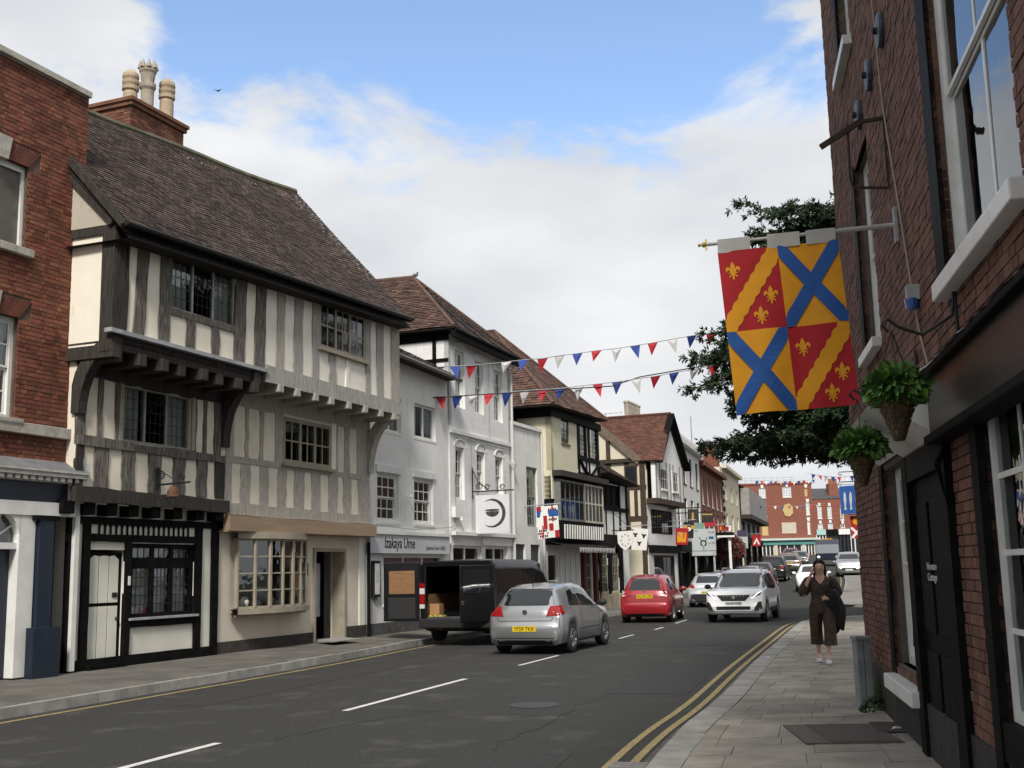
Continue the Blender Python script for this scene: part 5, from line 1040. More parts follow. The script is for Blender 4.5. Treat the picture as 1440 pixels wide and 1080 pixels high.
for k in range(n):
    x0 = 6.0+6*k/n; x1 = 6.0+6*(k+1)/n; d = R.uniform(.0, .05); b.add([(x0, -.20, 3.055-d*.3), (x1, -.20, 3.055-R.uniform(0, .02)), (x1, -.02, 3.16+R.uniform(-.01, .01)), (x0, -.02, 3.16+d*.4)], [(0, 1, 2, 3)])
b.build('lead_flashing', M_lead, RB_)
# white door hoods
b = MB(); b.hexa([(4.1, -.02, 2.62), (5.9, -.02, 2.62), (5.9, -.02, 2.66), (4.1, -.02, 2.66), (4.1, -.50, 2.9), (5.9, -.50, 2.9), (5.9, -.02, 3.2), (4.1, -.02, 3.2)]); b.build('door_hood', M_wr, RB_)
b = MB(); b.hexa([(2.2, -.02, 2.72), (3.9, -.02, 2.72), (3.9, 0, 2.74), (2.2, 0, 2.74), (2.2, -.34, 2.95), (3.9, -.34, 2.95), (3.9, 0, 3.15), (2.2, 0, 3.15)]); b.build('window_hood', M_wr, RB_)
# pattress plates, bracket, lamp, cables
for s_, h_ in ((4.53, 6.45), (3.62, 6.43), (2.68, 6.4)):
    b = MB(); b.lathe([(0, -.06), (.15, -.05), (.16, -.03), (.16, 0), (0, 0)], 18, (s_, 0, h_), 'y'); p = b.build('pattress_plate', mat('blue_black_iron', (.025, .035, .05), (.04, .05, .065), 8, .5), RB_); b = MB(); b.lathe([(0, -.1), (.035, -.09), (.035, -.05)], 8, (s_, 0, h_), 'y'); b.build('bolt', M_iron, p)
def perp(px, py, s):    # point on the plane across the pavement at s
    d = ray(px, py); A = RF.A+RF.d*s; t = A.dot(RF.d)/Vector((d.x, d.y)).dot(RF.d); q = Vector((0, 0, ZC))+d*t; return (Vector((q.x, q.y))-A).dot(RF.n), q.z
sb = RF.root('empty_sign_bracket', 'empty rusty iron sign bracket jutting from the brick wall above the banner', 'bracket', 4.3)
oT, hT2 = perp(1154, 207, 4.3); oK, hK = perp(1208, 172, 4.3); oL, hL = perp(1200, 264, 4.3); hA = perp(1249, 165, 4.3)[1]; hB = perp(1249, 264, 4.3)[1]
b = MB(); b.bar((0, -.01, hA), (0, -oK, hK), .03, .03); b.bar((0, -oK, hK), (0, -oT, hT2), .035, .05); b.bar((0, -.02, hA), (0, -.02, hB), .018); b.bar((0, -.02, hB), (0, -oL, hL), .022); b.tube([(0, -oL, hL), (0, -oL-.02, hL+.1), (0, -oL-.01, hK)], .012, 5); b.build('arm', mat('rust_iron', (.05, .035, .028), (.03, .024, .02), 10, .8), sb)
lm = RF.root('wall_light', 'small grey and blue bulkhead lamp on the brick wall above the hanging basket', 'lamp', 5.3); b = MB(); b.fb(-.05, .05, 0, .1, 3.78, 3.9); b.build('housing', M_lead, lm); b = MB(); b.lathe([(.0, -.09), (.05, -.08), (.06, 0), (0, 0)], 10, (0, -.06, 3.79)); b.build('lens', mat('blue_lens', (.03, .08, .25), rough=.2), lm)
b = MB(); b.tube([(4.0, -.02, 8), (4.35, -.025, 5.8), (4.9, -.02, 4.4), (5.1, -.02, 3.9), (5.3, -.02, 3.5), (5.6, -.03, 3.2)], .008, 5); b.build('cable', M_stone, RB_)
b = MB(); b.tube([(3.95, -.03, 2.6), (3.97, -.03, 1.6), (4.0, -.06, 1.0)], .012, 5); b.build('cable', M_black, RB_)
b = MB()
for k in range(4): b.tube([(6.12+.02*k, -.04, 2.56), (6.05+.05*k, -.08-.02*k, 2.4), (5.95+.04*k, -.05, 2.2-.03*k), (5.85+.03*k, -.03, 2.3)], .007, 4)
b.build('cable_loop', M_black, RB_)
# hanging baskets
def leafball(mb, c, rx, ry, rz, n, size, R, droop=0):
    for k in range(n):
        while True:
            p = Vector((R.uniform(-1, 1), R.uniform(-1, 1), R.uniform(-.5, 1)))
            if p.length < 1: break
        p = p.normalized()*(p.length**.4); q = Vector(c)+Vector((p.x*rx, p.y*ry, p.z*rz)); d = (p+Vector((R.uniform(-.5, .5), R.uniform(-.5, .5), R.uniform(-.1, .9)-droop))).normalized(); s = d.orthogonal().normalized()*size*R.uniform(.2, .5); u = d*size*R.uniform(.4, 1.7); m = d.cross(s).normalized()*size*.12
        mb.add([q, q+u*.5+s+m, q+u, q+u*.5-s+m], [(0, 1, 2), (0, 2, 3)], R.uniform(.02, .98))
M_leaf = mat('basket_leaf', (.09, .19, .034), (.04, .105, .02), 9, .55, piece=.55); M_wick = mat('wicker', (.10, .068, .04), (.055, .038, .024), 14, .85, .6, 30, piece=.3)
M_fl = [mat('violet_petal', (.12, .06, .3)), mat('yellow_petal', (.6, .5, .2)), mat('pale_petal', (.5, .45, .55))]
def basket(label, s, o, rim, r, hgt, fr, fh, seed, arm):
    R = random.Random(seed); t = thing('hanging_basket', label, 'basket', RF.w(s, o, rim), d=RF.d, group='wicker hanging baskets on the brick wall'); mb = MB(); n = 22; rows = 9
    for j in range(rows):
        z0 = -hgt*j/rows; z1 = -hgt*(j+.86)/rows; r0 = r*(1-.78*j/rows); r1 = r*(1-.78*(j+.86)/rows)
        for k in range(n):
            a0 = 6.2832*(k+.06)/n; a1 = 6.2832*(k+.94)/n; bu = 1.0+(.035 if (j+k) % 2 else -.02)
            mb.add([(r1*bu*math.cos(a0), r1*bu*math.sin(a0), z1), (r1*bu*math.cos(a1), r1*bu*math.sin(a1), z1), (r0*bu*math.cos(a1), r0*bu*math.sin(a1), z0), (r0*bu*math.cos(a0), r0*bu*math.sin(a0), z0)], [(0, 1, 2, 3)], R.random())
    mb.lathe([(0, -hgt*.98), (r*.2, -hgt*.98), (r*.93, -.01), (0, -.005)], 14); mb.tube([(r*1.02*math.cos(k*.4189), r*1.02*math.sin(k*.4189), 0) for k in range(16)], .014, 5, cap=False); mb.build('wicker_cone', M_wick, t)
    lf = MB(); leafball(lf, (0, 0, .02), fr, fr, fh, 1100, .055, R); leafball(lf, (0, 0, .03), fr*1.25, fr*1.25, fh*.6, 260, .06, R, 1.2); lf.build('foliage', M_leaf, t, kind=None)
    for i, m_ in enumerate(M_fl):
        fb_ = MB()
        for k in range(9):
            a = R.uniform(0, 6.28); c = Vector((fr*.7*math.cos(a), fr*.7*math.sin(a), fh*R.uniform(.5, 1)))
            for q in range(5): w_ = q*1.2566; fb_.add([c, c+Vector((.022*math.cos(w_), .022*math.sin(w_), .01)), c+Vector((.022*math.cos(w_+.9), .022*math.sin(w_+.9), .01))], [(0, 1, 2), (2, 1, 0)])
        fb_.build('flowers', m_, t, kind='stuff')
    ch = MB()
    for k in range(3): a = k*2.094; ch.tube([(r*math.cos(a), r*math.sin(a), 0), (0, 0, .42)], .005, 4)
    ch.build('chain', M_iron, t)
    ba = MB(); ba.tube([(0, o-.01, .75), (0, o*.9, .5), (0, o*.45, .38), (0, .05, .44), (0, -.02, .5), (0, -.06, .46), (0, -.02, .41)], .012, 6); ba.tube([(0, o-.02, .8), (0, o-.02, .2)], .012, 5); ba.build('wall_hook', M_iron, t); return t
basket('nearer wicker hanging basket full of green fern-like leaves', 6.75, .44, 2.84, .15, .33, .155, .14, 3, 0)
basket('farther and lower hanging basket with trailing green plant', 5.0, .50, 2.63, .14, .30, .16, .12, 9, 0)
# grey post on the pavement
po = thing('service_post', 'weathered grey square service post standing by the wall plinth', 'post', (3.93, 13.35, .11), rz=.05); M_po = mat('grey_post', (.24, .26, .26), (.17, .185, .185), 5, .75, .3, 30, c3=(.33, .34, .33), s3=5, a3=.42)
b = MB(); b.box(-.08, -.003, -.08, .08, 0, .75); b.box(.003, .08, -.08, .08, 0, .75); b.build('shaft', M_po, po, bevel=.006); b = MB(); b.box(-.095, .095, -.095, .095, .75, .79); b.build('cap', M_po, po, bevel=.008); b = MB(); b.box(-.11, .11, -.11, .11, -.01, .03); b.build('foot', M_po, po)
R = random.Random(2); b = MB(); leafball(b, (4.12, 13.05, .2), .12, .16, .32, 260, .06, R); leafball(b, (3.9, 12.85, .12), .14, .12, .12, 160, .05, R); o = b.build('weed_clump', mat('weed_leaf', (.05, .085, .02), (.03, .055, .014), 8, .7, piece=.4)); tag(o, 'green weeds sprouting between the grey post and brick wall', 'weed')
# hidden neighbour beyond the side street that carries the two street banners
nb = thing('brick_neighbour', 'brick building beyond the side street almost hidden behind the corner', 'building', (18.2, 50.5, 0), d=(.33, 1)); b = MB(); b.box(0, 40, -9, 0, 0, 9); b.build('wall', mat('dull_brick', (.10, .065, .05), (.08, .055, .043), 2, .9), nb); MB().add([(-.3, .4, 9), (40, .4, 9), (40, -4.5, 12), (-.3, -4.5, 12), (40, -9.4, 9), (-.3, -9.4, 9)], [(1, 0, 3, 2), (2, 3, 5, 4), (0, 5, 3), (1, 2, 4)]).build('roof', M_slate, nb)
# ---------------------------------------------------------------- yew tree
YT = thing('yew_tree', 'dark green yew tree leaning over the street behind the quartered banner', 'tree', (10.9, 32, .1))
R = random.Random(21); tr = MB(); lf = MB()
tr.tube([(0, 0, 0), (-.1, .1, 2), (-.15, 0, 4.5), (-.4, .1, 7.5), (-.3, .1, 10.5), (-.2, 0, 12.2)], [.42, .36, .3, .22, .12, .03], 10)
def sprig(p, d, size):
    if p.z < 4.5: return
    d = d.normalized(); u = d.orthogonal().normalized(); v = d.cross(u)
    for k in range(12):
        a = R.uniform(0, 6.28); dd = (d*R.uniform(.3, 1)+(u*math.cos(a)+v*math.sin(a))*R.uniform(.4, 1.0)+Vector((0, 0, R.uniform(-.35, .15)))).normalized(); s = dd.orthogonal().normalized()*size*R.uniform(.14, .26); L_ = size*R.uniform(.6, 1.3); q = p+d*R.uniform(-.5, .5)*size
        lf.add([q-s*.4, q+dd*L_*.5+s, q+dd*L_, q+dd*L_*.5-s], [(0, 1, 2, 3)], R.uniform(.02, .98))
for k in range(380):
    z0 = R.uniform(4.5, 11.6); t = (z0-4.2)/7.4; a = R.uniform(0, 6.28)
    reach = (5.5*math.sin(math.pi*(.27+.60*t))**.8+.35)*R.uniform(.6, 1.03); base = Vector((-.2, .05, z0)); dirv = Vector((math.cos(a), math.sin(a), R.uniform(-.05, .45)))
    pts = [base]; p = base.copy(); d = dirv.normalized(); n = 9
    for i in range(n):
        p = p+d*reach/n
        if p.z < 5.0 and d.z < .05: d = Vector((d.x, d.y, .12)).normalized()
        d = (d+Vector((R.uniform(-.16, .16), R.uniform(-.16, .16), R.uniform(-.19, .07)))).normalized(); pts.append(p.copy())
        if i >= 1:
            for q in range(11):
                sd_ = Vector((R.uniform(-1, 1), R.uniform(-1, 1), R.uniform(-.7, .4))); off = sd_*R.uniform(.05, .75)*(1-.45*i/n)
                sprig(p+off, (d*.6+sd_*.8), .165)
    sprig(p, d, .18); tr.tube(pts, [.07*(1-i/(n+1))+.008 for i in range(n+1)], 4, cap=False)
tr.build('trunk', mat('yew_bark', (.06, .045, .035), (.035, .028, .022), 6, .95, .5, 20), YT); lf.build('crown', mat('yew_needles', (.022, .040, .016), (.011, .024, .009), 3, .7, piece=.5, spec=.2), YT)
# ---------------------------------------------------------------- banners, bunting, street signs
class FMap:
    """flat hanging cloth on the plane across a facade at s; uv (0,0) top left in the picture -> local coords"""
    def __init__(s, fac, a, px, amp=.02, ph=0):
        s.fac = fac; s.a = a; A = fac.A+fac.d*a; P = []
        for x, y in px:
            d = ray(x, y); t = A.dot(fac.d)/Vector((d.x, d.y)).dot(fac.d); q = Vector((0, 0, ZC))+d*t; P.append(((Vector((q.x, q.y))-A).dot(fac.n), q.z))
        s.P = P; s.amp = amp; s.ph = ph; s.sg = -1 if fac.d.y > 0 else 1
    def __call__(s, u, v, k=0):
        tl, tr, br, bl = s.P; o = (tl[0]*(1-u)+tr[0]*u)*(1-v)+(bl[0]*(1-u)+br[0]*u)*v; h = (tl[1]*(1-u)+tr[1]*u)*(1-v)+(bl[1]*(1-u)+br[1]*u)*v
        w = s.amp*(math.sin(u*7+s.ph)*(.2+.8*v)+.5*math.sin(u*15+v*4+s.ph)*v); return (s.sg*k+w, -o, h)
    def root(s, name, label, cat, group=None): return s.fac.root(name, label, cat, s.a, group)
def cloth(name, fm, m, parent, u0=0, u1=1, v0=0, v1=1, k=0, n=8):
    b = MB(); vs = [fm(u0+(u1-u0)*i/n, v0+(v1-v0)*j/n, k) for j in range(n+1) for i in range(n+1)]; b.add(vs, [(j*(n+1)+i, (j+1)*(n+1)+i, (j+1)*(n+1)+i+1, j*(n+1)+i+1) for j in range(n) for i in range(n)]); return b.build(name, m, parent, smooth=True)
def charge(name, fm, m, parent, polys, k=.003):
    b = MB()
    for p in polys:
        for kk in (k, -k): b.add([fm(u, v, kk) for u, v in p], [tuple(range(len(p)))])
    return b.build(name, m, parent)
def cl01(q, a, b): return min(max(q, a), b)
def band(u0, v0, u1, v1, hw, q, n=24, scal=0, asp=1.0):
    """quads of a diagonal band from (u0,v0) to (u1,v1), clamped to quarter q=(ua,ub,va,vb)"""
    dx, dy = u1-u0, (v1-v0)*asp; L = math.hypot(dx, dy); nx, ny = -dy/L, dx/L/asp; r = []
    def e(t, s):
        h = hw*(1+(scal*abs(math.sin(t*math.pi*9)) if scal else 0)); x = u0+(u1-u0)*t+nx*h*s; y = v0+(v1-v0)*t+ny*h*s; return cl01(x, q[0], q[1]), cl01(y, q[2], q[3])
    for i in range(n):
        t0 = -.25+1.5*i/n; t1 = -.25+1.5*(i+1)/n; p = [e(t0, -1), e(t1, -1), e(t1, 1), e(t0, 1)]
        if len({(round(a, 4), round(b_, 4)) for a, b_ in p}) == 4: r.append(p)
    return r
def fleur(cu, cv, s, asp):
    P = []
    E_ = lambda x, y: (cu+x*s, cv+y*s*asp)
    P.append([E_(*q) for q in [(0, -1), (.22, -.65), (.26, -.4), (.14, .1), (-.14, .1), (-.26, -.4), (-.22, -.65)]])
    for g in (-1, 1):
        P.append([E_(g*x, y) for x, y in [(.1, .12), (.22, -.25), (.5, -.5), (.78, -.38), (.8, -.1), (.66, .1), (.62, -.12), (.48, -.18), (.34, .0), (.24, .14)]][::g])
        P.append([E_(g*x, y) for x, y in [(.05, .22), (.2, .24), (.5, .5), (.42, .62), (.2, .42), (.06, .42)]][::g])
    P.append([E_(*q) for q in [(-.5, .1), (.5, .1), (.5, .22), (-.5, .22)]]); P.append([E_(*q) for q in [(-.13, .22), (.13, .22), (.1, .75), (0, .9), (-.1, .75)]]); return P
F_red = mat('banner_red', (.36, .012, .018), (.31, .01, .016), 6, .8); F_yel = mat('banner_gold', (.66, .29, .012), (.60, .26, .012), 6, .8); F_blu = mat('banner_blue', (.018, .085, .30), (.015, .07, .26), 6, .8); F_wht = mat('banner_white', (.76, .75, .72), (.70, .69, .66), 6, .8); F_blk = mat('banner_black', (.015, .015, .017), rough=.8)
fm = FMap(RF, 4.5, [(1009, 355), (1178, 337), (1209, 568), (1036, 584)], .045)
BN = fm.root('heraldic_banner', 'large quartered red, gold and blue banner with fleurs-de-lis hanging from the brick wall', 'banner')
asp = .74
for (a, c) in ((0, 0), (1, 1)):
    q = (a*.5, a*.5+.5, c*.5, c*.5+.5); cloth('red_quarter', fm, F_red, BN, *q, n=24)
    charge('bend', fm, F_yel, BN, band(q[0]-.0, q[3], q[1], q[2], .056, q, 120, .24, 1/asp), .005)
    for (x, y) in ((.11, .13), (.40, .30), (.30, .42)): charge('fleur_de_lis', fm, F_yel, BN, fleur(q[0]+x, q[2]+y, .075, .82), .005)
    
for (a, c) in ((1, 0), (0, 1)):
    q = (a*.5, a*.5+.5, c*.5, c*.5+.5); cloth('gold_quarter', fm, F_yel, BN, *q, n=24)
    charge('saltire', fm, F_blu, BN, band(q[0], q[2], q[1], q[3], .055, q, 24, 0, 1/asp)+[[(x, y) for x, y in p] for p in band(q[0], q[3], q[1], q[2], .055, q, 24, 0, 1/asp)], .012)
yp = -fm.P[0][0]; hp_ = (fm.P[0][1]+fm.P[1][1])/2+.085
oTip, hTip = perp(993, 344, 4.5); hW = perp(1262, 316, 4.5)[1]
pl = lambda o: (0, -o, hW+(hTip-hW)*o/oTip)
b = MB(); b.tube([pl(.0), pl(oTip)], .016, 10); b.tube([pl(0), pl(.5)], .022, 10); b.build('pole', mat('pole_grey', (.42, .42, .41), (.33, .33, .32), 8, .5), BN)
b = MB(); b.ball(pl(oTip+.02), .025); b.ball(pl(oTip+.06), .016); b.bar(Vector(pl(oTip))+Vector((0, 0, .05)), Vector(pl(oTip))-Vector((0, 0, .05)), .016); b.build('finial', mat('brass', (.55, .38, .08), rough=.35, metal=.8), BN)
b = MB(); b.fb(-.05, .05, 0, .03, hW-.16, hW+.16); b.build('wall_plate', M_lead, BN)
for (x0, x1, dy) in ((1009, 1055, 0), (1079, 1125, 0), (1134, 1176, 0)):
    o0, _ = perp(x0, 345, 4.5); o1, _ = perp(x1, 345, 4.5); b = MB(); t0 = Vector(pl(o0)); t1 = Vector(pl(o1)); dn = Vector((0, 0, -.095))
    for k in (-.019, .019):
        kk = Vector((k, 0, 0)); b.add([t0+kk+Vector((0, 0, .03)), t1+kk+Vector((0, 0, .03)), t1+kk*.3+dn, t0+kk*.3+dn], [(0, 1, 2, 3), (3, 2, 1, 0)])
    b.add([t0+Vector((-.019, 0, .03)), t0+Vector((.019, 0, .03)), t1+Vector((.019, 0, .03)), t1+Vector((-.019, 0, .03))], [(0, 1, 2, 3)]); b.build('hanging_tab', F_wht, BN)
# bunting across the street
P_r = mat('pennant_red', (.40, .02, .03), rough=.7); P_w = mat('pennant_white', (.55, .55, .55), rough=.7); P_b = mat('pennant_blue', (.02, .045, .22), rough=.7)
def bunting(name, label, pts, Y0, Y1, order, size=(.32, .40)):
    W = [at(x, y, Y0+(Y1-Y0)*i/(len(pts)-1)) for i, (x, y) in enumerate(pts)]; t = thing(name, label, 'bunting', W[0], group='strings of bunting over the street'); o0 = W[0]; W = [q-o0 for q in W]
    b = MB(); b.tube(W, .012, 5, cap=False); b.build('cord', M_lead, t); R = random.Random(len(label)); 
    for i, q in enumerate(W[1:-1]):
        m_ = order[i % 3]; d = (W[i+2]-W[i]).normalized(); a = q-d*size[0]/2; c = q+d*size[0]/2; tip = q+Vector((R.uniform(-.12, .12), R.uniform(-.3, .2), -size[1]*R.uniform(.8, 1.1))); mid = (a+c+tip)/3+Vector((0, R.uniform(-.05, .05), 0)); b = MB(); b.add([a, c, tip, mid], [(0, 1, 3), (1, 2, 3), (2, 0, 3)]); b.build('pennant', m_, t)
pts = [(553, 512)]+[(590, 517), (618, 516), (640, 515), (663, 514), (712, 509), (736, 506), (763, 504), (787, 500), (812, 497), (839, 493), (867, 490), (893, 486), (918, 482), (945, 477), (973, 472), (1000, 469), (1030, 463)]+[(1120, 448)]
bunting('bunting', 'upper string of red, white and blue pennants crossing the street', pts, 32.2, 33.5, (P_r, P_w, P_b))
pts = [(553, 560)]+[(573, 559), (596, 558), (620, 558), (643, 557), (665, 556), (688, 554), (713, 552), (738, 549), (763, 548), (789, 546), (814, 543), (840, 540), (868, 537), (894, 533), (922, 529), (948, 524), (977, 519), (1003, 514), (1030, 509)]+[(1120, 494)]
bunting('bunting', 'lower string of red, white and blue pennants crossing the street', pts, 32.2, 33.5, (P_b, P_w, P_r))
b = MB(); b.tube([at(553, 563, 32.1), at(720, 552, 32.5), at(860, 543, 33), at(900, 530, 33.2), at(1005, 512, 33.5), at(1120, 493, 33.8)], .018, 5); o = b.build('overhead_cable', M_iron); tag(o, 'dark cable sagging beside the lower string of bunting', 'cable')
def far_bunting(label, x0, y0, x1, y1, sag, n, Y, sz):
    pts = [(x0+(x1-x0)*k/(n+1), y0+(y1-y0)*k/(n+1)+sag*4*(k/(n+1))*(1-k/(n+1))) for k in range(n+2)]; bunting('bunting', label, pts, Y, Y+2, (P_b, P_r, P_w), sz)
far_bunting('far string of pennants along the roofline of the brick corner block', 1058, 676, 1150, 674, 2, 13, 120, (.4, .5))
far_bunting('far string of pennants before the carved panel of the brick corner block', 1030, 706, 1160, 708, 5, 12, 105, (.28, .34))
far_bunting('far string of pennants above the blue fish banner', 1135, 665, 1207, 668, 4, 7, 70, (.35, .4))
# small banners on the left
def banner(name, label, fac, a, px, base, charges, edge=None, amp=.01, pole=True, k=.004):
    fm = FMap(fac, a, px, amp, a); t = fm.root(name, label, 'banner'); cloth('cloth', fm, base, t, n=6)
    for nm, m_, polys in charges: charge(nm, fm, m_, t, polys, k)
    if pole:
        b = MB(); o1 = fm.P[1][0] if fm.sg < 0 else fm.P[0][0]; h0 = fm.P[0][1]+.04; b.tube([(0, 0, h0), (0, -max(o1, fm.P[0][0])-.1, h0+.05)], .02, 6); b.build('pole', M_lead, t)
    return t
R4 = lambda a, b_, c, d: [(a, c), (a, d), (b_, d), (b_, c)]
spots = []
for (u, v) in ((.12, .78), (.36, .78), (.62, .14), (.85, .14), (.62, .45), (.85, .45), (.15, .95), (.4, .95)):
    for du in (-.04, .04): spots.append([(u+du+.035*math.cos(1.0472*k), v-.02+.045*math.sin(1.0472*k)) for k in range(6)])
banner('quartered_banner', 'red, white and blue quartered banner on the low white house', MF, 20.9, [(754, 713), (784, 710), (787, 755), (757, 758)], F_wht, [('blue_bar', F_blu, [R4(0, 1, .14, .34)]), ('red_field', F_red, [R4(0, .22, 0, .14), R4(.3, .48, .3, .72), R4(.55, .75, .55, .78), R4(.8, 1, .78, 1), R4(.7, .78, 0, .5), R4(.0, .5, .82, .87), R4(.22, .29, .6, 1)]), ('roundels', F_blk, spots)])
fm2 = [(868, 748), (890, 746), (890, 772), (870, 774)]
fmx = FMap(MF, 30.2, fm2, 0); t = fmx.root('shield_sign', 'white shield sign with a pale wreath left of the bull-head banner', 'sign'); ptsS = [(0, 0), (0, .6), (.15, .82), (.5, 1.05), (.85, .82), (1, .6), (1, 0)]
b = MB(); vs = [fmx(u, v, .02) for u, v in ptsS]+[fmx(u, v, -.02) for u, v in ptsS]; n = 7; b.add(vs, [tuple(range(n)), tuple(range(2*n-1, n-1, -1))]+[(i, n+i, n+(i+1) % n, (i+1) % n) for i in range(n)]); b.build('board', F_wht, t)
charge('wreath', fmx, mat('pale_ink', (.3, .32, .33)), t, [[(.5+.27*math.cos(.785*k)+.07*math.cos(1.57*j), .48+.3*math.sin(.785*k)+.06*math.sin(1.57*j)) for j in range(4)] for k in range(8)], .024)
b = MB(); o1 = max(q[0] for q in fmx.P); b.bar((0, 0, fmx.P[0][1]+.06), (0, -o1-.05, fmx.P[0][1]+.06), .04); b.tube([(0, 0, fmx.P[0][1]+1.0), (0, -o1, fmx.P[0][1]+.06)], .012, 4); b.build('bracket', M_iron, t)
def head(u, v): return [[(u-.15, v-.10), (u-.07, v-.06), (u+.07, v-.06), (u+.15, v-.10), (u+.13, v-.01), (u+.07, v+.02), (u+.05, v+.12), (u-.05, v+.12), (u-.07, v+.02), (u-.13, v-.01)][::-1]]
banner('bull_head_banner', 'white banner with three black bull heads', MF, 31.2, [(888, 742), (912, 744), (909, 774), (888, 773)], F_wht, [('bull_heads', F_blk, head(.24, .3)+head(.76, .32)+head(.5, .68))])
banner('striped_banner', 'red-bordered gold banner with grey diagonal stripes', MF, 37.5, [(950, 742), (968, 743), (967, 766), (950, 766)], F_red, [('field', F_yel, [R4(.14, .86, .25, .85)]), ('stripes', mat('stripe_grey', (.2, .2, .25)), [[(.14, .25), (.14, .4), (.75, .85), (.86, .85)], [(.4, .25), (.86, .68), (.86, .45), (.65, .25)]])])
banner('black_gold_banner', 'black and gold banner behind the red-bordered one', MF, 38.6, [(961, 734), (976, 735), (975, 757), (961, 757)], F_blk, [('gold', F_yel, [R4(.0, 1, .18, .42)]), ('roundel', F_wht, [[(.55+.2*math.cos(1.0472*k), .42+.14*math.sin(1.0472*k)) for k in range(6)]])])
banner('chevron_banner', 'small red banner with a white chevron at the far end', MF2, 42, [(1058, 752), (1070, 752), (1070, 768), (1058, 768)], F_red, [('chevron', F_wht, [[(.1, .85), (.3, .85), (.5, .55), (.5, .25)], [(.9, .85), (.5, .25), (.5, .55), (.7, .85)]])], k=.02)
banner('red_lion_banner', 'small red and white banner above the bus shelter canopy', MF2, 16, [(1010, 739), (1017, 739), (1017, 746), (1010, 746)], F_red, [('gold', F_yel, [R4(.35, .65, .2, .9)])], k=.02)
banner('red_white_banner', 'second small red and white banner above the bus shelter canopy', MF2, 18, [(1020, 739), (1028, 739), (1028, 747), (1020, 747)], F_wht, [('red', F_red, [R4(0, .6, .15, .9)])], k=.02)
# two banners hung from the hidden neighbour on the right
NB = Fac((18.2+.33*8, 58.5), (18.2, 50.5))
def fish(u): return [[(u-.06, .3), (u, .2), (u+.06, .3), (u+.07, .5), (u+.03, .72), (u+.07, .85), (u-.07, .85), (u-.03, .72), (u-.07, .5)][::-1]]
banner('fish_banner', 'blue banner with three upright silver fish beyond the brick corner', NB, 1.5, [(1180, 684), (1208, 682), (1209, 722), (1183, 723)], F_blu, [('fish', mat('silver_print', (.45, .45, .42)), fish(.25)+fish(.55)+fish(.85))])
banner('saltire_banner', 'red banner with white saltire below the blue fish banner', NB, 1.2, [(1195, 726), (1212, 725), (1212, 757), (1198, 757)], F_red, [('saltire', F_wht, band(0, .5, 1, 1, .07, (0, 1, .5, 1), 16)+band(0, 1, 1, .5, .07, (0, 1, .5, 1), 16)), ('gold', F_yel, [[(.3, .1), (.2, .3), (.5, .42), (.8, .3), (.6, .1)]])], k=.01)
hk = NB.root('iron_hooks', 'pair of curled iron flag hooks above the blue fish banner', 'bracket', 1.5); b = MB()
for y in (664, 678): 
    f_ = FMap(NB, 1.5, [(1180, y), (1210, y), (1210, y+5), (1180, y+5)], 0); p = f_.P; b.tube([(0, 0, p[0][1]), (0, -p[0][0], p[0][1]), (0, -p[0][0]-.05, p[0][1]-.1), (0, -p[0][0]+.05, p[0][1]-.16), (0, -p[0][0]+.12, p[0][1]-.1)], .025, 5)
b.build('rods', M_iron, hk)
# ---- road signs and street furniture on the left pavement
SG = Fac((8.5, 63), (14, 63)); zS = gz(0, 63)+.13
def srect(x0, y0, x1, y1, fac=SG, o=0):
    a, h1 = fac.sh(x0, y0, o); c, h0 = fac.sh(x1, y1, o); return a, c, h0, h1
M_sgn = mat('sign_grey', (.42, .46, .44), (.38, .42, .41), 3, .5); M_sgg = mat('sign_green', (.16, .27, .2), rough=.5); M_sgr = mat('sign_red', (.38, .02, .03), rough=.5)
ds = SG.root('direction_sign', 'large grey roundabout direction sign with red plate on two posts', 'road sign')
q = srect(972, 744, 1007, 774); pnl = bx(ds, 'panel', M_sgn, q[0], q[1], 0, .05, q[2], q[3]); cx, cz = q[0]+(q[1]-q[0])*.48, q[2]+(q[3]-q[2])*.34; u = (q[1]-q[0])
b = MB(); b.tube([(cx+.11*u*math.cos(k*.42-1.2), -.055, cz+.11*u*math.sin(k*.42-1.2)) for k in range(14)], .025*u, 5); b.bar((cx, -.055, cz-.1*u), (cx, -.055, cz-.28*u), .05*u, .02); b.bar((cx-.08*u, -.055, cz+.08*u), (cx-.17*u, -.055, cz+.25*u), .05*u, .02); b.bar((cx+.08*u, -.055, cz+.08*u), (cx+.17*u, -.055, cz+.25*u), .05*u, .02); b.build('roundabout_symbol', M_black, pnl)
text('lettering', 'A 438', .14, M_black, pnl, (q[0]+u*.82, -.053, q[3]-.2)); text('lettering', '(A 46)', .14, M_black, pnl, (q[0]+u*.83, -.053, cz)); text('lettering', 'M5', .13, M_black, pnl, (q[0]+u*.2, -.053, q[3]-.12)); bx(pnl, 'blue_patch', F_blu, q[0]+u*.72, q[0]+u*.92, .05, .054, cz+.22, cz+.36)
q2 = srect(975, 736, 990, 743.5); bx(ds, 'green_plate', M_sgg, q2[0], q2[1], 0, .05, q2[2], q2[3]); q2 = srect(990, 732, 1006, 740); bx(ds, 'red_plate', M_sgr, q2[0], q2[1], .0, .07, q2[2], q2[3])
q2 = srect(973, 775.5, 1007, 781); p2 = bx(ds, 'lower_plate', M_sgn, q2[0], q2[1], 0, .05, q2[2], q2[3]); b = MB(); b.bar((q2[1]-.18, -.053, q2[2]+.04), (q2[1]-.05, -.053, q2[3]-.04), .03, .01); b.build('arrow', M_black, p2)
for x in (978, 1004): a, h = SG.sh(x, 770); bx(ds, 'post', M_lead, a-.05, a+.05, -.1, -.02, zS, h+.3)
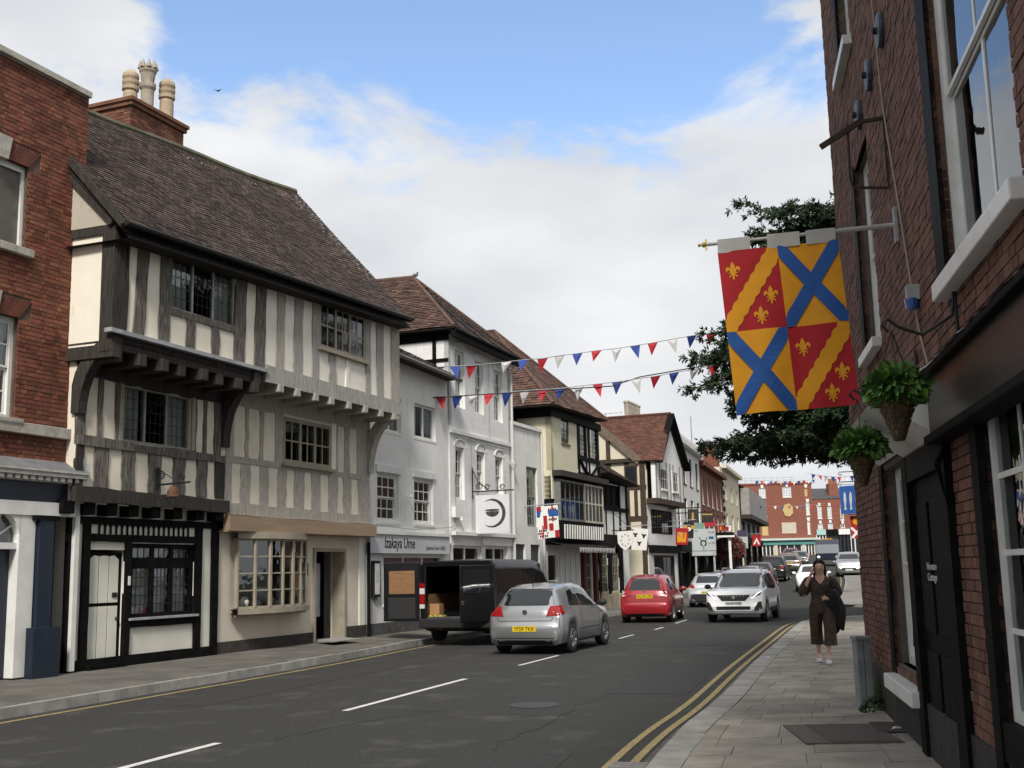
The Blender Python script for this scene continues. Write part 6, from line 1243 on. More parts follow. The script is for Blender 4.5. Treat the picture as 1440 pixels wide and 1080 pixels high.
S2 = Fac((12, 74), (18, 74)); q = srect(1036, 755, 1052, 771, S2); ds2 = S2.root('parking_sign', 'smaller grey directional sign with parking symbol on one post', 'road sign'); pn = bx(ds2, 'panel', M_sgn, q[0], q[1], 0, .05, q[2], q[3]); bx(pn, 'blue_square', F_blu, q[0]+.05, q[0]+.28, .05, .056, q[3]-.3, q[3]-.06); text('lettering', 'P', .24, F_wht, pn, (q[0]+.165, -.06, q[3]-.18)); b = MB(); b.bar((q[1]-.2, -.056, q[2]+.08), (q[1]-.06, -.056, q[2]+.26), .04, .01); b.build('arrow', M_black, pn); bx(ds2, 'post', mat('cream_post', (.5, .47, .33)), (q[0]+q[1])/2-.05, (q[0]+q[1])/2+.05, -.1, 0, gz(0, 74), q[2]+.2)
bx(ds2, 'top_plate', mat('dark_violet', (.05, .04, .09)), q[0]+.05, q[0]+.6, 0, .05, q[3]+.02, q[3]+.42)
for (nm, lb, x0, y0, x1, y1, a) in (('pub_sign', 'dark framed pub sign with a gilt figure above the direction sign', 967, 716, 982, 735, 39.3), ('pub_sign', 'smaller dark pub sign with cream top right of the gilt one', 987, 722, 1003, 735, 42.0)):
    fmx = FMap(MF, a, [(x0, y0), (x1, y0), (x1, y1), (x0, y1)], 0); t = fmx.root(nm, lb, 'sign'); b = MB(); vs = [fmx(u, v, .04) for u, v in ((0, 0), (0, 1), (1, 1), (1, 0))]+[fmx(u, v, -.04) for u, v in ((0, 0), (0, 1), (1, 1), (1, 0))]; b.add(vs, [(0, 1, 2, 3), (7, 6, 5, 4), (0, 4, 5, 1), (1, 5, 6, 2), (2, 6, 7, 3), (3, 7, 4, 0)]); b.build('board', M_tdark, t)
    charge('painted_figure', fmx, mat('gilt', (.4, .27, .08)), t, [[(.42, .25), (.38, .8), (.62, .8), (.58, .25)]] if x0 == 967 else [R4(.05, .95, .03, .18)], .045); b = MB(); b.bar((0, 0, fmx.P[0][1]+.06), (0, -max(q[0] for q in fmx.P)-.1, fmx.P[0][1]+.06), .05); b.build('bracket', M_iron, t)
# bus shelter canopy, planter and white post
cp = SG.root('shop_canopy', 'flat dark canopy with white edge on a slim white post', 'canopy'); q = srect(1007, 749, 1031, 756, SG); bx(cp, 'roof', M_black, q[0], q[1], -2, .3, q[2]+.1, q[3]); bx(cp, 'edge', M_white, q[0]-.02, q[1]+.02, .3, .34, q[2]+.02, q[2]+.12); a = SG.sh(1026, 770)[0]; bx(cp, 'post', M_white, a-.07, a+.07, 0, .14, zS, q[2]+.1)
R = random.Random(5); pl_ = thing('flower_basket', 'big hanging mass of dark red flowers beside the white canopy post', 'planter', (SG.sh(1026, 770)[0]+8.5+.3, 64.5, zS)); b = MB(); c0 = SG.sh(1025, 770); leafball(b, (0, 0, c0[1]-zS-.1), .75, .6, .75, 1500, .16, R, .6); b.build('flowers', mat('red_flower', (.16, .012, .03), (.05, .06, .02), 5, .7, piece=.5), pl_); MB().tube([(0, 0, 0), (0, 0, c0[1]-zS)], .05, 6).build('stand', M_iron, pl_)
for k, (x, hgt) in enumerate(((985, .95), (997, .8), (1012, .85), (1020, 1.0))):
    p = at(x, 795, 64); t = thing('shrub_tub', ['leafy tub under the left post of the direction sign', 'leafy tub under the right post of the direction sign', 'leafy tub left of the white canopy post', 'leafy tub right beside the white canopy post'][k], 'plant', (p.x, 64.5, gz(0, 64.5)+.13), group='plant tubs on the far left pavement'); b = MB(); leafball(b, (0, 0, .6), .45, .4, hgt*.7, 500, .13, R); b.build('foliage', mat('shrub_leaf', (.03, .055, .016), (.02, .04, .012), 5, .7, piece=.4), t); MB().lathe([(0, 0), (.26, 0), (.34, .55), (.3, .55), (0, .5)], 12).build('tub', M_tdark, t)
b = MB(); p0 = at(957, 790, 61); o = thing('shop_banner_post', 'red parasol-like shop display beside the red posts', 'display', (p0.x-.8, 60.5, gz(0, 60.5)+.13)); leafball(b, (0, 0, 1.2), .35, .3, .6, 300, .14, R, .8); b.build('flowers', mat('bright_red_flower', (.35, .02, .03), (.2, .02, .03), 5, .7, piece=.4), o); MB().tube([(0, 0, 0), (0, 0, 1.3)], .04, 6).build('stand', M_white, o)
# ---------------------------------------------------------------- vehicles
M_tyre = mat('tyre_rubber', (.018, .018, .018), (.026, .025, .024), 12, .85); M_rim = mat('alloy', (.42, .42, .43), rough=.3, metal=.9); M_plas = mat('black_plastic', (.016, .016, .017), (.022, .022, .022), 20, .6)
M_glass = mat('tinted_car_glass', (.012, .014, .016), rough=.03, spec=.9); M_tail = mat('tail_lamp', (.30, .008, .008), (.20, .005, .006), 25, .12, spec=.7); M_lampw = mat('clear_lamp', (.62, .62, .62), (.5, .5, .5), 20, .15, spec=.7); M_drl = mat('daytime_light', (.9, .92, 1), emit=1.2)
M_py = mat('plate_yellow', (.62, .44, .02), rough=.4); M_pw = mat('plate_white', (.62, .62, .6), rough=.4); M_chr = mat('chrome', (.6, .6, .6), rough=.15, metal=1)
def paint(name, c, metal=0, rough=.3): return mat(name, c, rough=rough, metal=metal, coat=.8 if max(c) > .03 else .25, spec=.5 if max(c) > .03 else .25)
def lin(tab, u):
    for (a, x), (b, y) in zip(tab, tab[1:]):
        if u <= b: return x+(y-x)*(u-a)/(b-a) if b > a else y
    return tab[-1][1]
HATCH = dict(top=[(0, .60), (.010, .66), (.018, .92), (.032, .99), (.06, 1.11), (.12, 1.335), (.155, 1.385), (.28, 1.445), (.42, 1.46), (.52, 1.43), (.58, 1.36), (.73, .99), (.76, .96), (.86, .89), (.94, .78), (.975, .66), (1, .52)],
    belt=[(0, .84), (.3, .92), (.7, .90), (1, .8)], w=[(0, .80), (.006, .88), (.03, .955), (.10, .99), (.3, 1), (.7, 1), (.88, .965), (.95, .88), (.985, .76), (1, .62)], wr=[(0, .80), (.05, .73), (.12, .655), (.3, .70), (.55, .70), (.7, .79), (.8, .86), (1, .6)])
SUV = dict(top=[(0, .66), (.008, .74), (.016, 1.0), (.03, 1.08), (.09, 1.45), (.12, 1.55), (.3, 1.61), (.42, 1.61), (.5, 1.57), (.55, 1.49), (.70, 1.10), (.73, 1.07), (.86, 1.02), (.945, .96), (.972, .86), (.985, .62), (1, .5)],
    belt=[(0, .98), (.3, 1.02), (.7, 1.0), (1, .92)], w=[(0, .82), (.006, .9), (.03, .96), (.1, .99), (.3, 1), (.7, 1), (.9, .98), (.955, .93), (.985, .85), (1, .74)], wr=[(0, .8), (.05, .74), (.12, .72), (.3, .75), (.5, .75), (.7, .82), (.8, .88), (.95, .84), (1, .74)])
def carbody(L, W, Ht, prof, base=.19, wx=(.19, .81), R=.345, rw=.31, zs=1.0, open_rear=False, nring=12):
    tabH = max(z for _, z in prof['top']); kz = Ht/tabH; us = sorted({round(k/110, 5) for k in range(111)}|{u for u, _ in prof['top']}|{u for u, _ in prof['w']}|{.003, .014, .025, .992, .997}); rings = []
    for u in us:
        x = (u-.5)*L; zt = lin(prof['top'], u)*kz; zb = base+(.10*max(0, 1-u/.03) if u < .03 else .06*max(0, (u-.96)/.04)); ar = 0
        for q in wx:
            dx = abs(x-(q-.5)*L)
            if dx < R: zb = max(zb, rw+math.sqrt(R*R-dx*dx)); ar = 1
        w = lin(prof['w'], u)*W/2; wr = min(lin(prof['wr'], u)*W/2, w-.02); bl = min(lin(prof['belt'], u)*kz, zt-.06)
        zb = min(zb, bl-.1); zm = max(zb+.03, .42*bl+.58*zb if not ar else (zb+bl)/2)
        s8 = max(bl+.015, zt-.075)
        ring = [(0, zb), (w-.16, zb), (w-.03 if not ar else w-.012, zb+.012 if ar else zb+.05), (w, zm), (w-.008, bl-.10 if bl-.10 > zm else (zm+bl)/2), (w-.035, bl)]
        a = Vector((w-.035, bl)); c = Vector((wr, s8)); 
        for t in (.33, .66): p = a.lerp(c, t); ring.append((p.x+.02*math.sin(t*3.14)*min(1, (s8-bl)/.3), p.y))
        ring += [(wr, s8), (wr-.06, s8+(zt-s8)*.62), (wr*.55, zt-.012), (0, zt)]; rings.append((x, ring))
    b = MB(); n = len(rings[0][1]); m = 2*n-2
    for x, r in rings: b.v += [(x, y, z) for y, z in r]+[(x, -y, z) for y, z in r[-2:0:-1]]
    for i in range(len(rings)-1):
        for k in range(m): b.f.append((i*m+k, (i+1)*m+k, (i+1)*m+(k+1) % m, i*m+(k+1) % m))
    if not open_rear: b.f.append(tuple(range(m)))
    b.f.append(tuple(range(len(rings)*m-1, (len(rings)-1)*m-1, -1))); b.t = [0]*len(b.f); b.mi = [0]*len(b.f); return b
class Car:
    def __init__(s, name, label, loc, heading, L, W, Ht, prof, pm, cat='car', wheel=.31, wx=(.19, .81), z=None, group=None, base=.19, wheels=True, open_rear=False, arch=.035):
        z = gz(loc[0], loc[1]) if z is None else z
        s.t = thing(name, label, cat, (loc[0], loc[1], z), d=heading, group=group); s.L, s.W, s.H = L, W, Ht
        mb = carbody(L, W, Ht, prof, base, wx, wheel+arch, wheel, open_rear=open_rear); me = mb.mesh('body', pm, True); bm = bmesh.new(); bm.from_mesh(me); bmesh.ops.recalc_face_normals(bm, faces=bm.faces); bm.to_mesh(me); bm.free()
        s.body = obj('body', me, s.t); s.bvh = BVHTree.FromPolygons([Vector(v) for v in mb.v], mb.f)
        b = MB(); b.box(-L/2+.25, L/2-.3, -W/2+.17, W/2-.17, base+.02, .62); b.build('underbody', M_plas, s.t)
        if wheels:
            for q in wx:
                for sd_ in (1, -1): s.wheel((q-.5)*L, sd_*(W/2-.115), wheel, sd_)
    _w = {}
    def wheel(s, x, y, r, sd_):
        k = round(r, 3)
        if k not in Car._w:
            b = MB(); b.lathe([(r*.64, -.10), (r*.9, -.105), (r*.985, -.08), (r, -.04), (r, .04), (r*.985, .08), (r*.9, .105), (r*.64, .10), (r*.62, .02), (r*.62, -.02), (r*.64, -.1)], 28, ax='y'); ty = b.mesh('wheel', M_tyre, True)
            b = MB(); b.lathe([(r*.655, .10), (r*.6, .106), (r*.58, .06), (r*.2, .05), (r*.14, .085), (0, .09)], 28, ax='y')
            for i in range(5):
                a = i*1.2566
                for da in (-.16, .16): b.bar((r*.12*math.cos(a+da), .085, r*.12*math.sin(a+da)), (r*.60*math.cos(a+da*.9), .098, r*.60*math.sin(a+da*.9)), .022, .045, (0, 1, 0))
            rm = b.mesh('rim', M_rim); b = MB(); b.lathe([(r*.57, .062), (r*.2, .056)], 28, ax='y'); Car._w[k] = (ty, rm, b.mesh('brake_shadow', M_plas))  # last mesh: black ring whose colour stands in for shade behind the spokes
        ty, rm, dk = Car._w[k]; o = obj('wheel', ty, s.t, (x, y, r)); rot = (0, 0, 0) if sd_ > 0 else (0, 0, math.pi); obj('rim', rm, o, (0, 0, 0), rot); obj('brake_shade', dk, o, (0, .003*sd_, 0), rot)
    def hit(s, ax, a, c):
        if ax == 'rear': o, d = Vector((-9, a, c)), Vector((1, 0, 0))
        elif ax == 'front': o, d = Vector((9, a, c)), Vector((-1, 0, 0))
        elif ax == 'left': o, d = Vector((a, 9, c)), Vector((0, -1, 0))
        elif ax == 'right': o, d = Vector((a, -9, c)), Vector((0, 1, 0))
        else: o, d = Vector((a, c, 9)), Vector((0, 0, -1))
        l, nn, i, dist = s.bvh.ray_cast(o, d); return (l, -d) if l is not None else (None, None)
    def decal(s, name, m, ax, quad, n=8, off=.006, parent=None, smooth=True, th=0):
        b = MB(); vs = []; ok = True; q0, q1, q2, q3 = [Vector(q) for q in quad]
        for j in range(n+1):
            for i in range(n+1):
                p = q0.lerp(q1, i/n).lerp(q3.lerp(q2, i/n), j/n); l, dd = s.hit(ax, p.x, p.y)
                if l is None: l = vs[-1] if vs else Vector((0, 0, 0)); dd = Vector((0, 0, 0))
                vs.append(l+dd*off)
        fs = [(j*(n+1)+i, j*(n+1)+i+1, (j+1)*(n+1)+i+1, (j+1)*(n+1)+i) for j in range(n) for i in range(n)]
        if ax in ('rear', 'left'): fs = [f[::-1] for f in fs]
        b.add(vs, fs); return b.build(name, m, parent or s.body, smooth=smooth)
    def disc(s, name, m, ax, a, c, r, off=.012):
        l, dd = s.hit(ax, a, c); b = MB(); n = 18; y = Vector((0, 1, 0)) if ax in ('rear', 'front') else Vector((1, 0, 0)); z = Vector((0, 0, 1))
        cen = l+dd*off; b.add([cen]+[cen+y*r*math.cos(6.2832*k/n)+z*r*math.sin(6.2832*k/n) for k in range(n)], [(0, k+1, (k+1) % n+1) for k in range(n)]); return b.build(name, m, s.body)
    def label(s, body, ax, a, c, size, m, sx=1, off=.012):
        l, dd = s.hit(ax, a, c); l = l+dd*off; M_ = Matrix(((0, 0, -1), (-1, 0, 0), (0, 1, 0))) if ax == 'rear' else Matrix(((0, 0, 1), (1, 0, 0), (0, 1, 0)))
        o = text('lettering', body, size, m, s.body, l, M_.to_euler(), sx=sx, ext=.001); return o
    def plate(s, body, ax, z, m, w=.52, h=.115, y=0):
        l, dd = s.hit(ax, y, z); b = MB(); X = l.x+dd.x*.012; b.box(min(X, X-dd.x*.03), max(X, X-dd.x*.03), y-w/2, y+w/2, z-h/2, z+h/2); p = b.build('number_plate', m, s.body, bevel=.004)
        M_ = Matrix(((0, 0, -1), (-1, 0, 0), (0, 1, 0))) if ax == 'rear' else Matrix(((0, 0, 1), (1, 0, 0), (0, 1, 0))); text('lettering', body, .115, M_black, p, (X+dd.x*.003, y, z-.002), M_.to_euler(), sx=.92, ext=.001)
    def mirror(s, x, z, m):
        for sd_ in (1, -1):
            b = MB(); b.ball((x, sd_*(s.W/2+.09), z), .075, .11, .08, 12); b.bar((x+.02, sd_*(s.W/2-.06), z-.05), (x+.01, sd_*(s.W/2+.04), z-.03), .05, .04); b.build('mirror', m, s.t, smooth=True)
    def sidewin(s, wins, m=None, ax=('left', 'right')):
        for a in ax:
            for q in wins: s.decal('side_window', m or M_glass, a, q, 8, .005)
def sym(y0, y1, z0, z1, yt0=None, yt1=None): return [(y0, z0), (y1, z0), (yt1 if yt1 is not None else y1, z1), (yt0 if yt0 is not None else y0, z1)]
def seam(c, ax, pts, m=None, w=.012):
    for (a, b_) in zip(pts, pts[1:]):
        d = Vector((b_[0]-a[0], b_[1]-a[1])); n = Vector((-d.y, d.x)).normalized()*w/2; c.decal('panel_gap', m or M_plas, ax, [(a[0]-n.x, a[1]-n.y), (b_[0]-n.x, b_[1]-n.y), (b_[0]+n.x, b_[1]+n.y), (a[0]+n.x, a[1]+n.y)], 6, .003)
HD = (.348, .937)
# --- silver hatchback
c = Car('silver_hatchback', 'silver five-door hatchback seen from behind beside the open black van', (.83, 25.95), HD, 3.97, 1.69, 1.46, HATCH, paint('silver_paint', (.40, .41, .42), .75, .34)); sp = MATS['silver_paint']
c.decal('rear_window', M_glass, 'rear', sym(-.60, .60, 1.02, 1.315, -.48, .48), 10); c.decal('hatch_edge', M_plas, 'rear', sym(-.62, .62, 1.0, 1.018), 8, .004); c.decal('window_rim', M_plas, 'rear', sym(-.48, .48, 1.32, 1.34), 8, .005)
for sd_ in (-1, 1): c.decal('tail_light', M_tail, 'rear', [(sd_*.47, .78), (sd_*.80, .80), (sd_*.78, 1.0), (sd_*.54, .99)][::sd_], 8, .012)
for sd_ in ('left', 'right'): c.decal('tail_light', M_tail, sd_, [(-1.86, .80), (-1.70, .82), (-1.72, .97), (-1.84, .98)], 5, .012)
c.plate('YF59 TKK', 'rear', .53, M_py); c.disc('emblem', M_chr, 'rear', 0, .865, .055); c.disc('emblem_ground', M_plas, 'rear', 0, .865, .046, .0125); c.label('V', 'rear', 0, .885, .06, M_chr, off=.014); c.label('W', 'rear', 0, .85, .06, M_chr, off=.014)
seam(c, 'rear', [(-.62, .76), (-.58, .69), (.58, .69), (.62, .76)]); c.decal('bumper_trim', M_plas, 'rear', sym(-.66, .66, .335, .352), 8, .006); c.decal('rear_valance', M_plas, 'rear', sym(-.6, .6, .2, .3), 6, .006)
c.sidewin([[(-1.28, .99), (-.62, .965), (-.62, 1.345), (-1.05, 1.275)], [(-.56, .962), (.62, .93), (.16, 1.29), (-.56, 1.35)]])
for a in ('right', 'left'):
    seam(c, a, [(-.59, .30), (-.59, .95)]); seam(c, a, [(-1.1, .60), (-1.24, .95)]); seam(c, a, [(.62, .93), (.74, .5), (.66, .30)]); c.decal('sill_trim', M_plas, a, [(-.85, .235), (.85, .235), (.85, .26), (-.85, .26)], 6, .004); c.decal('rubbing_strip', M_plas, a, [(-.8, .475), (.7, .475), (.7, .49), (-.8, .49)], 6, .004)
    for x in (-.78, .05): c.decal('door_handle', sp, a, [(x, .80), (x+.16, .80), (x+.16, .825), (x, .825)], 4, .022)
    c.decal('side_repeater', M_lampw, a, [(.86, .74), (1.0, .745), (1.0, .765), (.86, .76)], 3, .006)
c.mirror(.66, .99, M_plas); b = MB(); b.tube([(-1.35, 0, 1.40), (-1.5, 0, 1.52)], [.012, .006], 5); b.build('aerial', M_plas, c.t); l, dd = c.hit('right', -.2, .4)
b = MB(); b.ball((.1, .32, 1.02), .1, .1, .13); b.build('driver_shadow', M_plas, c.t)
# --- red hatchback
c = Car('red_hatchback', 'round red hatchback driving away behind the white crossover', (4.55, 38.55), (.27, .963), 3.72, 1.66, 1.52, dict(HATCH, top=[(0, .58), (.008, .66), (.016, .90), (.03, 1.02), (.06, 1.18), (.11, 1.38), (.16, 1.45), (.3, 1.53), (.42, 1.53), (.52, 1.48), (.58, 1.4), (.75, 1.0), (.80, .95), (.9, .84), (.96, .7), (1, .52)]), paint('red_paint', (.30, .012, .018), .1, .3)); rp = MATS['red_paint']
c.decal('rear_window', M_glass, 'rear', [(-.60, 1.03), (.60, 1.03), (.50, 1.40), (-.50, 1.40)], 10)
for sd_ in (-1, 1): c.decal('tail_light', M_tail, 'rear', [(sd_*.62, .80), (sd_*.75, .80), (sd_*.74, 1.0), (sd_*.63, 1.0)][::sd_], 6, .012); c.disc('lamp', M_lampw, 'rear', sd_*.67, .85, .05, .016); c.disc('lamp', M_lampw, 'rear', sd_*.67, .95, .045, .016)
c.plate('WU59 ZFS', 'rear', .83, M_py); c.disc('emblem', M_chr, 'rear', 0, .98, .05); c.label('MICRA', 'rear', .48, .85, .06, M_chr); c.decal('badge', M_chr, 'rear', sym(-.55, -.42, .835, .86), 2, .01); seam(c, 'rear', [(-.66, .74), (-.6, .68), (.6, .68), (.66, .74)]); c.decal('rear_valance', M_plas, 'rear', sym(-.6, .6, .2, .3), 6, .006)
c.sidewin([[(-1.15, 1.02), (-.55, 1.0), (-.55, 1.42), (-.98, 1.36)], [(-.5, 1.0), (.6, .96), (.1, 1.36), (-.5, 1.42)]]); c.mirror(.62, 1.02, rp)
for a in ('right', 'left'): seam(c, a, [(-.53, .3), (-.53, .98)]); seam(c, a, [(.6, .95), (.7, .35)])
# --- white crossover facing the camera
c = Car('white_crossover', 'white crossover facing the camera with slanted daytime lights', (7.42, 37.8), (-.34, -.94), 4.45, 1.86, 1.63, SUV, paint('white_car_paint', (.88, .89, .89), 0, .3), wheel=.35, base=.24, wx=(.2, .79)); wp = MATS['white_car_paint']
c.decal('windscreen', M_glass, 'front', [(-.78, 1.11), (.78, 1.11), (.64, 1.50), (-.64, 1.50)], 12); c.decal('scuttle', M_plas, 'front', [(-.8, 1.075), (.8, 1.075), (.79, 1.105), (-.79, 1.105)], 8, .008)
c.decal('grille', M_plas, 'front', [(-.36, .66), (.36, .66), (.52, .84), (-.52, .84)], 10, .012); c.decal('lower_grille', M_plas, 'front', sym(-.52, .52, .40, .50), 8, .012); c.decal('skid_trim', M_chr, 'front', sym(-.56, .56, .335, .355), 8, .014)
for k in range(7): c.decal('grille_stud', M_chr, 'front', sym(-.3+k*.1-.015, -.3+k*.1+.015, .80, .815), 1, .018)
c.disc('emblem', M_chr, 'front', 0, .77, .05, .03)
for sd_ in (-1, 1):
    c.decal('headlight', M_plas, 'front', [(sd_*.55, .76), (sd_*.82, .84), (sd_*.84, .93), (sd_*.60, .84)][::sd_], 8, .012); c.decal('daytime_running_light', M_drl, 'front', [(sd_*.53, .735), (sd_*.59, .745), (sd_*.83, .93), (sd_*.80, .945)][::sd_], 8, .018); c.decal('fog_surround', M_plas, 'front', [(sd_*.60, .36), (sd_*.86, .40), (sd_*.84, .64), (sd_*.74, .62)][::sd_], 6, .012); c.decal('trim_blade', M_chr, 'front', [(sd_*.56, .35), (sd_*.80, .36), (sd_*.80, .385), (sd_*.56, .375)][::sd_], 5, .016)
c.plate('VN69 FZ8', 'front', .575, M_pw); c.sidewin([[(-1.4, 1.12), (-.7, 1.09), (-.7, 1.48), (-1.2, 1.46)], [(-.64, 1.09), (.12, 1.07), (.02, 1.46), (-.64, 1.48)], [(.18, 1.07), (.92, 1.05), (.4, 1.4), (.1, 1.46)]]); c.mirror(.82, 1.08, M_plas)
for a in ('right', 'left'): c.decal('sill_cladding', M_plas, a, [(-.85, .25), (.85, .25), (.85, .42), (-.85, .42)], 6, .008)
b = MB()
for sd_ in (-1, 1): b.tube([(-1.5, sd_*.62, 1.6), (-1.3, sd_*.62, 1.66), (.1, sd_*.62, 1.66), (.3, sd_*.62, 1.58)], .02, 6)
b.build('roof_rails', M_chr, c.t)
# --- other traffic
def rearcar(name, label, loc, hd, pm, prof=HATCH, L=4.1, W=1.76, Ht=1.5, plate='', z=None, lightm=None, z0=1.02):
    c = Car(name, label, loc, hd, L, W, Ht, prof, pm, z=z); k = Ht/max(q for _, q in prof['top']); c.decal('rear_window', M_glass, 'rear', [(-.62, 1.03*k), (.62, 1.03*k), (.52, 1.35*k), (-.52, 1.35*k)], 8)
    for sd_ in (-1, 1): c.decal('tail_light', M_tail, 'rear', [(sd_*.52, .82), (sd_*.80, .84), (sd_*.79, .98), (sd_*.6, .97)][::sd_], 6, .012)
    c.plate(plate, 'rear', .80 if prof is SUV else .62, M_py); c.decal('rear_valance', M_plas, 'rear', sym(-.7, .7, .24, .46), 6, .008)
    c.sidewin([[(-1.3, .99*k), (-.6, .97*k), (-.6, 1.36*k), (-1.08, 1.3*k)], [(-.54, .97*k), (.64, .94*k), (.18, 1.3*k), (-.54, 1.36*k)]]); c.mirror(.66, 1.0, pm); return c
c = rearcar('pale_silver_car', 'pale silver hatchback between red hatchback and white crossover', (8.75, 51.5), (.29, .957), paint('pale_silver_paint', (.52, .54, .56), .4, .3), plate='LS16 NPK', Ht=1.46); c.decal('dark_bumper', M_plas, 'rear', sym(-.72, .72, .3, .56), 6, .01)
rearcar('dark_red_car', 'dark red car mostly hidden behind pale silver hatchback', (10.7, 58), (.29, .957), paint('dark_red_paint', (.12, .01, .014), .2), plate='')
rearcar('grey_car', 'dark grey hatchback queueing beyond the direction sign', (13.3, 66), (.3, .954), paint('dark_grey_paint', (.05, .052, .055), .4), plate='')
rearcar('black_car', 'black hatchback queueing ahead of the dark grey one', (15.4, 72.5), (.3, .954), paint('black_car_paint', (.02, .02, .022), .2), plate='')
rearcar('black_suv', 'tall black off-roader queueing near the far shops', (17.8, 79.5), (.3, .954), MATS['black_car_paint'], SUV, 4.5, 1.85, 1.7)
rearcar('bronze_crossover', 'grey-brown crossover with bright tail lights on the far stretch', (21.5, 90.5), (.26, .966), paint('bronze_paint', (.17, .16, .15), .6), SUV, 4.4, 1.84, 1.62, 'VX18 KLO')
rearcar('charcoal_car', 'charcoal hatchback ahead of the grey-brown crossover', (25.4, 103), (.26, .966), paint('charcoal_paint', (.07, .075, .08), .5), plate='VU12 CRG')
rearcar('maroon_car', 'small maroon car on the far stretch before the teal shopfronts', (28.0, 117), (.26, .966), MATS['dark_red_paint'])
def frontcar(name, label, loc, hd, pm, prof=HATCH, L=4.1, W=1.76, Ht=1.5, z=None):
    c = Car(name, label, loc, hd, L, W, Ht, prof, pm, z=z); k = Ht/max(q for _, q in prof['top']); b0 = 1.03 if prof is HATCH else 1.12; c.decal('windscreen', M_glass, 'front', [(-.72, b0*k), (.72, b0*k), (.6, (b0+.32)*k), (-.6, (b0+.32)*k)], 8); c.decal('grille', M_plas, 'front', sym(-.5, .5, .42, .6), 6, .01)
    for sd_ in (-1, 1): c.decal('headlight', M_lampw, 'front', [(sd_*.5, .68), (sd_*.76, .70), (sd_*.74, .80), (sd_*.55, .78)][::sd_], 5, .012)
    c.plate('', 'front', .45, M_pw); c.sidewin([[(-1.3, .99*k), (-.6, .97*k), (-.6, 1.36*k), (-1.08, 1.3*k)], [(-.54, .97*k), (.64, .94*k), (.18, 1.3*k), (-.54, 1.36*k)]]); c.mirror(.66, 1.02, pm); return c
frontcar('white_small_car', 'white small car coming towards the woman on the phone', (16.9, 66), (-.28, -.96), wp, Ht=1.5)
frontcar('silver_pickup', 'silver off-roader with dark grille parked by the far right kerb', (24.4, 84.5), (-.28, -.96), sp, SUV, 4.6, 1.9, 1.75)
frontcar('blue_grey_car', 'blue-grey car parked behind the silver off-roader', (27.4, 95), (-.28, -.96), paint('blue_grey_paint', (.13, .16, .2), .4))
# dark blue lorry
lo = thing('dark_blue_lorry', 'dark blue box lorry facing the camera before the brick terrace', 'lorry', (29.0, 107, gz(0, 107)), d=(-.27, -.963)); M_lb = paint('navy_lorry_paint', (.018, .025, .045))
b = MB(); b.prism([(-3, .5), (2.2, .5), (2.3, 1.1), (2.05, 1.9), (1.7, 2.35), (-3, 2.35)], -1.05, 1.05); b.build('body', M_lb, lo, bevel=.06); b = MB(); b.hexa([(2.31, -.9, 1.12), (2.31, .9, 1.12), (2.30, .9, 1.12), (2.30, -.9, 1.12), (2.06, -.85, 1.92), (2.06, .85, 1.92), (2.04, .85, 1.92), (2.04, -.85, 1.92)]); b.build('windscreen', mat('pale_screen', (.16, .18, .19), rough=.1, spec=.8), lo)
for y in (-.8, .8): b = MB(); b.ball((2.27, y, .8), .06, .13, .1); b.build('headlight', M_drl if y < 0 else M_lampw, lo)
b = MB(); b.box(1.4, 1.6, -.5, .5, 2.36, 2.46); b.build('beacon_bar', mat('amber', (.5, .25, .02)), lo)
for x in (-2, 1.4):
    for y in (-.92, .92): Car.wheel(type('T', (), {'t': lo})(), x, y, .4, 1 if y > 0 else -1)
# --- black van with open rear doors
VANP = dict(top=[(0, 1.90), (.02, 1.96), (.2, 1.99), (.6, 1.98), (.70, 1.93), (.745, 1.84), (.87, 1.22), (.90, 1.14), (.96, 1.0), (.985, .85), (1, .6)], belt=[(0, 1.06), (.8, 1.08), (1, .9)], w=[(0, .975), (.1, 1), (.8, 1), (.93, .95), (.98, .86), (1, .74)], wr=[(0, .86), (.1, .87), (.7, .85), (.87, .88), (1, .7)])
VH = Vector((.36, .933, 0)); vc = Vector((-.53, 29.86)); c = Car('black_van', 'black panel van parked half on the pavement with its rear doors open', (vc.x, vc.y), VH, 4.97, 1.98, 1.98, VANP, paint('black_van_paint', (.005, .005, .006), 0, .35), 'van', .34, (.18, .81), z=.06, base=.27, open_rear=True); vp = MATS['black_van_paint']; V = c.t; X0 = -2.485
b = MB(); b.box(X0+.02, 1.0, -.86, .86, .56, .62); b.build('load_floor', mat('van_floor', (.07, .072, .075), (.05, .05, .052), 6, .6), V); b = MB(); b.box(.9, .95, -.88, .88, .6, 1.85); b.build('bulkhead', M_plas, V)
M_ply = mat('plywood', (.24, .13, .06), (.19, .105, .05), 3, .8, stretch=(1, 1, 6)); b = MB(); b.box(X0+.15, .9, .84, .87, .62, 1.15); b.build('ply_lining', M_ply, V); b = MB(); b.box(X0+.15, .9, -.87, -.84, .62, 1.15); b.build('ply_lining', M_ply, V)
b = MB(); b.box(X0-.02, X0+.10, .80, .965, .5, 1.86); b.build('rear_pillar', vp, V, bevel=.03); b = MB(); b.box(X0-.02, X0+.10, -.965, -.80, .5, 1.86); b.build('rear_pillar', vp, V, bevel=.03); b = MB(); b.box(X0-.02, X0+.12, -.9, .9, 1.80, 1.93); b.build('roof_header', vp, V, bevel=.03)
b = MB(); b.box(X0-.12, X0+.1, -.95, .95, .36, .58); b.build('rear_bumper', M_plas, V, bevel=.03)
for sd_ in (1, -1):
    for z0, z1, m_ in ((.82, .92, M_lampw), (.92, 1.16, M_tail), (1.16, 1.30, M_lampw), (1.30, 1.42, M_tail)): b = MB(); b.box(X0-.045, X0+.03, min(sd_*.83, sd_*.96), max(sd_*.83, sd_*.96), z0, z1-.004); b.build('tail_light', m_, V)
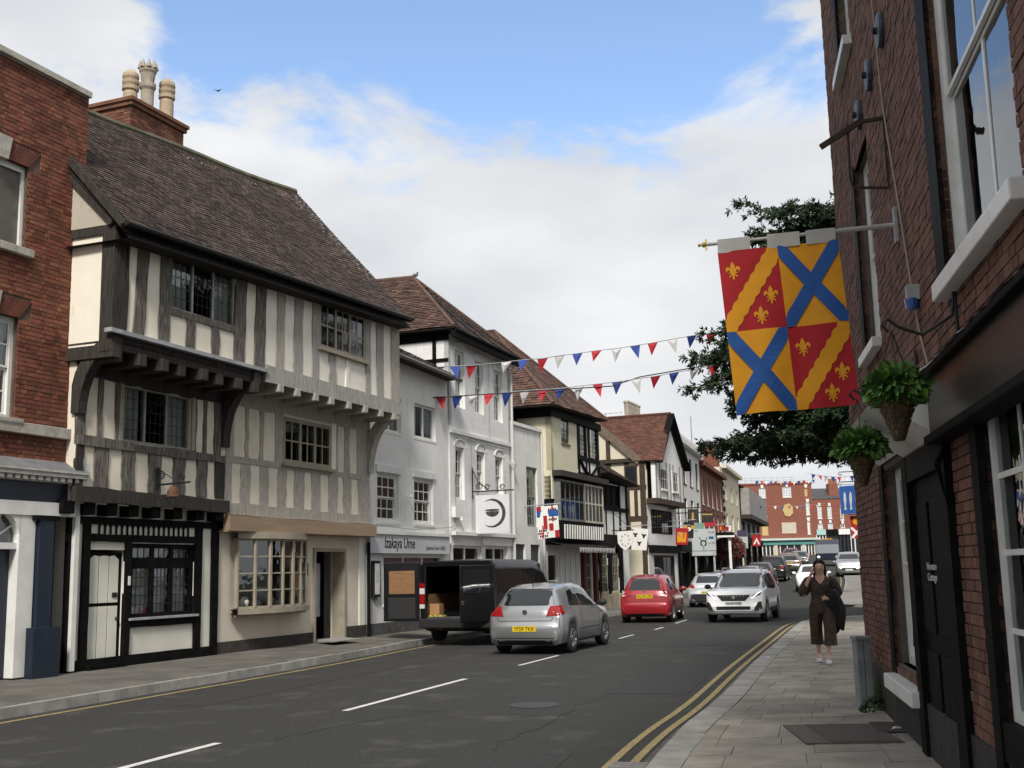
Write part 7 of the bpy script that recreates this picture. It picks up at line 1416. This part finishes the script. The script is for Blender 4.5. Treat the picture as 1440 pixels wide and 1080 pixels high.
def vandoor(y, ang, sd_, ply):
    d = bpy.data.objects.new('rear_door', None); 
    b = MB(); b.box(-.05, .0, -.90, 0, .52, 1.93) if sd_ > 0 else b.box(-.05, .0, 0, .84, .50, 1.82); o = b.build('rear_door', vp, V, bevel=.025); o.location = (X0, y, 0); o.rotation_euler = (0, 0, ang); q = -1 if sd_ > 0 else 1
    ys = sorted((q*.12, q*.76)); b = MB(); b.box(.0, .012, ys[0], ys[1], 1.17, 1.72); b.build('window_panel', M_ply if ply else M_glass, o, bevel=.005); b = MB(); b.box(.0, .02, ys[0]-.02, ys[1]+.02, .58, 1.08); b.build('door_card', M_plas, o, bevel=.012); b = MB(); b.box(-.062, -.05, ys[0], ys[1], 1.17, 1.72); b.build('window', M_glass, o)
    b = MB(); b.box(-.075, -.05, q*.78-.03, q*.78+.03, .9, 1.0); b.build('handle', M_chr, o); return o
vandoor(.98, math.radians(-168), 1, True); vandoor(-.96, math.radians(38), -1, False)
b = MB(); b.box(-2.3, -2.05, .55, .8, .62, .92); o = b.build('cardboard_box', mat('cardboard', (.36, .20, .09), (.3, .17, .08), 5, .85)); o.location = V.location; o.rotation_euler = V.rotation_euler; tag(o, 'small brown cardboard box inside the open black van', 'box')
b = MB(); b.box(-2.42, -2.3, .35, .78, .62, .66); o = b.build('yellow_strap', mat('strap_yellow', (.5, .45, .05), (.08, .08, .05), 20, .8)); o.location = V.location; o.rotation_euler = V.rotation_euler; tag(o, 'yellow and black strap lying on the sill of the open van', 'strap')
c.decal('windscreen', M_glass, 'front', [(-.8, 1.24), (.8, 1.24), (.76, 1.8), (-.76, 1.8)], 8); c.sidewin([[(-2.2, 1.16), (-.5, 1.14), (-.5, 1.72), (-2.2, 1.72)], [(-.42, 1.14), (.38, 1.14), (.38, 1.72), (-.42, 1.72)], [(.46, 1.14), (1.55, 1.1), (1.1, 1.6), (.46, 1.72)]], mat('black_privacy_glass', (.006, .007, .008), rough=.06, spec=.35), ax=('right', 'left'))
seam(c, 'right', [(.42, .4), (.42, 1.75)]); seam(c, 'right', [(-.46, .4), (-.46, 1.75)]); c.mirror(1.35, 1.22, M_plas); c.decal('sill_trim', M_plas, 'right', [(-1.1, .3), (1.1, .3), (1.1, .48), (-1.1, .48)], 6, .008)
c.plate('', 'rear', .47, M_py) if False else None
# ---------------------------------------------------------------- the woman on the phone
PW = thing('person', 'woman in dark patterned jumpsuit talking on a phone, carrying a black coat', 'person', (5.08, 19.34, .115), rz=-.22)
M_skin = mat('skin', (.66, .42, .32), (.60, .37, .28), 8, .55); M_js = mat('jumpsuit_print', (.045, .030, .023), (.075, .054, .04), 26, .8, lo=.5, hi=.58, c3=(.15, .12, .085), s3=22, a3=.40); M_hair = mat('dark_hair', (.022, .014, .011), (.04, .025, .018), 20, .5, stretch=(6, 6, .5)); M_shoe = mat('white_trainer', (.68, .67, .68), (.58, .57, .6), 15, .6); M_coat = mat('black_coat', (.010, .010, .011), (.018, .017, .018), 12, .85)
J = {}; E_ = []
def jt(n, p, r, par=None, ry=None):
    J[n] = (p, r, ry or r)
    if par: E_.append((par, n))
jt('pelvis', (0, 0, .93), .125, None, .10); jt('waist', (0, 0, 1.08), .105, 'pelvis', .085); jt('chest', (0, 0, 1.25), .125, 'waist', .10); jt('collar', (0, .01, 1.37), .075, 'chest', .07); jt('neck', (0, 0, 1.44), .05, 'collar'); jt('jaw', (0, -.025, 1.505), .075, 'neck', .085); jt('face', (0, -.02, 1.565), .095, 'jaw', .112); jt('crown', (0, .0, 1.62), .055, 'face', .065)
for s, n in ((-1, 'r'), (1, 'l')):
    jt('sh'+n, (s*.165, .01, 1.345), .058, 'collar'); jt('hip'+n, (s*.09, 0, .88), .095, 'pelvis')
jt('elr', (-.30, -.03, 1.10), .042, 'shr'); jt('wrr', (-.165, -.12, 1.40), .027, 'elr'); jt('par', (-.125, -.125, 1.475), .032, 'wrr', .018)
jt('ell', (.275, .06, 1.09), .042, 'shl'); jt('wrl', (.12, -.15, 1.04), .028, 'ell'); jt('pal', (.05, -.19, 1.045), .032, 'wrl', .018)
for i, (dx, dz, L) in enumerate(((-.018, .0, .055), (-.008, .004, .065), (.004, .004, .06), (.014, 0, .048))):
    jt('fr%d' % i, (-.118+dx*.5, -.135-.012*i+.02, 1.51+L*.35), .0085, 'par'); jt('gr%d' % i, (-.10+dx*.3, -.12-.014*i+.02, 1.53+L*.55), .0075, 'fr%d' % i)
    jt('fl%d' % i, (.02, -.215, 1.07-.018*i), .0085, 'pal'); jt('gl%d' % i, (.0+.004*i, -.19, 1.075-.019*i), .0075, 'fl%d' % i)
jt('tr', (-.105, -.16, 1.46), .010, 'par'); jt('ur', (-.085, -.155, 1.49), .008, 'tr'); jt('tl', (.06, -.20, 1.085), .010, 'pal'); jt('ul', (.035, -.21, 1.10), .008, 'tl')
jt('knr', (-.085, .03, .50), .06, 'hipr'); jt('anr', (-.085, .22, .13), .036, 'knr'); jt('tor', (-.09, .11, .05), .034, 'anr')
jt('knl', (.075, -.13, .51), .06, 'hipl'); jt('anl', (.05, -.20, .10), .036, 'knl'); jt('tol', (.045, -.33, .05), .034, 'anl')
names = list(J); me = bpy.data.meshes.new('body'); me.from_pydata([J[n][0] for n in names], [(names.index(a), names.index(b_)) for a, b_ in E_], []); o = bpy.data.objects.new('body', me); COL.objects.link(o)
md = o.modifiers.new('skin', 'SKIN'); md.use_smooth_shade = True
for i, n in enumerate(names): sv = me.skin_vertices[0].data[i]; sv.radius = (J[n][1], J[n][2]); sv.use_root = (n == 'pelvis')
sb_ = o.modifiers.new('sub', 'SUBSURF'); sb_.levels = 2; sb_.render_levels = 2; bpy.context.view_layer.update()
m2 = bpy.data.meshes.new_from_object(o.evaluated_get(bpy.context.evaluated_depsgraph_get())); bpy.data.objects.remove(o); m2.name = 'body'; m2.materials.clear(); m2.materials.append(M_skin); m2.polygons.foreach_set('use_smooth', [True]*len(m2.polygons)); body = obj('body', m2, PW)
def loft(name, m, rings, n=20, parent=body, rough=0, closed=True, fold=0, fk=7):
    b = MB(); R = random.Random(len(rings)); 
    for (c, rx, ry, rot) in rings:
        for k in range(n):
            a = 2*math.pi*k/n; f = 1+fold*math.sin(a*fk+c[2]*6)+R.uniform(-rough, rough); x, y = rx*f*math.cos(a), ry*f*math.sin(a); b.v.append((c[0]+x, c[1]+y, c[2]+rot*x))
    m_ = len(rings); b.f = [(i*n+k, i*n+(k+1) % n, (i+1)*n+(k+1) % n, (i+1)*n+k) for i in range(m_-1) for k in range(n)]
    if closed: b.f += [tuple(range(n-1, -1, -1)), tuple(range((m_-1)*n, m_*n))]
    b.t = [0]*len(b.f); b.mi = [0]*len(b.f); o = b.build(name, m, parent, smooth=True); return o
# trunk of the jumpsuit with V neck: rings rise less at the front
tr_ = MB(); n = 28
def trunk(z, rx, ry, vdip=0):
    for k in range(n):
        a = 2*math.pi*k/n; x, y = rx*math.cos(a), ry*math.sin(a); fr_ = max(0, -math.sin(a))**3; tr_.v.append((x, y-.005, z-vdip*fr_))
for z, rx, ry, vd in [(.80, .19, .135, 0), (.90, .20, .14, 0), (1.0, .175, .125, 0), (1.07, .158, .112, 0), (1.10, .158, .112, 0), (1.18, .178, .135, 0), (1.27, .188, .142, .0), (1.34, .185, .125, .06), (1.385, .145, .10, .10), (1.415, .082, .075, .13)]: trunk(z, rx, ry, vd)
tr_.f = [(i*n+k, i*n+(k+1) % n, (i+1)*n+(k+1) % n, (i+1)*n+k) for i in range(9) for k in range(n)]; tr_.t = [0]*len(tr_.f); tr_.mi = [0]*len(tr_.f); js = tr_.build('jumpsuit', M_js, body, smooth=True)
for s, y0, y1 in ((-1, .02, .13), (1, -.11, -.18)):
    loft('trouser_leg', M_js, [((s*.095, 0, .92), .11, .135, 0), ((s*.105, y0*.5, .75), .112, .13, 0), ((s*.11, y0, .55), .098, .115, 0), ((s*.105, (y0+y1)/2, .40), .098, .115, 0), ((s*.10, y1, .29), .104, .12, 0)], 22, body, .01, False, .05, 6)
def sleeve(pts, rs, name='sleeve'):
    b = MB(); b.tube(pts, rs, 16, cap=False); b.build(name, M_js, body, smooth=True)
sleeve([(-.13, .01, 1.375), (-.19, .0, 1.33), (-.245, -.015, 1.23), (-.29, -.03, 1.13), (-.285, -.04, 1.10)], [.06, .085, .095, .088, .06]); sleeve([(.13, .01, 1.375), (.19, .01, 1.33), (.24, .035, 1.22), (.275, .055, 1.12), (.25, .03, 1.08)], [.06, .085, .09, .085, .06])
loft('hair', M_hair, [((0, .035, 1.40), .09, .05, 0), ((0, .035, 1.47), .095, .065, 0), ((0, .04, 1.54), .095, .075, 0), ((0, .036, 1.60), .097, .085, 0), ((0, .022, 1.655), .085, .085, 0), ((0, .01, 1.685), .05, .055, 0), ((0, .01, 1.695), .01, .01, 0)], 18, body, .01)
for s in (-1, 1): b = MB(); b.tube([(s*.03, -.045, 1.685), (s*.075, -.035, 1.63), (s*.092, -.005, 1.55), (s*.092, .01, 1.46), (s*.085, .0, 1.38)], [.02, .022, .022, .026, .018], 8); b.build('hair_lock', M_hair, body, smooth=True)
_bv = BVHTree.FromPolygons([v.co.copy() for v in m2.vertices], [tuple(p.vertices) for p in m2.polygons])
def fy(x, z): l = _bv.ray_cast(Vector((x, -1, z)), Vector((0, 1, 0)))[0]; return l.y if l else -.09
b = MB(); b.ball((0, fy(0, 1.545)-.004, 1.545), .013, .02, .024); b.build('nose', M_skin, body, smooth=True)
for s in (-1, 1):
    b = MB(); b.ball((s*.032, fy(s*.032, 1.573)+.001, 1.573), .014, .005, .007); b.build('eye', M_hair, body); b = MB(); b.ball((s*.033, fy(s*.033, 1.594)+.002, 1.594), .02, .005, .004); b.build('eyebrow', M_hair, body)
b = MB(); b.ball((0, fy(0, 1.505)+.002, 1.505), .024, .006, .007); b.build('mouth', mat('lips', (.33, .10, .09)), body)
for s in (-1, 1): b = MB(); b.ball((s*.078, .0, 1.55), .01, .02, .03); b.build('ear', M_skin, body)
for x, ya, yt in ((-.088, .20, .10), (.047, -.22, -.36)):
    b = MB(); n = 14; secs = [(ya+.05, .03, .055), (ya+.03, .037, .09), (ya-.02, .04, .10), (ya-.06, .042, .075), (yt-.02, .046, .06), (yt-.06, .035, .045), (yt-.075, .012, .03)]
    for (y, w_, h_) in secs:
        for k in range(n): a = 2*math.pi*k/n; b.v.append((x+w_*math.cos(a), y, max(.0, h_*.5+h_*.5*math.sin(a)*1.0)))
    b.f = [(i*n+k, (i+1)*n+k, (i+1)*n+(k+1) % n, i*n+(k+1) % n) for i in range(len(secs)-1) for k in range(n)]+[tuple(range(n)), tuple(range(len(secs)*n-1, (len(secs)-1)*n-1, -1))]; b.t = [0]*len(b.f); b.mi = [0]*len(b.f); sh_ = b.build('trainer', M_shoe, body, smooth=True)
    b = MB(); b.box(x-.044, x+.044, yt-.07, ya+.045, -.0, .018); b.build('sole', mat('sole', (.5, .42, .45)), sh_, bevel=.006)
def place(o):
    o.location = PW.location; o.rotation_euler = PW.rotation_euler; return o
b = MB(); b.hexa([(-.100, -.13, 1.46), (-.092, -.13, 1.46), (-.092, -.06, 1.46), (-.100, -.06, 1.46), (-.098, -.13, 1.60), (-.09, -.13, 1.60), (-.09, -.06, 1.60), (-.098, -.06, 1.60)]); tag(place(b.build('mobile_phone', M_plas, None, bevel=.003)), "black mobile phone held to the woman's ear", 'phone')
# coat over her left arm, hanging in folds
b = MB(); n = 24; secs = [(.18, -.10, 1.20, .05, .05), (.18, -.09, 1.16, .10, .10), (.18, -.07, 1.06, .13, .13), (.20, -.05, .95, .145, .12), (.215, -.04, .82, .15, .11), (.22, -.03, .68, .14, .10), (.22, -.03, .56, .12, .09)]
for i, (x, y, z, rx, ry) in enumerate(secs):
    for k in range(n): a = 2*math.pi*k/n; f = 1+(.10*math.sin(a*5+i*.5)+.06*math.sin(a*9-i))*min(1, i*.35); b.v.append((x+rx*f*math.cos(a), y+ry*f*math.sin(a), z+(.06*math.sin(a*3)+.04*math.cos(a*2))*(i > 3)))
b.f = [(i*n+(k+1) % n, i*n+k, (i+1)*n+k, (i+1)*n+(k+1) % n) for i in range(len(secs)-1) for k in range(n)]+[tuple(range(n)), tuple(range(len(secs)*n-1, (len(secs)-1)*n-1, -1))]; b.t = [0]*len(b.f); b.mi = [0]*len(b.f); tag(place(b.build('folded_coat', M_coat, None, smooth=True)), "black coat hanging in folds over the woman's arm", 'coat')
b = MB(); b.tube([(.11, .05, 1.40), (.17, -.04, 1.37), (.2, -.09, 1.25), (.2, -.1, 1.14)], .012, 6); b.build('bag_strap', M_coat, body)
# two pigeons-in-the-sky specks are left out; a single distant bird over the roofs
b = MB(); p = at(306, 127, 60); b.add([p, p+Vector((-.25, 0, .08)), p+Vector((-.1, .1, .02)), p+Vector((.25, 0, .1)), p+Vector((.1, .1, .02)), p+Vector((0, .15, -.03))], [(0, 1, 2), (0, 4, 3), (0, 2, 5), (0, 5, 4)]); tag(b.build('flying_bird', M_plas), 'tiny dark bird flying in the sky right of the chimney pots', 'bird')
